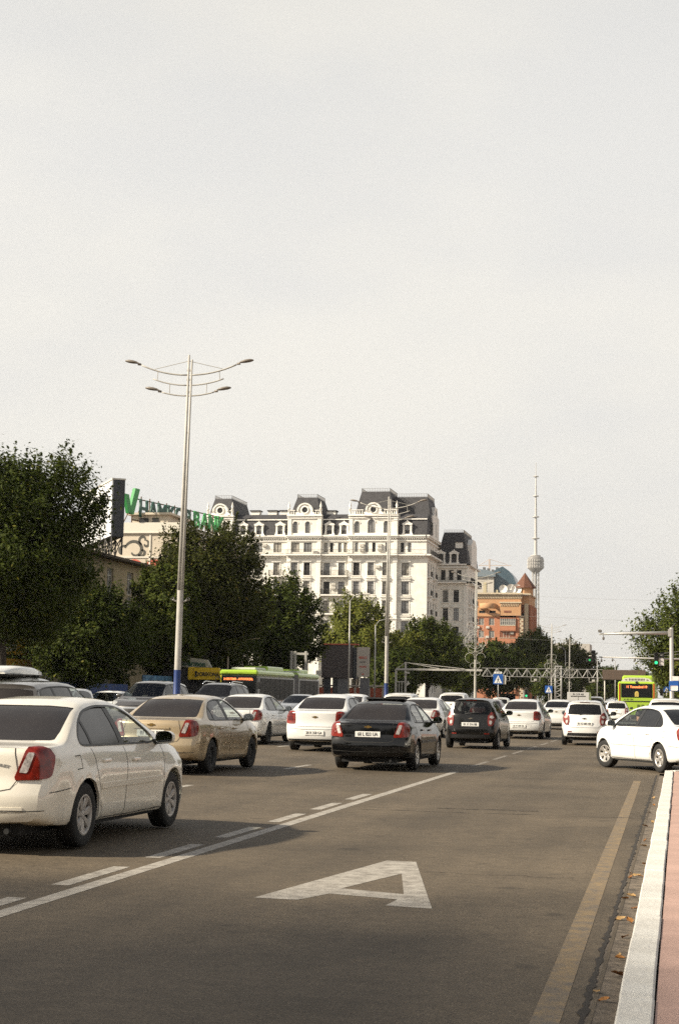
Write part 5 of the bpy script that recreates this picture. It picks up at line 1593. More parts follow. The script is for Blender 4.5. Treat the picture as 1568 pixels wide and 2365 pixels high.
def curl(cx, cz, r0, r1, a0, a1, w, n=22):
    for i in range(n):
        ts = (i / n, (i + 1) / n); pp = []
        for t in ts:
            a = a0 + (a1 - a0) * t; r = r0 + (r1 - r0) * t; ww = w * (0.4 + 0.6 * math.sin(math.pi * min(1, t * .9 + .1)))
            pp += [(cx + (r - ww) * math.cos(a), cz + (r - ww) * math.sin(a)), (cx + (r + ww) * math.cos(a), cz + (r + ww) * math.sin(a))]
        q.add([(pp[0][0], 140.985, pp[0][1]), (pp[1][0], 140.985, pp[1][1]), (pp[3][0], 140.985, pp[3][1]), (pp[2][0], 140.985, pp[2][1])], [(0, 1, 2, 3)])
curl(-49.3, 14.6, 1.0, .35, 2.9, -2.6, .16); curl(-48.5, 15.6, .45, .15, 4.4, -.5, .12); curl(-48.6, 14.45, .40, .15, -2.5, 2.0, .13); curl(-48.25, 15.2, .35, .12, 1.5, -3.2, .12); curl(-50.4, 14.4, .7, .3, 1.2, 3.6, .12)
ch_.put(q, 'mural', mat('mural_grey', (.10, .095, .08), .9, var=.4, vscale=5))
q = ch_.mb()
for cx in (-49.3, -47.4): q.add([(cx + .8 * math.cos(a), 140.984, 13.1 + .7 * math.sin(a)) for a in np.linspace(0, math.pi, 12)], [tuple(range(12))])
ch_.put(q, 'mural_red', mat('mural_red', (.55, .13, .09), .9))
# roof sign letters run along the avenue side
sg = Site('rooftop_sign', 'green rooftop sign spelling HAMKORBANK on a scaffold over the cream house', 'sign', (-48.6, 152, 17.2))
M_SG = mat('sign_dark_green', (.015, .075, .055), .5); M_SG2 = mat('sign_green', (.04, .30, .075), .5); M_SCAF = mat('scaffold_rust', (.16, .10, .06), .8)
P0, P1 = Vector((-49.75, 142.0, 17.75)), Vector((-46.85, 161.5, 18.1))
ang = math.atan2(P1.y - P0.y, P1.x - P0.x)
for i, chh in enumerate('HAMKORBANK'):
    t = (i + .9) / 10.2
    p = P0.lerp(P1, t)
    text_obj('sign_letter', chh, 2.35, M_SG if i < 6 else M_SG2, sg.root, p + Vector((0, 0, .95)) - sg.loc, (R(90), 0, ang), .07, .05, 1.16)
q = sg.mb(); q.M = Matrix.Translation(P0 + Vector((0, -.9, 0)) - sg.loc) @ Matrix.Rotation(ang, 4, 'Z')
q.prism([(-.75, .25), (.15, .25), (1.25, 2.75), (.35, 2.75)], -.15, .15); q.prism([(-1.7, 2.0), (-.9, 2.0), (-.2, .25), (-.9, .25)][::-1], -.15, .15)
sg.put(q, 'logo', M_SG2)
q = sg.mb()
for i in range(12):
    p = P0.lerp(P1, i / 11)
    q.tube([(p.x - .3, p.y, 16.3), (p.x - .3, p.y, 20.0)], .06, 4); q.tube([(p.x - 1.6, p.y, 16.3), (p.x - .3, p.y, 19.0)], .05, 4)
q.tube([P0 + Vector((-.3, 0, -.15)), P1 + Vector((-.3, 0, -.15))], .07, 4); q.tube([P0 + Vector((-.3, 0, 1.9)), P1 + Vector((-.3, 0, 1.9))], .06, 4)
sg.put(q, 'scaffold', M_SCAF)
# billboard box on the tan house
bb = Site('billboard', 'big box billboard with white face and dark grey end on a roof truss', 'billboard', (-37.6, 104, 11.3))
bm_ = Matrix.Translation(Vector((-37.6, 103.9, 0)) - bb.loc) @ Matrix.Rotation(R(212 - 180), 4, 'Z')
# local: +y runs back along the face, the dark end faces the street
q = MB(bm_); q.bbox(-.42, .42, 0, 11, 12.1, 16.05, .03); bb.put(q, 'box', M_PANEL_DARK)
q = MB(bm_); q.box(-.47, -.425, .06, 10.95, 12.16, 16.0); bb.put(q, 'white_face', mat('billboard_white', (.68, .69, .70), .6))
q = MB(bm_); q.box(-.50, .45, -.03, 11.03, 16.05, 16.16); bb.put(q, 'top_edge', mat('billboard_cap', (.60, .57, .50), .7))
q = MB(bm_)
for i in range(6):
    yy = .2 + i * 2.1
    for xx in (-.36, .36): q.tube([(xx, yy, 10.9), (xx, yy, 12.1)], .06, 4)
    q.tube([(-.36, yy, 11.0), (.36, yy, 12.1)], .04, 4)
    if i < 5:
        for xx in (-.36, .36): q.tube([(xx, yy, 11.0), (xx, yy + 2.1, 12.1)], .04, 4); q.tube([(xx, yy + 2.1, 11.0), (xx, yy, 12.1)], .04, 4)
bb.put(q, 'truss', M_IRON)
q = MB(bm_)
for zz in (13.6, 14.0): q.tube([(-.9, 1.2, zz + .5), (-.9, 6, zz - .2)], .035, 4)
for yy in (1.2, 3, 5): q.tube([(-.47, yy, 14.2 - (yy - 1.2) * .15), (-.9, yy, 14.3 - (yy - 1.2) * .15)], .03, 4)
bb.put(q, 'ladder', M_IRON)

# ---- shops and hoardings in the shade of the left trees
sh = Site('shop_row', 'dark low row of shops with yellow fascia boards under the left trees', 'building', (-42, 95, 0))
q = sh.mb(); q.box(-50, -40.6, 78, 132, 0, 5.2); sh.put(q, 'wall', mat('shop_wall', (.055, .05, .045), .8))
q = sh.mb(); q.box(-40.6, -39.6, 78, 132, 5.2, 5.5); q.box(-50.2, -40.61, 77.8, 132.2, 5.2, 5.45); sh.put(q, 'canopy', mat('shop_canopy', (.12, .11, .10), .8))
M_YEL2 = mat('shop_yellow', (.52, .27, .02), .6)
for (a, b, z0, z1) in ((88.5, 96.8, 3.7, 4.75), (97.6, 101.2, 3.5, 4.45)):
    q = sh.mb(); q.bbox(-40.35, -40.0, a, b, z0, z1, .03); sh.put(q, 'fascia', M_YEL2)
q = sh.mb(); q.bbox(-40.4, -40.1, 88.5, 96.8, 2.95, 3.45, .03); q.box(-40.4, -40.1, 96.2, 96.8, .2, 3.0); sh.put(q, 'door_surround', M_YEL2)
text_obj('sign_lettering', 'HELLO', .95, mat('sign_white', (.75, .73, .68), .5), sh.root, Vector((-39.97, 91.6, 4.25)) - sh.loc, (R(90), 0, R(90)), .02, .02)
text_obj('sign_lettering', 'FOOD', .95, MATS['sign_white'], sh.root, Vector((-39.97, 98.9, 4.0)) - sh.loc, (R(90), 0, R(90)), .02, .02, .8)
q = sh.mb(); q.lathe([(.55, -39.95), (.38, -39.95), (.38, -39.9), (.55, -39.9)], 18, 'x', (0, 94.9, 4.35)); sh.put(q, 'round_emblem', MATS['sign_white'])
q = sh.mb(); q.box(-40.55, -40.3, 97.8, 100.4, .3, 3.4); sh.put(q, 'shop_window', mat('shop_glass', (.10, .11, .125), .15))
# blue hoardings: one deep blue, one of pale blue printed boards
hd = Site('hoarding', 'deep blue low hoarding boards beneath the left trees', 'fence', (-33.2, 88, .2))
for i in range(9):
    q = hd.mb(); q.bbox(-33.23, -33.15, 80 + i * 1.6, 81.56 + i * 1.6, .25, 2.0, .01); hd.put(q, 'board', mat('hoarding_blue', (.012, .045, .17), .6, var=.3, vscale=2))
hd2 = Site('printed_hoarding', 'bright blue printed hoarding with pale stripes behind the grey sport utility car', 'fence', (-33, 104, .2))
for i in range(10):
    q = hd2.mb(); q.bbox(-33.03, -32.95, 96.6 + i * 1.6, 98.16 + i * 1.6, .25, 2.62, .01); hd2.put(q, 'board', mat('hoarding_print', (.03, .13, .32), .6, var=.6, vscale=2.5, col2=(.16, .33, .50)))
q = hd2.mb()
for i in range(18): q.box(-32.948, -32.93, 97 + i * .86, 97.16 + i * .86, .3, 1.6 + (i % 3) * .2)
hd2.put(q, 'stripe', mat('hoarding_stripe', (.22, .34, .36), .6, var=.5, vscale=4))
# kiosk with yellow sign
ks = Site('kiosk', 'dark street kiosk with a bright yellow sign beside the articulated bus', 'kiosk', (-31.5, 104, .2))
q = ks.mb(); q.bbox(-33.6, -29.7, 102.5, 106, .2, 3.2, .05); ks.put(q, 'body', mat('kiosk_dark', (.035, .03, .03), .5))
q = ks.mb(); q.bbox(-31.35, -29.6, 102.05, 102.45, 2.42, 3.22, .03); q.bbox(-31.75, -31.37, 102.1, 102.45, 2.42, 3.25, .03); ks.put(q, 'sign_board', mat('kiosk_yellow', (.72, .46, .02), .5))
text_obj('sign_lettering', 'DORIXONA', .34, mat('kiosk_black', (.03, .025, .02), .6), ks.root, Vector((-30.38, 102.03, 2.78)) - ks.loc, (R(90), 0, 0), .005, .012, .86)
q = ks.mb(); q.box(-31.22, -31.10, 102.0, 102.05, 2.6, 3.0); ks.put(q, 'sign_mark', MATS['kiosk_black'])
q = ks.mb(); q.prism([(-33.6, 3.25), (-30.3, 3.25), (-30.6, 3.75), (-33.2, 4.05)], 102.6, 102.9); ks.put(q, 'upper_sign', mat('kiosk_pale', (.42, .40, .34), .6))
text_obj('sign_lettering', 'Dori Darmon', .48, mat('kiosk_green', (.01, .08, .045), .6), ks.root, Vector((-31.95, 102.57, 3.52)) - ks.loc, (R(90), R(4), 0), .01, .015, .95)
# brick wall and video screen further on
bw = Site('brick_wall', 'low red brick wall with pale coping below the dark video screen', 'wall', (-34.5, 172, .2))
for i in range(5):
    q = bw.mb(); q.box(-39 + i * 1.55, -37.7 + i * 1.55, 172, 172.2, .2, 2.45); bw.put(q, 'brick_panel', mat('red_brick', (.40, .10, .055), .9, var=.35, vscale=7, detail=6))
    q = bw.mb(); q.bbox(-37.7 + i * 1.55, -37.45 + i * 1.55, 171.95, 172.25, .2, 2.55, .02); bw.put(q, 'pier', mat('pier_pale', (.45, .40, .34), .85))
q = bw.mb(); q.bbox(-39, -31.2, 171.85, 172.3, 2.55, 2.72, .03); bw.put(q, 'coping', MATS['pier_pale'])
vs = Site('video_screen', 'dark roadside video screen with a pale sponsor panel on posts', 'screen', (-34.5, 166, .2))
q = vs.mb(); q.bbox(-36.9, -33.55, 165.7, 166.5, 3.4, 6.85, .04); vs.put(q, 'screen_box', mat('screen_dark', (.055, .045, .045), .45, var=.15, vscale=4))
q = vs.mb(); q.bbox(-33.5, -33.1, 165.75, 166.45, 3.3, 6.6, .03); vs.put(q, 'screen_edge', M_PANEL_DARK)
q = vs.mb(); q.bbox(-33.08, -31.75, 165.65, 165.9, 3.55, 6.65, .02); vs.put(q, 'sponsor_panel', mat('panel_pale', (.42, .38, .33), .7))
q = vs.mb(); q.bbox(-37, -33.0, 165.6, 166.6, 6.85, 7.0, .03); vs.put(q, 'top_strip', mat('strip_red', (.42, .10, .06), .7))
for tz, tx, tt, mm_ in ((5.55, .34, 'BEKO', mat('print_red', (.50, .10, .07), .6)), (5.1, .22, 'ARTEL', mat('print_grey', (.18, .16, .15), .6)), (4.6, .24, 'HOSHI', MATS['print_red']), (3.85, .26, 'uz', MATS['print_red'])):
    text_obj('panel_lettering', tt, tx, mm_, vs.root, Vector((-32.42, 165.63, tz)) - vs.loc, (R(90), 0, 0), .004, .008)
for xx, w, mt in ((-36.3, .35, M_PANEL_DARK), (-35.4, .3, M_PANEL_DARK), (-34.6, .55, mat('post_grey', (.13, .13, .14), .6)), (-32.3, .5, MATS['post_grey'])):
    q = vs.mb(); q.bbox(xx - w, xx + w, 165.9, 166.3, .2, 3.45, .03); vs.put(q, 'post', mt)
q = vs.mb(); q.bbox(-37.3, -36.75, 165.0, 165.5, 3.6, 4.15, .03); vs.put(q, 'projector_box', M_AC)
# far low things at the end of the avenue
fb = Site('far_block', 'small pale flat roofed block far down the avenue', 'building', (-35, 520, 0))
q = fb.mb(); op = [(2 + i * 3, 3.8 + i * 3, z, z + 1.6) for i in range(4) for z in (9, 12.5, 16)]
facade(q, (-42, 520), (1, 0), (0, -1), 14, 0, 19.5, op); q.box(-42, -28, 520.3, 534, 0, 19.5); fb.put(q, 'wall', mat('far_wall', (.45, .42, .38), .9, var=.1, vscale=.4))
for o in op: put_window(fb, -42 + o[0] + .9, 520, o[2], 1.8, 1.6, style='mull', frame=M_FRAMEW, pane=M_PANED)
op_ = Site('overhead_sign', 'long brown overhead panel beyond the bus, carried on posts', 'sign', (-8, 230, 0))
q = op_.mb(); q.bbox(-10.6, -4.6, 230, 230.5, 4.45, 5.85, .04); op_.put(q, 'panel', mat('panel_brown', (.10, .07, .05), .8, var=.25, vscale=3))
q = op_.mb(); q.tube([(-10.3, 230.3, 0), (-10.3, 230.3, 4.5)], .09, 8); q.tube([(-4.9, 230.3, 0), (-4.9, 230.3, 4.5)], .09, 8); op_.put(q, 'post', M_AC)

# ---- unseen houses added behind the photographer to darken the reflections in the cars
for i, (x0, x1, y, h, c) in enumerate(((-75, -42, -58, 17, (.30, .26, .21)), (-40, -12, -64, 21, (.34, .30, .25)), (-10, 18, -60, 18, (.28, .23, .19)), (20, 52, -50, 16, (.32, .27, .22)))):
    hb = Site('added_terrace_house', ('unseen pale terrace house added farthest left behind the photographer', 'unseen tall terrace house added straight behind the photographer', 'unseen brown terrace house added right behind the photographer', 'unseen terrace house added farthest right behind the photographer')[i], 'building', ((x0 + x1) / 2, y, 0))
    q = hb.mb(); op = [(2 + k * 3.4, 3.5 + k * 3.4, z, z + 1.8) for k in range(int((x1 - x0 - 4) / 3.4) + 1) for z in np.arange(2, h - 2.5, 3.3)]
    op = [(a, b, c_, d) for a, b, c_, d in op if b < x1 - x0 - .5]
    facade(q, (x1, y), (-1, 0), (0, 1), x1 - x0, 0, h, op); q.box(x0, x1, y - 14, y - .35, 0, h); hb.put(q, 'wall', mat('terrace_wall_%d' % i, c, .9, var=.15, vscale=.4))
    q = hb.mb(); q.prism([(x0 - .5, h), (x1 + .5, h), (x1 - 2, h + 3), (x0 + 2, h + 3)], y - 14, y + .5); hb.put(q, 'roof', M_SLATE)

# ------------------------------------------------------------------ trees
def leaf_material(name, dark, light, warm):
    m = bpy.data.materials.new(name); m.use_nodes = True
    nt = m.node_tree; nt.nodes.clear()
    o = nt.nodes.new('ShaderNodeOutputMaterial'); d = nt.nodes.new('ShaderNodeBsdfPrincipled'); t = nt.nodes.new('ShaderNodeBsdfTranslucent'); x = nt.nodes.new('ShaderNodeMixShader')
    d.inputs['Roughness'].default_value = .65; d.inputs['Specular IOR Level'].default_value = .12
    g = nt.nodes.new('ShaderNodeNewGeometry'); r = nt.nodes.new('ShaderNodeValToRGB')
    e = r.color_ramp.elements
    e[0].position = 0; e[0].color = tuple(dark) + (1,); e[1].position = 1; e[1].color = tuple(warm) + (1,)
    k = e.new(.55); k.color = tuple(dark[i] * .5 + light[i] * .5 for i in range(3)) + (1,)
    k = e.new(.96); k.color = tuple(light) + (1,)
    nt.links.new(g.outputs['Random Per Island'], r.inputs[0]); nt.links.new(r.outputs[0], d.inputs['Base Color']); nt.links.new(r.outputs[0], t.inputs[0])
    x.inputs[0].default_value = .32
    nt.links.new(d.outputs[0], x.inputs[1]); nt.links.new(t.outputs[0], x.inputs[2]); nt.links.new(x.outputs[0], o.inputs[0])
    MATS[name] = m
    return m
M_LEAF_D = leaf_material('leaf_dark', (.030, .046, .008), (.075, .094, .014), (.15, .135, .02))
M_LEAF_M = leaf_material('leaf_mid', (.042, .060, .011), (.105, .125, .019), (.19, .165, .026))
M_LEAF_A = leaf_material('leaf_autumn', (.034, .042, .009), (.082, .088, .016), (.17, .12, .02))
M_LEAF_Y = leaf_material('leaf_yellow', (.10, .12, .022), (.20, .21, .035), (.30, .24, .05))
M_BARK = mat('bark', (.045, .036, .028), .95, var=.35, vscale=6, bump=.6, bscale=12)

def crown_mesh(seed, rx, ry, rz, clumps, per, leaf, spike=0.0, hollow=.35, lobes=9, droop=0.0, spread=.34):
    """leaf-sized faces in clumps through an uneven, lobed crown centred on the origin"""
    r = np.random.default_rng(seed)
    L = r.normal(size=(lobes, 3)); L /= np.linalg.norm(L, axis=1)[:, None]; amp = r.uniform(.12, .38, lobes)
    d = r.normal(size=(clumps, 3)); d /= np.linalg.norm(d, axis=1)[:, None]
    bump = np.zeros(clumps)
    for i in range(lobes): bump = np.maximum(bump, amp[i] * np.clip((d @ L[i] - .72) / .28, 0, 1))
    rad = (hollow + (1 - hollow) * r.random(clumps) ** .55) * (.80 + bump)
    c = d * rad[:, None] * np.array([rx, ry, rz])
    c[:, 2] += np.where(d[:, 2] < -.3, .15 * rz, 0)
    if droop: c[:, 2] -= droop * (c[:, 0] ** 2 + c[:, 1] ** 2) / (rx * rx)
    P = []; size = []
    ax = d * .55 + np.array([0, 0, .55 if spike else .15]); ax /= np.linalg.norm(ax, axis=1)[:, None]
    s = spread * min(rx, rz) / 4.0
    for i in range(clumps):
        n = int(per * r.uniform(.5, 1.5))
        q = r.normal(size=(n, 3)) * s * r.uniform(.6, 1.15)
        t = r.normal(size=(n, 1)) * s * (.6 + spike * (rad[i] > .82))
        P.append(c[i] + q * [1, 1, .8] + ax[i] * t)
    P = np.concatenate(P)
    # shoots that break the outline
    ns = int(clumps * (.10 + .12 * spike))
    top = np.argsort(-(rad + .3 * d[:, 2]))[:max(ns * 2, 4)]
    for i in r.permutation(top)[:ns]:
        n = int(per * .5); t = r.random(n) ** .8
        ln = s * r.uniform(1.6, 3.0 + 1.5 * spike)
        P = np.concatenate([P, c[i] + ax[i] * (t * ln)[:, None] + r.normal(size=(n, 3)) * (s * .26 * (1.1 - t))[:, None]])
    n = len(P)
    nrm = P / np.array([rx, ry, rz]); nrm /= np.maximum(np.linalg.norm(nrm, axis=1), 1e-3)[:, None]
    nrm = nrm * .75 + np.array([0, 0, .45]) + r.normal(size=(n, 3)) * .55                      # blades face outwards and up
    u = np.cross(nrm, r.normal(size=(n, 3))); u /= np.linalg.norm(u, axis=1)[:, None]
    v = np.cross(nrm, u); v /= np.linalg.norm(v, axis=1)[:, None]
    sz = leaf * r.uniform(.6, 1.35, n)
    a = (u * sz[:, None]); b = (v * (sz * .52)[:, None])
    V = np.stack([P - a, P - b * .9, P + a, P + b], 1).reshape(-1, 3)
    me = bpy.data.meshes.new('crown')
    me.vertices.add(4 * n); me.vertices.foreach_set('co', V.astype(np.float32).ravel())
    me.loops.add(4 * n); me.loops.foreach_set('vertex_index', np.arange(4 * n, dtype=np.int32))
    me.polygons.add(n); me.polygons.foreach_set('loop_start', np.arange(0, 4 * n, 4, dtype=np.int32)); me.polygons.foreach_set('loop_total', np.full(n, 4, dtype=np.int32))
    me.update()
    return me, c

def trunk_mesh(seed, h0, zc, c, r0):
    """tapered trunk with limbs that reach into the crown"""
    r = random.Random(seed); m = MB()
    k = [(0, 0, -.1), (r.uniform(-.1, .1), r.uniform(-.1, .1), h0 * .5), (r.uniform(-.2, .2), r.uniform(-.2, .2), h0), (r.uniform(-.3, .3), r.uniform(-.3, .3), zc)]
    m.tube(k, [r0 * 1.25, r0, r0 * .85, r0 * .5], 9)
    idx = list(range(len(c))); r.shuffle(idx)
    for i in idx[:26]:
        e = c[i]; t = r.uniform(.0, 1.0)
        b = Vector(k[2]).lerp(Vector(k[3]), t); e = Vector((e[0], e[1], e[2] + zc)) 
        mid = b.lerp(e, .5) + Vector((r.uniform(-.3, .3), r.uniform(-.3, .3), .25))
        m.tube([b, mid, e], [r0 * .38, r0 * .20, r0 * .05], 5, cap=False)
    return m.mesh('trunk')

CROWNS = {}
def tree(name, label, x, y, h, rx, rz, m, seed, base=None, ry=None, clumps=420, per=95, leaf=.17, spike=0.0, trunk=.2, group='street trees', key=None, rot=0.0, droop=0.0, z0=0.2, hollow=.35):
    """h: top height, rz: half height of the crown"""
    ry = ry or rx; zc = h - rz * 1.05
    t = thing(name, label, 'tree', (x, y, z0), rot, group)
    ck = key or seed
    if ck not in CROWNS:
        me, c = crown_mesh(seed, rx, ry, rz, clumps, per, leaf, spike, hollow, droop=droop)
        tm = trunk_mesh(seed, max(1.5, zc - rz * .9), zc, c, trunk)
        CROWNS[ck] = (me, tm, (rx, ry, rz, zc))
        tm.materials.append(M_BARK); me.materials.append(None)
    me, tm, (ax_, ay_, az_, azc) = CROWNS[ck]
    o = bpy.data.objects.new('trunk', tm); COL.objects.link(o); o.parent = t
    o.scale = (rx / ax_, ry / ay_, zc / azc)
    q = bpy.data.objects.new('crown', me); COL.objects.link(q); q.parent = t
    q.location = (0, 0, zc); q.scale = (rx / ax_, ry / ay_, rz / az_)
    q.material_slots[0].link = 'OBJECT'; q.material_slots[0].material = m
    return t

tree('plane_tree', 'large dark green tree at the left edge in front of the shops', -31.3, 71, 14.1, 4.3, 6.1, M_LEAF_D, 21, clumps=1000, per=110, leaf=.10, spike=.45, trunk=.30, hollow=.2)
tree('plane_tree', 'dark tree standing right of the left edge tree, below the billboard', -32.8, 86, 7.9, 3.1, 3.5, M_LEAF_D, 22, clumps=520, per=95, leaf=.11, spike=.5, trunk=.24, hollow=.25)
tree('chestnut_tree', 'broad dark tree with browning leaves behind the tall street lamp', -32.0, 106, 13.9, 4.1, 5.8, M_LEAF_A, 23, clumps=780, per=100, leaf=.115, spike=.3, trunk=.27, hollow=.22)
tree('chestnut_tree', 'rounded green tree left of the tall street lamp, below the mural', -33.4, 103, 10.6, 2.7, 4.6, M_LEAF_M, 24, clumps=520, per=95, leaf=.115, spike=.2, trunk=.22)
tree('elm_tree', 'dense dark tree above the green articulated bus', -33.6, 134, 12.0, 3.7, 5.2, M_LEAF_D, 25, clumps=520, per=85, leaf=.14, spike=.4, trunk=.22)
tree('elm_tree', 'dark tree between the browning tree and the one over the bus', -35.5, 120, 11.4, 4.0, 5.2, M_LEAF_D, 26, clumps=520, per=85, leaf=.13, spike=.3, trunk=.22)
tree('elm_tree', 'lowest dark tree just left of the tall lamp, above the blue hoarding', -35.5, 95, 7.2, 3.6, 3.0, M_LEAF_D, 27, clumps=420, per=85, leaf=.12, trunk=.2)
tree('willow_tree', 'bright yellow green willow in front of the white apartment house', -38.2, 192, 13.8, 4.6, 5.4, M_LEAF_Y, 28, clumps=430, per=100, leaf=.17, spike=.2, trunk=.25, droop=1.2)
tree('willow_tree', 'smaller yellow green willow right of the first, behind the second lamp', -34.2, 200, 10.6, 3.6, 4.2, M_LEAF_Y, 29, clumps=320, per=100, leaf=.17, trunk=.2, droop=1.0)
tree('maple_tree', 'olive green rounded tree right of the second street lamp', -31.2, 203, 11.8, 4.3, 5.2, M_LEAF_M, 30, clumps=560, per=100, leaf=.16, spike=.1, trunk=.24)
tree('maple_tree', 'dark low tree behind the left gantry post', -32.5, 186, 7.2, 3.4, 3.0, M_LEAF_D, 31, clumps=380, per=95, leaf=.16, trunk=.2)
tree('maple_tree', 'dark tree below the orange brick block', -28.8, 262, 11.2, 5.0, 5.0, M_LEAF_D, 32, clumps=420, per=95, leaf=.2, trunk=.25)
tree('maple_tree', 'green tree left of the decorated lamp, under the brick block', -35.0, 258, 10.8, 5.2, 4.8, M_LEAF_M, 33, clumps=420, per=95, leaf=.2, trunk=.25)
tree('poplar_tree', 'tall green tree right of the orange brick block', -28.5, 322, 15.6, 5.4, 6.8, M_LEAF_M, 34, clumps=460, per=95, leaf=.22, trunk=.3, spike=.2)
tree('poplar_tree', 'yellowing tree at the right end of the far row', -21.5, 330, 13.6, 5.0, 6.2, M_LEAF_A, 35, clumps=420, per=95, leaf=.22, trunk=.3)
for i, (x, y, h, rx, rz, mm_, lab) in enumerate((
        (-24.5, 345, 9.5, 5.0, 4.3, M_LEAF_D, 'dark low tree under the far end of the truss gantry'),
        (-17.0, 372, 9.6, 5.0, 4.4, M_LEAF_D, 'dark low tree between the truss gantry column and the bus'),
        (-9.0, 390, 9.0, 4.6, 4.0, M_LEAF_D, 'dark low tree just left of the green bus'),
        (-13.5, 430, 8.6, 5.4, 4.0, M_LEAF_M, 'farthest low green tree below the brown overhead panel'),
        (-40.0, 232, 9.0, 4.6, 4.2, M_LEAF_D, 'dark tree low in front of the white house, behind the gantry beam'),
        (-22.0, 290, 8.6, 4.4, 4.0, M_LEAF_D, 'dark bushy tree behind the pedestrian crossing sign'))):
    tree('maple_tree', lab, x, y, h, rx, rz, mm_, 40 + i, key=(32 if i % 2 else 33), rot=i * 1.3)
tree('linden_tree', 'leafy green tree at the right edge behind the camera mast', 3.0, 142, 12.4, 6.0, 6.0, M_LEAF_M, 36, clumps=950, per=100, leaf=.135, spike=.5, trunk=.26, hollow=.25, z0=.1)
tree('linden_tree', 'lower green tree behind the bus at the right edge', 1.2, 168, 8.4, 4.6, 3.8, M_LEAF_M, 37, clumps=460, per=100, leaf=.16, trunk=.22, z0=.1)

# unseen trees added round the photographer to shade near asphalt and darken car reflections
NEAR = [(-15.3, -12, 12.5, 5.2, 4.8, 'unseen second median tree added behind the photographer'), (6.5, -9, 13, 5.0, 5.4, 'unseen pavement tree added right behind the photographer'),
        (3.5, -22, 13, 5.6, 5.4, 'unseen pavement tree added farther behind the photographer'), (-7, -34, 15, 6.2, 6.6, 'unseen tree added in the avenue far behind the photographer'), (-22, -30, 15, 6.4, 6.4, 'unseen tree added on the far left behind the photographer'),
        (-14, -40, 16, 6.4, 7.0, 'unseen tall tree added to close the avenue behind the photographer'), (15, 31, 11, 4.2, 4.6, 'pavement tree at the side street corner'), (8.0, 58, 13, 5.2, 5.6, 'tree on the far corner of the side street'), (8.4, 70, 13, 5.2, 5.6, 'tree by the lay by outside the picture'), (18, 46, 13, 6, 5.8, 'tree closing the side street')]
tree('poplar_tree', 'unseen tall thin crowned tree added on the left pavement to shade the near road', -36.4, -10.4, 26.5, 5.6, 6.0, M_LEAF_M, 59, clumps=380, per=80, leaf=.17, trunk=.3, hollow=.1, group='unseen trees round the photographer')  # added out of view so that its shadow falls on the near asphalt
for i, (x, y, h, rx, rz, lab) in enumerate(NEAR):
    tree('maple_tree', lab, x, y, h, rx, rz, M_LEAF_D, 60 + i, key=(30 if i % 2 else 25), rot=i * .9, group='unseen trees round the photographer')

# ------------------------------------------------------------------ street furniture
M_LAMPW = mat('lamp_white_paint', (.44, .42, .38), .55, var=.15, vscale=3, detail=6); M_BLUE = mat('lamp_blue_paint', (.008, .032, .15), .5, var=.15, vscale=4); M_LAMPG = mat('lamp_head_grey', (.20, .17, .14), .5)
M_GALV = mat('galvanised', (.40, .39, .37), .5, .3, var=.12, vscale=4); M_BLK = mat('signal_black', (.012, .012, .012), .5)

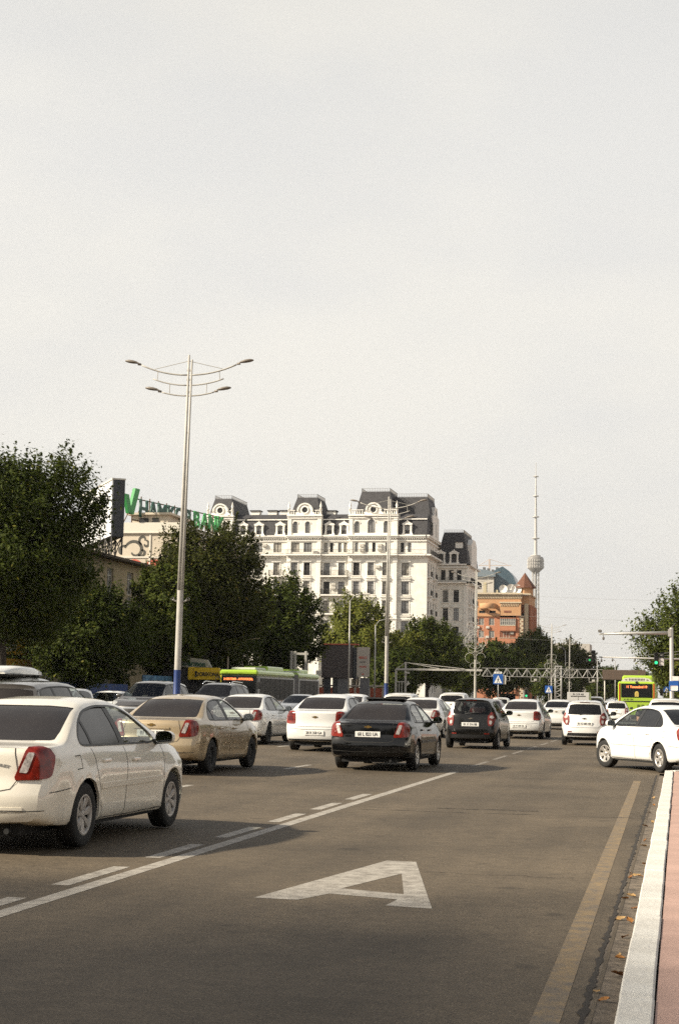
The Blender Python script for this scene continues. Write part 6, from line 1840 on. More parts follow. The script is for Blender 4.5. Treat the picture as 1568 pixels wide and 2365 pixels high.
def lamp_parts(root, ornate=False):
    m = MB(); m.lathe([(.15, 0), (.15, .3), (.115, .32), (.108, 2.12)], 14); m.build('base_sleeve', M_LAMPW if ornate else M_BLUE, root)
    m = MB(); m.lathe([(.104, 2.08), (.098, 4.6)], 14); m.tube([(-.045, 0, 4.5), (-.025, 0, 8), (0, 0, 12.1)], [.062, .05, .034], 10); m.tube([(.05, 0, 4.5), (.07, 0, 8), (.10, 0, 11.95)], [.055, .042, .030], 10)
    for z in (4.55, 6.2, 8.0, 9.6, 10.9, 11.3, 11.6): m.box(-.05, .09, -.02, .02, z - .03, z + .03)
    m.build('post', M_LAMPW, root)
    m = MB()
    for s in (-1, 1): m.tube([(s * .1, 0, 4.25), (s * .24, 0, 4.3)], .03, 6); m.lathe([(.05, -.05), (.05, .05)], 8, 'y', (s * .25, 0, 4.33))
    m.build('bracket', M_LAMPW, root)
    def curve(x1, z0, z1, n=9): return [(x1 * t, 0, z0 + (z1 - z0) * t ** 2.1) for t in np.linspace(0.03, 1, n)]
    m = MB()
    for s in (-1, 1):
        m.tube(curve(s * 1.55, 11.45, 11.78), .027, 6); m.tube(curve(s * 1.15, 11.12, 11.33), .023, 6); m.tube(curve(s * .85, 10.78, 10.90), .024, 6)
        m.tube([(s * 1.0, 0, 11.57), (s * 1.02, 0, 11.28)], .012, 4); m.tube([(s * .6, 0, 11.19), (s * .6, 0, 10.85)], .012, 4)
        m.tube([(s * .02, 0, 11.9), (s * 1.1, 0, 11.65)], .010, 4)
    m.build('arm', M_LAMPW, root)
    for s, x, z in ((1, 1.55, 11.80), (-1, 1.55, 11.80), (1, .85, 10.92), (-1, .85, 10.92)):
        q = MB(); q.M = Matrix.Translation((s * x, 0, z)) @ Matrix.Rotation(s * R(-9), 4, 'Y') @ Matrix.Scale(s, 4, (1, 0, 0))
        q.lathe([(.001, 0), (.035, .02), (.045, .12)], 8, 'x'); 
        vs = []; fs = []; prof = [(.10, .03), (.17, .085), (.30, .12), (.44, .115), (.54, .06), (.565, .01)]
        n = 10
        for (xx, w) in prof:
            for k in range(n):
                a = 2 * math.pi * k / n
                vs.append((xx, w * math.cos(a), .03 + w * (.55 if math.sin(a) > 0 else .32) * math.sin(a)))
        for i in range(len(prof) - 1):
            for k in range(n): fs.append((i * n + k, i * n + (k + 1) % n, (i + 1) * n + (k + 1) % n, (i + 1) * n + k))
        fs.append(tuple(range(n))); fs.append(tuple((len(prof) - 1) * n + k for k in range(n)))
        q.add(vs, fs, True)
        q.build('lamp_head', M_LAMPG, root)
    if ornate:
        q = MB()
        def ring(cx, cz, r, a0=0, a1=2 * math.pi, n=18, w=.013): q.tube([(cx + r * math.cos(a), -.12, cz + r * math.sin(a)) for a in np.linspace(a0, a1, n)], w, 4, cap=False)
        ring(0, 6.1, .85); ring(0, 6.1, .6)
        for s in (-1, 1):
            ring(s * .62, 6.1, .38); ring(s * .3, 6.75, .3); ring(s * .3, 5.45, .3); ring(s * .45, 4.75, .4, 0, 4.6); ring(s * .35, 7.4, .34, -1, 3.6); ring(s * .2, 4.1, .22); ring(s * .22, 3.5, .2)
        q.build('scroll_ornament', mat('ornament_pale', (.50, .48, .44), .5), root)
def lamp(label, x, y, rz=0.0, ornate=False, src=None, tilt=0.0):
    if src:
        r = copy_tree(src); r.location = (x, y, .12); r.rotation_euler = (0, tilt, rz); tag(r, label); return r
    r = thing('street_lamp', label, 'street lamp', (x, y, .12), rz, 'street lamps along the median'); r.rotation_euler = (0, tilt, rz)
    lamp_parts(r, ornate)
    return r
l1 = lamp('tall white twin lamp with blue base beside the gold sedan', -15.28, 48.0, R(3), tilt=R(.5))
lamp('second tall white twin lamp with blue base, before the white apartment house', -15.2, 84.2, R(2), src=l1)
l3 = lamp('street lamp with round scroll ornaments before the brick block', -16.6, 133.5, R(2), ornate=True)
lamp('distant ornamented lamp right of the truss gantry column', -17.6, 228, R(2), src=l3)
lamp('most distant ornamented lamp towards the traffic signals', -18.4, 278, R(2), src=l3)

def slim_lamp(label, x, y, h, s=1):
    t = thing('pole_lamp', label, 'street lamp', (x, y, .22), 0, 'slim grey lamps on the left pavement')
    m = MB(); m.tube([(0, 0, 0), (0, 0, h - .6)], [.09, .06], 8); m.build('post', M_GALV, t)
    m = MB(); m.tube([(0, 0, h - .7), (s * .4, 0, h - .15), (s * 1.3, 0, h + .02)], .04, 6); m.build('arm', M_GALV, t)
    m = MB(); m.bbox(s * 1.3 - .05, s * 1.3 + .65, -.12, .12, h - .05, h + .09, .04); m.build('lamp_head', M_AC, t)
slim_lamp('slim grey lamp in front of the video screen', -30.7, 150, 11.0); slim_lamp('shorter slim lamp right of the video screen', -31.2, 166, 9.4)
for i, (x, y, h, lab) in enumerate(((-12.9, 262, 8.4, 'thin grey pole right of the truss gantry column'), (-10.6, 276, 8.6, 'thin grey pole left of the brown panel'), (-6.6, 300, 8.2, 'thin grey pole just left of the bus'), (-20.6, 300, 11.0, 'thin tall pole between the far ornamented lamps'))): slim_lamp(lab, x, y, h, -1)

# camera mast on the right
cmst = thing('camera_mast', 'grey steel mast with a long camera arm at the right kerb', 'mast', (-.60, 132.5, .1))
m = MB(); m.lathe([(.26, 0), (.24, .2), (.19, .25), (.155, 7.35), (.001, 7.4)], 14); m.build('post', M_GALV, cmst)
m = MB(); m.tube([(-.1, 0, 6.95), (-2.5, -.06, 6.90), (-5.75, -.12, 6.80)], [.155, .125, .075], 10); m.box(-.28, .0, -.2, .2, 6.65, 7.25); m.build('arm', M_GALV, cmst)
m = MB(); m.bbox(-5.85, -5.55, -.3, .1, 6.95, 7.15, .03); m.tube([(-5.7, -.1, 6.75), (-5.7, -.1, 7.2)], .03, 6); m.build('camera', mat('camera_shell', (.16, .15, .14), .5), cmst)
m = MB(); m.tube([(-5.42, -.1, 6.75), (-5.42, -.1, 6.55)], .03, 6); m.lathe([(.09, 6.56), (.10, 6.42), (.06, 6.32), (.01, 6.3)], 10, 'z', (-5.42, -.1, 0)); m.build('camera', mat('camera_shell', (.16, .15, .14), .5), cmst)
m = MB(); m.tube([(-.05, 0, 7.35), (-2.2, 0, 7.12), (-4.6, -.05, 6.95)], .012, 4); m.tube([(-.1, 0, 7.3), (.35, 0, 7.75)], .03, 5); m.build('stay_cable', M_IRON, cmst)
# signal arm behind it
sm = thing('signal_mast', 'long horizontal signal arm with two black traffic lights', 'traffic light', (1.9, 135, .1))
m = MB(); m.lathe([(.16, 0), (.12, 5.4)], 12); m.tube([(0, 0, 4.9), (-3.0, 0, 4.92), (-8.4, 0, 5.0)], [.09, .08, .05], 8); m.build('arm', M_GALV, sm)
def signal(x, z0, lit, par):
    m = MB(); m.bbox(x - .17, x + .17, -.32, -.06, z0, z0 + 1.0, .03)
    o = m.build('signal_head', M_BLK, par)
    for i in range(3):
        q = MB(); q.lathe([(.125, -.335), (.001, -.345)], 14, 'y', (x, 0, z0 + .17 + i * .33))
        q.build('lens', mat('signal_green_lit', (.03, .8, .28), .3, emit=1.1) if (i == 0 and lit) else mat('signal_lens_dark', (.02, .02, .02), .3), o)
        v = MB()
        n = 9
        for k in range(n - 1):
            a0, a1 = R(-10) + R(200) * k / (n - 1), R(-10) + R(200) * (k + 1) / (n - 1)
            zc = z0 + .17 + i * .33
            v.quad((x + .14 * math.cos(a0), -.33, zc + .14 * math.sin(a0)), (x + .14 * math.cos(a1), -.33, zc + .14 * math.sin(a1)), (x + .14 * math.cos(a1), -.50, zc + .14 * math.sin(a1)), (x + .14 * math.cos(a0), -.50, zc + .14 * math.sin(a0)))
        v.build('visor', M_BLK, o)
signal(-8.85, 4.55, False, sm); signal(-3.75, 4.42, True, sm)
m = MB(); m.bbox(-9.45, -9.03, -.30, -.08, 4.58, 4.90, .03); m.build('arrow_box', M_BLK, sm)
m = MB(); m.lathe([(.09, -.31), (.001, -.315)], 10, 'y', (-9.15, 0, 4.74)); m.build('arrow_lens', mat('signal_green_dim', (.02, .35, .10), .4, emit=.35), sm)
m = MB(); m.bbox(-3.5, -3.12, -.3, -.1, 5.02, 5.40, .02); m.build('arrow_box', M_BLK, sm)
m = MB(); m.box(-3.42, -3.2, -.32, -.301, 5.19, 5.23); m.prism([(-3.28, 5.13), (-3.2, 5.21), (-3.28, 5.29)], -.32, -.301); m.build('arrow', M_GALV, sm)
m = MB(); m.bbox(-3.52, -3.12, -.22, -.16, 4.35, 5.0, .01); m.build('plate', mat('plate_pale', (.55, .52, .50), .6), sm)
for x in (-8.2, -7.3, -4.9 - .6):
    m = MB(); m.tube([(x, -.05, 4.95), (x, -.05, 4.8)], .025, 5); m.lathe([(.07, 4.82), (.075, 4.72), (.04, 4.65), (.005, 4.63)], 8, 'z', (x, -.05, 0)); m.build('camera', MATS['camera_shell'], sm)
m = MB(); m.tube([(0, .0, 5.9), (-2.5, 0, 5.45), (-5.2, 0, 5.12)], .012, 4); m.tube([(0, .0, 5.7), (-2.0, 0, 5.3), (-3.9, 0, 5.08)], .012, 4); m.build('stay_cable', M_GALV, sm)
# second signal far on the left of the panel, seen small
fs_ = thing('signal_post', 'small green traffic light under the pedestrian sign', 'traffic light', (-19.3, 205, .24))
m = MB(); m.tube([(0, 0, 0), (0, 0, 2.4)], .05, 8); m.build('post', M_GALV, fs_)
signal(.35, 1.55, True, fs_)

# gantries
def truss(m, x0, x1, z0, z1, y0, y1, n, r=.05):
    for y in (y0, y1):
        for z in (z0, z1): m.tube([(x0, y, z), (x1, y, z)], r, 5)
        for i in range(n):
            a, b = x0 + (x1 - x0) * i / n, x0 + (x1 - x0) * (i + 1) / n; mid = (a + b) / 2
            m.tube([(a, y, z0), (mid, y, z1)], r * .7, 4); m.tube([(mid, y, z1), (b, y, z0)], r * .7, 4); m.tube([(mid, y, z0), (mid, y, z1)], r * .5, 4)
    for i in range(n + 1):
        a = x0 + (x1 - x0) * i / n
        for z in (z0, z1): m.tube([(a, y0, z), (a, y1, z)], r * .6, 4)
gt = thing('truss_gantry', 'white lattice gantry with cameras spanning the avenue', 'gantry', (-16, 220, .2))
m = MB(Matrix.Translation((16, -220, -.2))); truss(m, -26.4, -10.1, 4.55, 5.66, 219.6, 220.6, 12, .034); m.build('truss', M_GALV, gt)
m = MB(Matrix.Translation((16, -220, -.2)))
for x in (-16.45, -15.65):
    for y in (219.7, 220.5): m.tube([(x, y, .2), (x, y, 6.05)], .09, 6)
for i in range(8):
    z = .4 + i * .7
    m.tube([(-16.45, 219.7, z), (-15.65, 219.7, z + .35)], .04, 4); m.tube([(-15.65, 219.7, z + .35), (-16.45, 219.7, z + .7)], .04, 4)
m.box(-16.55, -15.55, 219.6, 220.6, 5.95, 6.1); m.build('column', M_GALV, gt)
m = MB(Matrix.Translation((16, -220, -.2)))
for x in (-23.2, -19.1, -11.3):
    m.tube([(x - .6, 219.6, 4.6), (x - .6, 219.6, 3.95), (x + .6, 219.6, 3.95), (x + .6, 219.6, 4.6)], .05, 5); m.bbox(x - .2, x + .2, 219.3, 219.8, 4.0, 4.3, .03)
m.build('camera_frame', M_LAMPW, gt)
g2 = thing('sign_gantry', 'white square post gantry with one long beam on the left', 'gantry', (-29.2, 170, .2))
m = MB(Matrix.Translation((29.2, -170, -.2)))
for x, h in ((-29.65, 4.5), (-28.62, 5.25)):
    m.bbox(x - .1, x + .1, 169.9, 170.1, .2, h, .015)
for z in (1.9, 3.1): m.box(-29.55, -28.72, 169.95, 170.05, z, z + .1)
for x in (-29.3, -29.0): m.box(x - .04, x + .04, 169.95, 170.05, 2.0, 3.1)
m.build('post', M_LAMPW, g2)
m = MB(Matrix.Translation((29.2, -170, -.2))); m.bbox(-29.7, -20.4, 169.85, 170.15, 4.36, 4.58, .02); m.tube([(-28.6, 170, 5.2), (-22.3, 170, 4.6)], .035, 5); m.tube([(-28.6, 170, 5.2), (-25, 170, 4.6)], .035, 5); m.tube([(-28.6, 170, 5.2), (-29.65, 170, 4.5)], .035, 5); m.build('beam', M_LAMPW, g2)
m = MB(Matrix.Translation((29.2, -170, -.2))); m.bbox(-28.6, -28.15, 169.5, 169.8, 4.0, 4.2, .03); m.build('camera', M_AC, g2)
m = MB(Matrix.Translation((29.2, -170, -.2))); m.prism([(-28.45, 2.7), (-28.1, 2.95), (-28.35, 3.25)], 169.7, 169.95); m.build('warning_plate', M_AC, g2)

# pedestrian-crossing signs
M_SBLUE = mat('sign_blue', (.016, .09, .34), .4); M_SWHT = mat('sign_white_face', (.75, .74, .72), .4); M_SBLK = mat('sign_black', (.02, .02, .02), .5)
def crossing_sign(label, x, y, h, s=.85, extra=True):
    t = thing('crossing_sign', label, 'sign', (x, y, .24), 0, 'pedestrian crossing signs')
    m = MB(); m.tube([(0, 0, 0), (0, 0, h)], .035, 8); m.build('post', M_GALV, t)
    m = MB(); m.bbox(-s / 2, s / 2, -.07, -.04, h - s * .95, h + .05 * s, .01); m.build('plate', M_SBLUE, t)
    zc = h - s * .92
    m = MB(); m.prism([(-s * .40, zc + s * .08), (s * .40, zc + s * .08), (0, zc + s * .86)], -.078, -.069); m.build('triangle', M_SWHT, t)
    m = MB(); a = s * .8
    m.lathe([(.055 * a, -.084), (.001, -.084)], 8, 'y', (.0, 0, zc + .62 * s)); m.prism([(-.05 * a, zc + .36 * s), (.06 * a, zc + .36 * s), (.05 * a, zc + .55 * s), (-.04 * a, zc + .55 * s)], -.084, -.079)
    m.prism([(-.05 * a, zc + .36 * s), (.01 * a, zc + .36 * s), (-.10 * a, zc + .12 * s), (-.16 * a, zc + .12 * s)][::-1], -.084, -.079); m.prism([(.0, zc + .36 * s), (.06 * a, zc + .36 * s), (.17 * a, zc + .14 * s), (.11 * a, zc + .12 * s)][::-1], -.084, -.079)
    m.prism([(-.02 * a, zc + .54 * s), (-.14 * a, zc + .40 * s), (-.11 * a, zc + .38 * s), (.0, zc + .48 * s)], -.084, -.079); m.prism([(.04 * a, zc + .54 * s), (.16 * a, zc + .44 * s), (.14 * a, zc + .41 * s), (.03 * a, zc + .48 * s)][::-1], -.084, -.079)
    m.build('walking_figure', M_SBLK, t)
    if extra:
        m = MB(); m.bbox(-s * .38, s * .38, -.07, -.045, h + .10 * s, h + .30 * s, .01); m.build('distance_plate', M_SWHT, t)
        text_obj('plate_lettering', '0-100', .16, M_SBLK, t, (0, -.073, h + .2 * s), (R(90), 0, 0), .001)
        m = MB(); m.bbox(s * .46, s * .78, .02, .05, h - s * .95, h - .05, .01); m.build('back_plate', M_AC, t)
crossing_sign('blue pedestrian crossing sign on the median, nearest of the three', -15.35, 139.5, 3.35, .86)
crossing_sign('blue pedestrian crossing sign farther along the median by the gantry column', -14.9, 189, 2.85, .86, False)
crossing_sign('small blue pedestrian crossing sign beside the bus at the right', -1.15, 150, 2.6, .5, False)
bs = thing('lane_sign', 'blue bus lane sign fixed to the camera mast', 'sign', (-.45, 132.1, 2.2))
m = MB(); m.bbox(-.36, .40, -.10, -.06, .15, .98, .02); m.build('plate', M_SBLUE, bs)
m = MB(); m.bbox(-.28, .32, -.13, -.105, .22, .62, .06); m.build('bus_symbol', M_SWHT, bs)
m = MB(); m.bbox(-.1, .42, -.10, -.06, 1.0, 1.35, .01); m.build('upper_plate', M_SWHT, bs)
# trolley pole and frames behind the bus on the left
tp = thing('wire_pole', 'thin pale pole with a long cross arm above the yellow kiosk', 'pole', (-31.0, 109, .2))
m = MB(); m.tube([(0, 0, 0), (0, 0, 5.3)], [.09, .06], 8); m.build('post', mat('pole_cream', (.50, .40, .30), .6), tp)
m = MB(); m.tube([(-2.4, 0, 4.75), (0, 0, 4.98), (2.3, 0, 5.25)], .035, 5); m.build('cross_arm', MATS['pole_cream'], tp)
wf = thing('steel_frame', 'white square steel frame rising behind the articulated bus', 'frame', (-30.5, 128, .2))
m = MB()
for x in (-.5, -.2, .7): m.bbox(x - .09, x + .09, -.1, .1, 0, 4.9, .01)
m.box(-.6, .9, -.08, .08, 4.6, 4.78); m.build('post', M_LAMPW, wf)
wr = thing('overhead_wires', 'thin overhead wires crossing the sky over the avenue', 'wire', (0, 200, 0))
m = MB()
for (z0, z1, y) in ((17.2, 16.4, 30), (14.0, 13.2, 24), (11.2, 10.4, 36)):
    m.tube([(-36 + 72 * t, y, z0 + (z1 - z0) * t - 1.2 * (1 - (2 * t - 1) ** 2)) for t in np.linspace(0, 1, 14)], .009, 4, cap=False)
m.build('wire', M_GALV, wr)

# ------------------------------------------------------------------ vehicles
P_WHITE = paint('white', (.80, .745, .64), .30, dust=.08); P_WHITE2 = paint('pearl_white', (.72, .71, .68), .30, dust=.06); P_WHITE3 = paint('bright_white', (.80, .79, .76), .28, dust=.05)
P_SILVER = paint('silver', (.55, .54, .52), .32, .4, .1); P_GOLD = paint('champagne', (.46, .355, .22), .32, .35, .14); P_BLACK = paint('black', (.004, .004, .0042), .10, dust=.3, coat=0.0); P_BLACK2 = paint('black_dusty', (.006, .0056, .0052), .16, dust=.4, coat=0.0)
P_GREY = paint('gunmetal', (.10, .094, .09), .32, .3, .15); P_MAROON = paint('maroon', (.06, .022, .02), .3)
P_DGREY = paint('dark_grey', (.07, .068, .066), .32, .2, .15)
TRIM_BLACK = mat('black_trim', (.015, .015, .016), .45)
def car(name, label, kind, x, y, rz, body, **k): return make_car(name, label, kind, (x, y, ground_z(x) + .004), rz, body, **k)

# the row nearest the camera
r, p, s = car('sedan', 'white sedan with seven spoke wheel covers, nearest the camera at the left edge', 'sedan', -6.47, 16.24, R(-.8), P_WHITE, rims='seven', rim_mat='hub', glass='dusty', side='dusty', front_glass='clear', front_side='clear', plate='01 Z 518 MA', lid_text=('CHEVROLET', .26, .868, .04))
car('sedan', 'gold champagne sedan with plain black wheels behind the nearest white one', 'sedan', -9.30, 30.25, R(-1.5), P_GOLD, rims='steel', rim_mat='barrel', glass='dusty', side='smoked', plate='01 L 271 BB', mirror=P_GOLD)
r, p, s = car('sedan', 'black sedan with plate L 823 UA beside the solid lane line', 'sedan', -6.16, 34.65, R(-1.2), P_BLACK, rims='multi', rim_mat='alloy', glass='dusty', side='smoked', plate='60 L 823 UA', over={'molding': TRIM_BLACK, 'handle': P_BLACK})
m = MB(); m.M = Matrix.Translation((0, -.55, 1.44)) @ Matrix.Rotation(R(-7), 4, 'X'); m.bbox(-.42, .42, -.02, .5, .0, .045, .015); m.build('sunroof', CM['trim'], r)
car('sedan', 'white sedan with red wedge lights between the gold sedan and the notchback', 'sedan', -12.52, 46.9, 0, P_WHITE2, rims='multi', rim_mat='barrel', glass='dusty', side='dusty', plate='01 K 604 SA')
car('sedan', 'white notchback sedan with plate R 358 GA left of the black sedan', 'notch', -9.32, 43.6, R(-1), P_WHITE2, rims='steel', rim_mat='hub', glass='dusty', side='dusty', plate='20 R 358 GA')
car('hatchback', 'black hatchback with round red lamps and plate X 316 BB', 'hatch', -6.08, 49.9, R(-1.5), P_BLACK2, rims='steel', rim_mat='hub', glass='smoked', front_glass='clear', side='smoked', plate='01 X 316 BB', over={'mirror_shell': TRIM_BLACK, 'emblem': 'chrome'})
car('sedan', 'white notchback sedan with gold emblem right of the black hatchback', 'notch', -5.95, 63.9, R(-1), P_WHITE2, rims='steel', rim_mat='hub', glass='dusty', side='dusty', plate='01 V 109 FA', over={'mirror_shell': TRIM_BLACK})
car('hatchback', 'white hatchback with a black rear window and red reflectors', 'hatch', -3.12, 56.7, R(-.5), P_WHITE3, rims='steel', rim_mat='hub', glass='tint', side='tint', plate='01 G 680 HB', over={'mirror_shell': TRIM_BLACK, 'emblem': 'chrome'})
tcar, tparts, s = car('sedan', 'white sedan turning out of the side street with its driver leaning at the open window', 'sedan', -.33, 36.95, R(29), P_WHITE3, rims='six', rim_mat='alloy', glass='tint', front_glass='clear', side='tint', front_side='clear', steer=R(14), plate='01 B 222 OA')
# behind them
car('sedan', 'silver white saloon with split red lamps ahead of the notchback', 'sedan', -9.45, 61.0, R(-1), P_WHITE2, glass='dusty', side='dusty', rims='multi', rim_mat='alloy', scale=(1.07, 1.05, 1.02), plate='01 A 404 EA', lite=True)
car('sedan', 'white sedan seen above the notchback roof, left of the slim lamp', 'notch', -12.6, 62.6, 0, P_WHITE3, glass='dusty', side='dusty', lite=True)
car('estate_car', 'white tall car with dark rear window ahead of the black sedan', 'wagon', -12.5, 74.2, 0, P_WHITE3, glass='tint', side='tint', lite=True, scale=(.95, .95, .90))
car('estate_car', 'white sport utility car seen over the black hatchback', 'wagon', -12.5, 92.0, 0, P_WHITE3, glass='tint', side='tint', lite=True, scale=(1, 1, .97))
car('hatchback', 'small far white hatchback near the green crossing signal', 'hatch', -13.0, 121, 0, P_WHITE3, lite=True)
car('sedan', 'maroon sedan whose roof shows beside the black hatchback', 'sedan', -9.5, 83, 0, P_MAROON, lite=True)
car('sedan', 'white sedan between the notchback and the white hatchback', 'notch', -6.1, 84.5, 0, P_WHITE2, lite=True, glass='tint', over={'mirror_shell': TRIM_BLACK})
car('sedan', 'pale silver sedan peeping out between the black hatchback and the notchback beside it', 'sedan', -9.3, 98, 0, P_SILVER, lite=True)
car('estate_car', 'dark grey sport utility car right of the white hatchback', 'wagon', -6.5, 128, 0, P_DGREY, lite=True, glass='tint', side='tint')
car('sedan', 'distant white sedan left of the small white hatchback', 'sedan', -6.1, 142, 0, P_WHITE2, lite=True)
car('hatchback', 'small white hatchback in front of the green bus', 'hatch', -3.85, 104, 0, P_WHITE3, lite=True, glass='tint', plate='01 D 345 AA', over={'mirror_shell': TRIM_BLACK})
car('estate_car', 'white sport utility car behind the turning sedan at the right edge', 'wagon', -.55, 71.5, 0, P_WHITE3, lite=True, glass='tint', side='tint', scale=(1.0, 1.0, .93))
# left lanes and oncoming traffic
car('crossover_car', 'dusty grey crossover beyond the nearest white sedan at the left edge', 'wagon', -12.4, 30.2, 0, P_GREY, glass='dusty', side='dusty', front_side='clear', scale=(.95, .90, .90), rims='steel', rim_mat='hub')
vr, vp, vs_ = car('estate_car', 'white estate car with a roof box facing us at the left edge', 'wagon', -18.9, 43.2, math.pi, P_WHITE2, side='tint', glass='tint', lite=True)
rb = thing('roof_box', 'white cargo box strapped on the roof of the white estate car', 'roof box', (-18.9, 43.4, ground_z(-18.9) + 1.80), math.pi)
m = MB(); n = 10; vs = []; fs = []
prof = [(-1.15, .50, .05), (-1.05, .62, .16), (-.5, .66, .24), (.3, .64, .25), (.85, .56, .20), (1.1, .40, .06)]
for (yy, w, h) in prof:
    for a in np.linspace(0, math.pi, n): vs.append((w * math.copysign(abs(math.cos(a)) ** .45, math.cos(a)), yy, .05 + h * math.sin(a) ** .6))
for i in range(len(prof) - 1):
    for k in range(n - 1): fs.append((i * n + k, i * n + k + 1, (i + 1) * n + k + 1, (i + 1) * n + k))
fs.append(tuple(range(n))); fs.append(tuple((len(prof) - 1) * n + k for k in range(n - 1, -1, -1)))
m.add(vs, fs, True); m.build('lid', P_WHITE3, rb)
m = MB(); m.bbox(-.64, .64, -1.1, 1.05, .0, .06, .02); m.box(-.75, .75, -.6, -.53, -.03, .02); m.box(-.75, .75, .5, .57, -.03, .02); m.build('tray', CM['trim'], rb)
def rails(root, z=1.80, w=.60):
    for sx in (-w, w):
        m = MB(); m.tube([(sx, -1.5, z - .08), (sx, -1.4, z), (sx, .0, z + .03), (sx, .3, z - .02), (sx, .42, z - .1)], .022, 6); m.build('roof_rail', CM['chrome'], root)
sv, _, _ = car('estate_car', 'grey sport utility car facing us behind the tall lamp base', 'wagon', -18.8, 56.2, math.pi, P_GREY, side='tint', glass='tint', front_glass='clear', rims='multi', rim_mat='alloy', scale=(1, 1, 1.02))
sv2, _, _ = car('estate_car', 'dark sport utility car with chrome roof rails facing us', 'wagon', -18.7, 64.6, math.pi, P_DGREY, side='tint', glass='tint', front_glass='tint', front_side='tint', rims='multi', rim_mat='alloy', scale=(1, 1, 1.04))
rails(sv2)
car('sedan', 'white sedan facing us, its roof just left of the R 358 GA notchback', 'sedan', -18.6, 79, math.pi, P_WHITE2, lite=True, front_glass='tint')
car('hatchback', 'small white hatchback with dark windscreen in the oncoming lane', 'hatch', -23.5, 59.5, math.pi, P_WHITE2, lite=True, front_glass='tint')
car('sedan', 'white sedan facing us in the far oncoming lane beside the hatchback', 'sedan', -23.4, 64.5, math.pi, P_WHITE2, lite=True, front_glass='clear')

# driver of the turning car
def person_mesh(name, joints, bones, m, sub=2):
    me = bpy.data.meshes.new(name)
    me.from_pydata([j[0] for j in joints], bones, [])
    o = bpy.data.objects.new(name, me); COL.objects.link(o)
    md = o.modifiers.new('skin', 'SKIN'); sb = o.modifiers.new('sub', 'SUBSURF'); sb.levels = sub; sb.render_levels = sub
    for v, j in zip(me.skin_vertices[0].data, joints):
        rr = j[1]; v.radius = (rr, rr) if not isinstance(rr, tuple) else rr
    me.skin_vertices[0].data[0].use_root = True
    bpy.context.view_layer.update()
    dg = bpy.context.evaluated_depsgraph_get(); new = bpy.data.meshes.new_from_object(o.evaluated_get(dg)); bpy.data.objects.remove(o)
    new.polygons.foreach_set('use_smooth', [True] * len(new.polygons)); new.materials.clear(); new.materials.append(m)
    return new
M_SKIN = mat('skin', (.42, .22, .135), .55); M_SHIRT = mat('dark_shirt', (.03, .03, .035), .9); M_HAIR = mat('dark_hair', (.012, .009, .007), .7)
dm = tcar.matrix_basis.copy()
pers = tag(empty('person', dm @ Vector((-.42, .30, .33)), R(29)), 'driver in dark shirt leaning an arm on the open car window', 'person')
J = [((0, 0, .10), .13), ((0, -.04, .30), .14), ((0, -.05, .52), .15), ((0, -.02, .66), .055), ((-.02, .03, .74), (.075, .085)), ((-.02, .045, .84), (.082, .095)), ((-.02, .03, .91), .06),
     ((-.19, -.03, .54), .065), ((-.30, .10, .42), .045), ((-.33, .28, .50), .036), ((-.33, .34, .545), .03), ((-.33, .40, .55), .011), ((-.305, .40, .565), .011), ((-.35, .395, .54), .010), ((-.365, .38, .53), .009), ((-.30, .36, .585), .012),
     ((.19, -.03, .54), .065), ((.28, .12, .38), .045), ((.20, .34, .40), .035), ((.16, .42, .42), .028), ((0, .25, .08), .10), ((.12, .30, .06), .08), ((-.12, .30, .06), .08)]
B = [(0, 1), (1, 2), (2, 3), (3, 4), (4, 5), (5, 6), (2, 7), (7, 8), (8, 9), (9, 10), (10, 11), (10, 12), (10, 13), (10, 14), (10, 15), (2, 16), (16, 17), (17, 18), (18, 19), (0, 20), (20, 21), (20, 22)]
bo = mesh_obj('body', person_mesh('body', J, B, M_SKIN, 1), None, pers)
JS = [((0, 0, .10), .15), ((0, -.04, .30), .16), ((0, -.05, .52), .17), ((-.19, -.03, .54), .085), ((-.28, .08, .43), .065), ((.19, -.03, .54), .085), ((.27, .10, .39), .065)]
mesh_obj('shirt', person_mesh('shirt', JS, [(0, 1), (1, 2), (2, 3), (3, 4), (2, 5), (5, 6)], M_SHIRT, 1), None, pers)
m = MB(); m.lathe([(.098, .865), (.105, .90), (.098, .94), (.07, .975), (.001, .985)], 14, 'z', (-.02, .02, 0)); m.build('hair', M_HAIR, pers)
m = MB(); m.prism([(-.115, .875), (.075, .875), (.075, .835), (-.115, .835)][::-1], .125, .135); m.build('sunglasses', M_HAIR, pers)
m = MB(); m.add([(-.02, .155, .80), (-.04, .125, .80), (.0, .125, .80), (-.02, .125, .845)], [(0, 1, 3), (0, 3, 2), (0, 2, 1)]); m.build('nose', M_SKIN, pers)

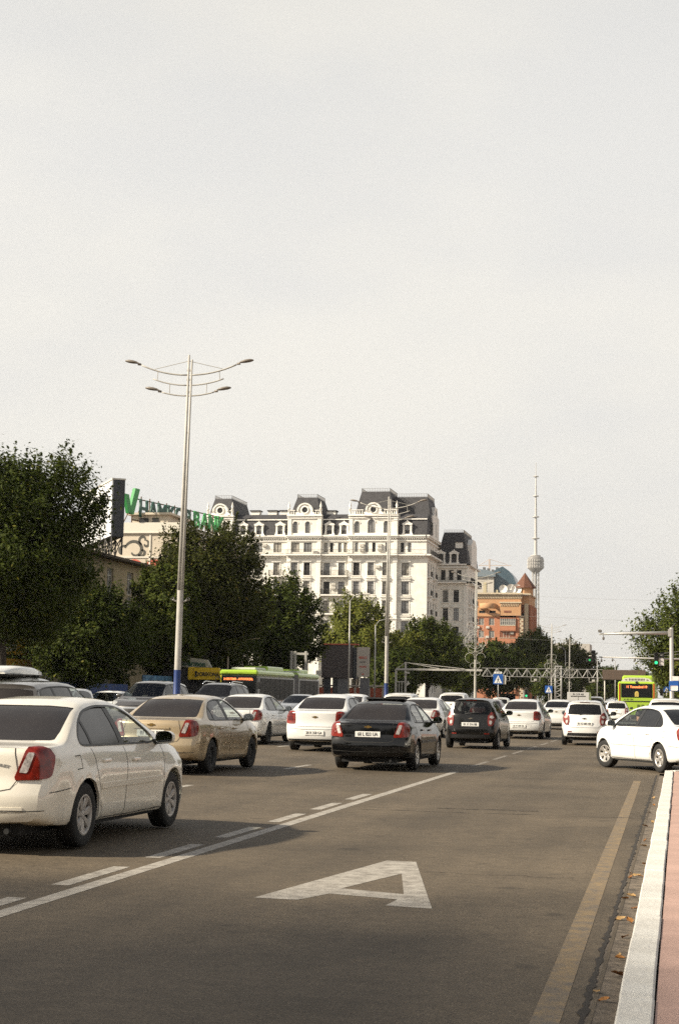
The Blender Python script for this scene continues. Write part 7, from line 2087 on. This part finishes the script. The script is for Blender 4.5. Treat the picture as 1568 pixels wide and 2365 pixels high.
# ---- buses
M_LIME = mat('bus_lime', (.36, .52, .05), .35, coat=.6, var=.08, vscale=.6); M_BUSG = mat('bus_glass', (.010, .011, .012), .45, spec=.12); M_BUSK = mat('bus_black', (.02, .02, .02), .5); M_LED = mat('bus_led', (1.0, .22, .06), .5, emit=1.6); M_BELL = mat('bellows_grey', (.16, .15, .15), .8)
def bus_tyres(root, ys, w=2.5, r=.47):
    for y in ys:
        for sx in (-1, 1):
            q = MB(); q.lathe([(.25, -.13), (r, -.14), (r, .14), (.25, .13)], 24, 'x'); o = q.build('wheel', CM['tyre'], root); o.location = (sx * (w / 2 - .16), y, r)
            z = MB(); z.lathe([(.26, .11), (.24, .12), (.1, .04), (.01, .06)], 16, 'x'); rr = z.build('rim', CM['hub'], o); rr.rotation_euler = (0, 0, 0 if sx > 0 else math.pi)
def side_panes(root, y0, y1, n, w, z0, z1, doors=()):
    for sx in (-1, 1):
        for i in range(n):
            a, b = y0 + (y1 - y0) * i / n + .04, y0 + (y1 - y0) * (i + 1) / n - .04
            q = MB(); q.box(*((w / 2 - .02, w / 2 + .012) if sx > 0 else (-w / 2 - .012, -w / 2 + .02)), a, b, z0, z1); q.build('side_window', M_BUSG, root)
ab = thing('articulated_bus', 'lime green articulated bus with an orange 24 display coming towards us', 'bus', (-27.75, 100.2, .13), R(180))
W_ = 2.55
# local +y is the driving direction; the front stands at y = 0
for (nm, a, b) in (('front_body', -10.2, 0.0), ('rear_body', -18.2, -11.4)):
    q = MB(); q.bbox(-W_ / 2, W_ / 2, a, b, .32, 2.62, .10); q.build(nm, M_BUSK if nm == 'x' else mat('bus_dark_body', (.03, .033, .028), .35, coat=.5), ab)
    q = MB(); q.bbox(-W_ / 2 - .005, W_ / 2 + .005, a + .02, b - .02, 2.60, 2.96, .12); q.build('roof', M_LIME, ab)
    q = MB(); q.bbox(-W_ / 2 - .008, W_ / 2 + .008, a + .05, b - .05, .34, .95, .05); q.build('skirt', M_LIME, ab)
q = MB(); q.bbox(-W_ / 2 + .08, W_ / 2 - .08, -11.5, -10.1, .45, 2.78, .05)
for i in range(7): q.bbox(-W_ / 2 + .02, W_ / 2 - .02, -11.4 + i * .19, -11.3 + i * .19, .4, 2.84, .03)
q.build('bellows', M_BELL, ab)
for a, b, z in ((-8.6, -4.2, 3.28), (-16.2, -13.4, 3.25), (-3.8, -1.2, 3.14)):
    q = MB(); q.bbox(-.85, .85, a, b, 2.92, z, .08); q.build('roof_pod', M_LIME if z > 3.2 else mat('bus_roof_pale', (.50, .52, .44), .5), ab)
q = MB(); q.bbox(-1.0, 1.0, -13.1, -12.2, 2.92, 3.12, .07); q.build('roof_pod', MATS['bus_roof_pale'], ab)
side_panes(ab, -9.9, -.6, 7, W_, 1.05, 2.45); side_panes(ab, -17.8, -11.8, 4, W_, 1.05, 2.45)
q = MB(); q.bbox(-W_ / 2 + .10, W_ / 2 - .10, -.02, .03, .85, 2.58, .02); q.build('windshield', M_BUSG, ab)
q = MB(); q.box(-.95, .95, .031, .036, 2.22, 2.50); q.build('display', M_BLK, ab)
text_obj('display_lettering', '24 BEKTEMIR - AVTOVOKZAL', .19, M_LED, ab, (0.0, .038, 2.36), (R(90), 0, R(180)), .001, .004, .78)
q = MB(); q.bbox(W_ / 2 - .16, W_ / 2 - .08, .0, .035, .5, 2.6, .01); q.build('corner_stripe', mat('bus_yellow_stripe', (.6, .55, .05), .4), ab)
for sx in (-1, 1):
    q = MB(); q.tube([(sx * 1.2, 0, 2.5), (sx * 1.42, .25, 2.45), (sx * 1.42, .28, 2.15)], .03, 5); q.bbox(sx * 1.42 - .1, sx * 1.42 + .1, .2, .32, 1.75, 2.2, .03); q.build('mirror', M_BUSK, ab)
    q = MB(); q.bbox(sx * .95 - .18, sx * .95 + .18, -.03, .02, .55, .75, .02); q.build('headlight', CM['head'], ab)
bus_tyres(ab, (-2.6, -8.6, -15.4))

b2 = thing('city_bus', 'lime green city bus seen from behind on the right lane', 'bus', (-2.88, 113.0, .01))
q = MB(); q.bbox(-W_ / 2, W_ / 2, 0, 12, .30, 2.85, .10); q.build('body', M_LIME, b2)
q = MB(); q.bbox(-1.0, 1.12, .35, 4.5, 2.80, 3.28, .12); q.build('roof_pod', M_LIME, b2)
q = MB(); pr_ = [(-1.08, 2.86), (1.08, 2.86), (.85, 3.06), (.55, 3.12), (-.55, 3.12), (-.85, 3.06)]; q.prism(pr_, .10, .34); q.build('vent_cowl', mat('bus_cowl_pale', (.62, .60, .50), .5), b2)
q = MB()
for i in range(11): q.box(-.52 + i * .1, -.48 + i * .1, .085, .10, 2.93, 3.06)
for sx in (-.72, .72): q.prism([(sx - .09, 2.97), (sx, 2.93), (sx + .09, 2.97), (sx, 3.01)], .085, .099)
q.build('vent_slot', M_BUSK, b2)
q = MB(); q.bbox(-1.06, 1.06, -.03, .03, 1.75, 2.70, .025); q.build('rear_window', M_BUSG, b2)
q = MB(); q.box(-.85, .85, -.036, -.031, 2.36, 2.60); q.build('display', M_BLK, b2)
text_obj('display_lettering', '11 Yunusobod 19', .23, M_LED, b2, (0, -.038, 2.48), (R(90), 0, 0), .001, .004, .86)
q = MB(); q.prism([(-.13, 1.82), (.13, 1.82), (.13, 2.08), (.07, 2.18), (-.07, 2.18), (-.13, 2.08)], -.037, -.031); q.build('gold_emblem', mat('emblem_yellow', (.62, .48, .12), .5), b2)
q = MB(); q.box(-.07, -.05, -.04, -.0372, 1.86, 2.1); q.box(.05, .07, -.04, -.0372, 1.86, 2.1); q.box(-.01, .01, -.04, -.0372, 1.86, 2.12); q.build('emblem_line', mat('emblem_brown', (.3, .18, .05), .5), b2)
for sx in (-1.16, 1.16):
    q = MB(); q.bbox(sx - .05, sx + .05, -.02, .03, 1.35, 2.72, .01); q.build('lamp_strip', mat('bus_lamp_strip', (.42, .07, .02), .3), b2)
q = MB(); q.lathe([(.09, -.0), (.09, -.05), (.05, -.08), (.001, -.085)], 10, 'y', (0, 0, 2.80)); q.build('camera', M_BUSK, b2)
q = MB()
arc = [(-1.02, 1.28), (-1.0, 1.42), (-.9, 1.50), (.9, 1.50), (1.0, 1.42), (1.02, 1.28)]
q.tube([(x, -.01, z) for x, z in arc], .035, 6); q.build('hatch_seam', M_BUSK, b2)
q = MB()
for xx in (.12, .40, .78):
    for i in range(6): q.box(xx - .10, xx + .10, -.02, .0 + .01, .78 + i * .09, .82 + i * .09)
q.build('grille', M_BUSK, b2)
q = MB(); q.bbox(-1.2, 1.2, -.08, .1, .32, .58, .04); q.build('bumper', M_BUSK, b2)
text_obj('number_lettering', '01 427 CBA', .13, M_BUSK, b2, (-.55, -.006, 1.62), (R(90), 0, 0), .002, .002)
for sx in (-1,1):
    q = MB(); q.tube([(sx * 1.2, 11.9, 2.5), (sx * 1.55, 12.0, 2.45)], .03, 5); q.bbox(sx * 1.55 - .11, sx * 1.55 + .11, 11.9, 12.05, 1.95, 2.45, .04); q.build('mirror', M_BUSK, b2)
bus_tyres(b2, (2.8, 9.2))
# small box truck
bt = thing('box_truck', 'small grey white box truck beyond the sedans, left of the dark utility car', 'truck', (-6.75, 111, .03))
q = MB(); q.bbox(-.74, .74, 0, 2.3, .62, 2.02, .02); q.build('cargo_box', mat('box_grey', (.50, .49, .47), .6, var=.1, vscale=2), bt)
q = MB(); q.bbox(-.68, .68, 2.35, 3.5, .35, 1.75, .12); q.build('cab', P_WHITE2, bt)
q = MB(); q.box(-.5, .5, -.006, .0, 1.72, 1.78); q.box(-.01, .01, -.008, .0, .7, 1.7); q.build('door_seam', CM['gap'], bt)
text_obj('box_lettering', '01 219 AB', .17, CM['plate_text'], bt, (0, -.008, 1.88), (R(90), 0, 0), .001, .002)
q = MB(); q.bbox(-.6, .6, .05, 3.3, .30, .60, .03); q.build('chassis', CM['under'], bt)
bus_tyres(bt, (.6, 2.9), 1.5, .28)

# ------------------------------------------------------------------ warm city haze
hz = MB(); hz.box(-7010, 7010, -310, 9010, -1.4, 392)
hm = bpy.data.materials.new('haze'); hm.use_nodes = True
hm.node_tree.nodes.clear()
_ho = hm.node_tree.nodes.new('ShaderNodeOutputMaterial'); _hv = hm.node_tree.nodes.new('ShaderNodeVolumePrincipled')
_hv.inputs['Color'].default_value = (.98, .975, .965, 1); _hv.inputs['Density'].default_value = 0.00007; _hv.inputs['Anisotropy'].default_value = 0.3
hm.node_tree.links.new(_hv.outputs[0], _ho.inputs['Volume'])
tag(hz.build('haze', hm), kind='stuff')
SC.cycles.volume_bounces = 0
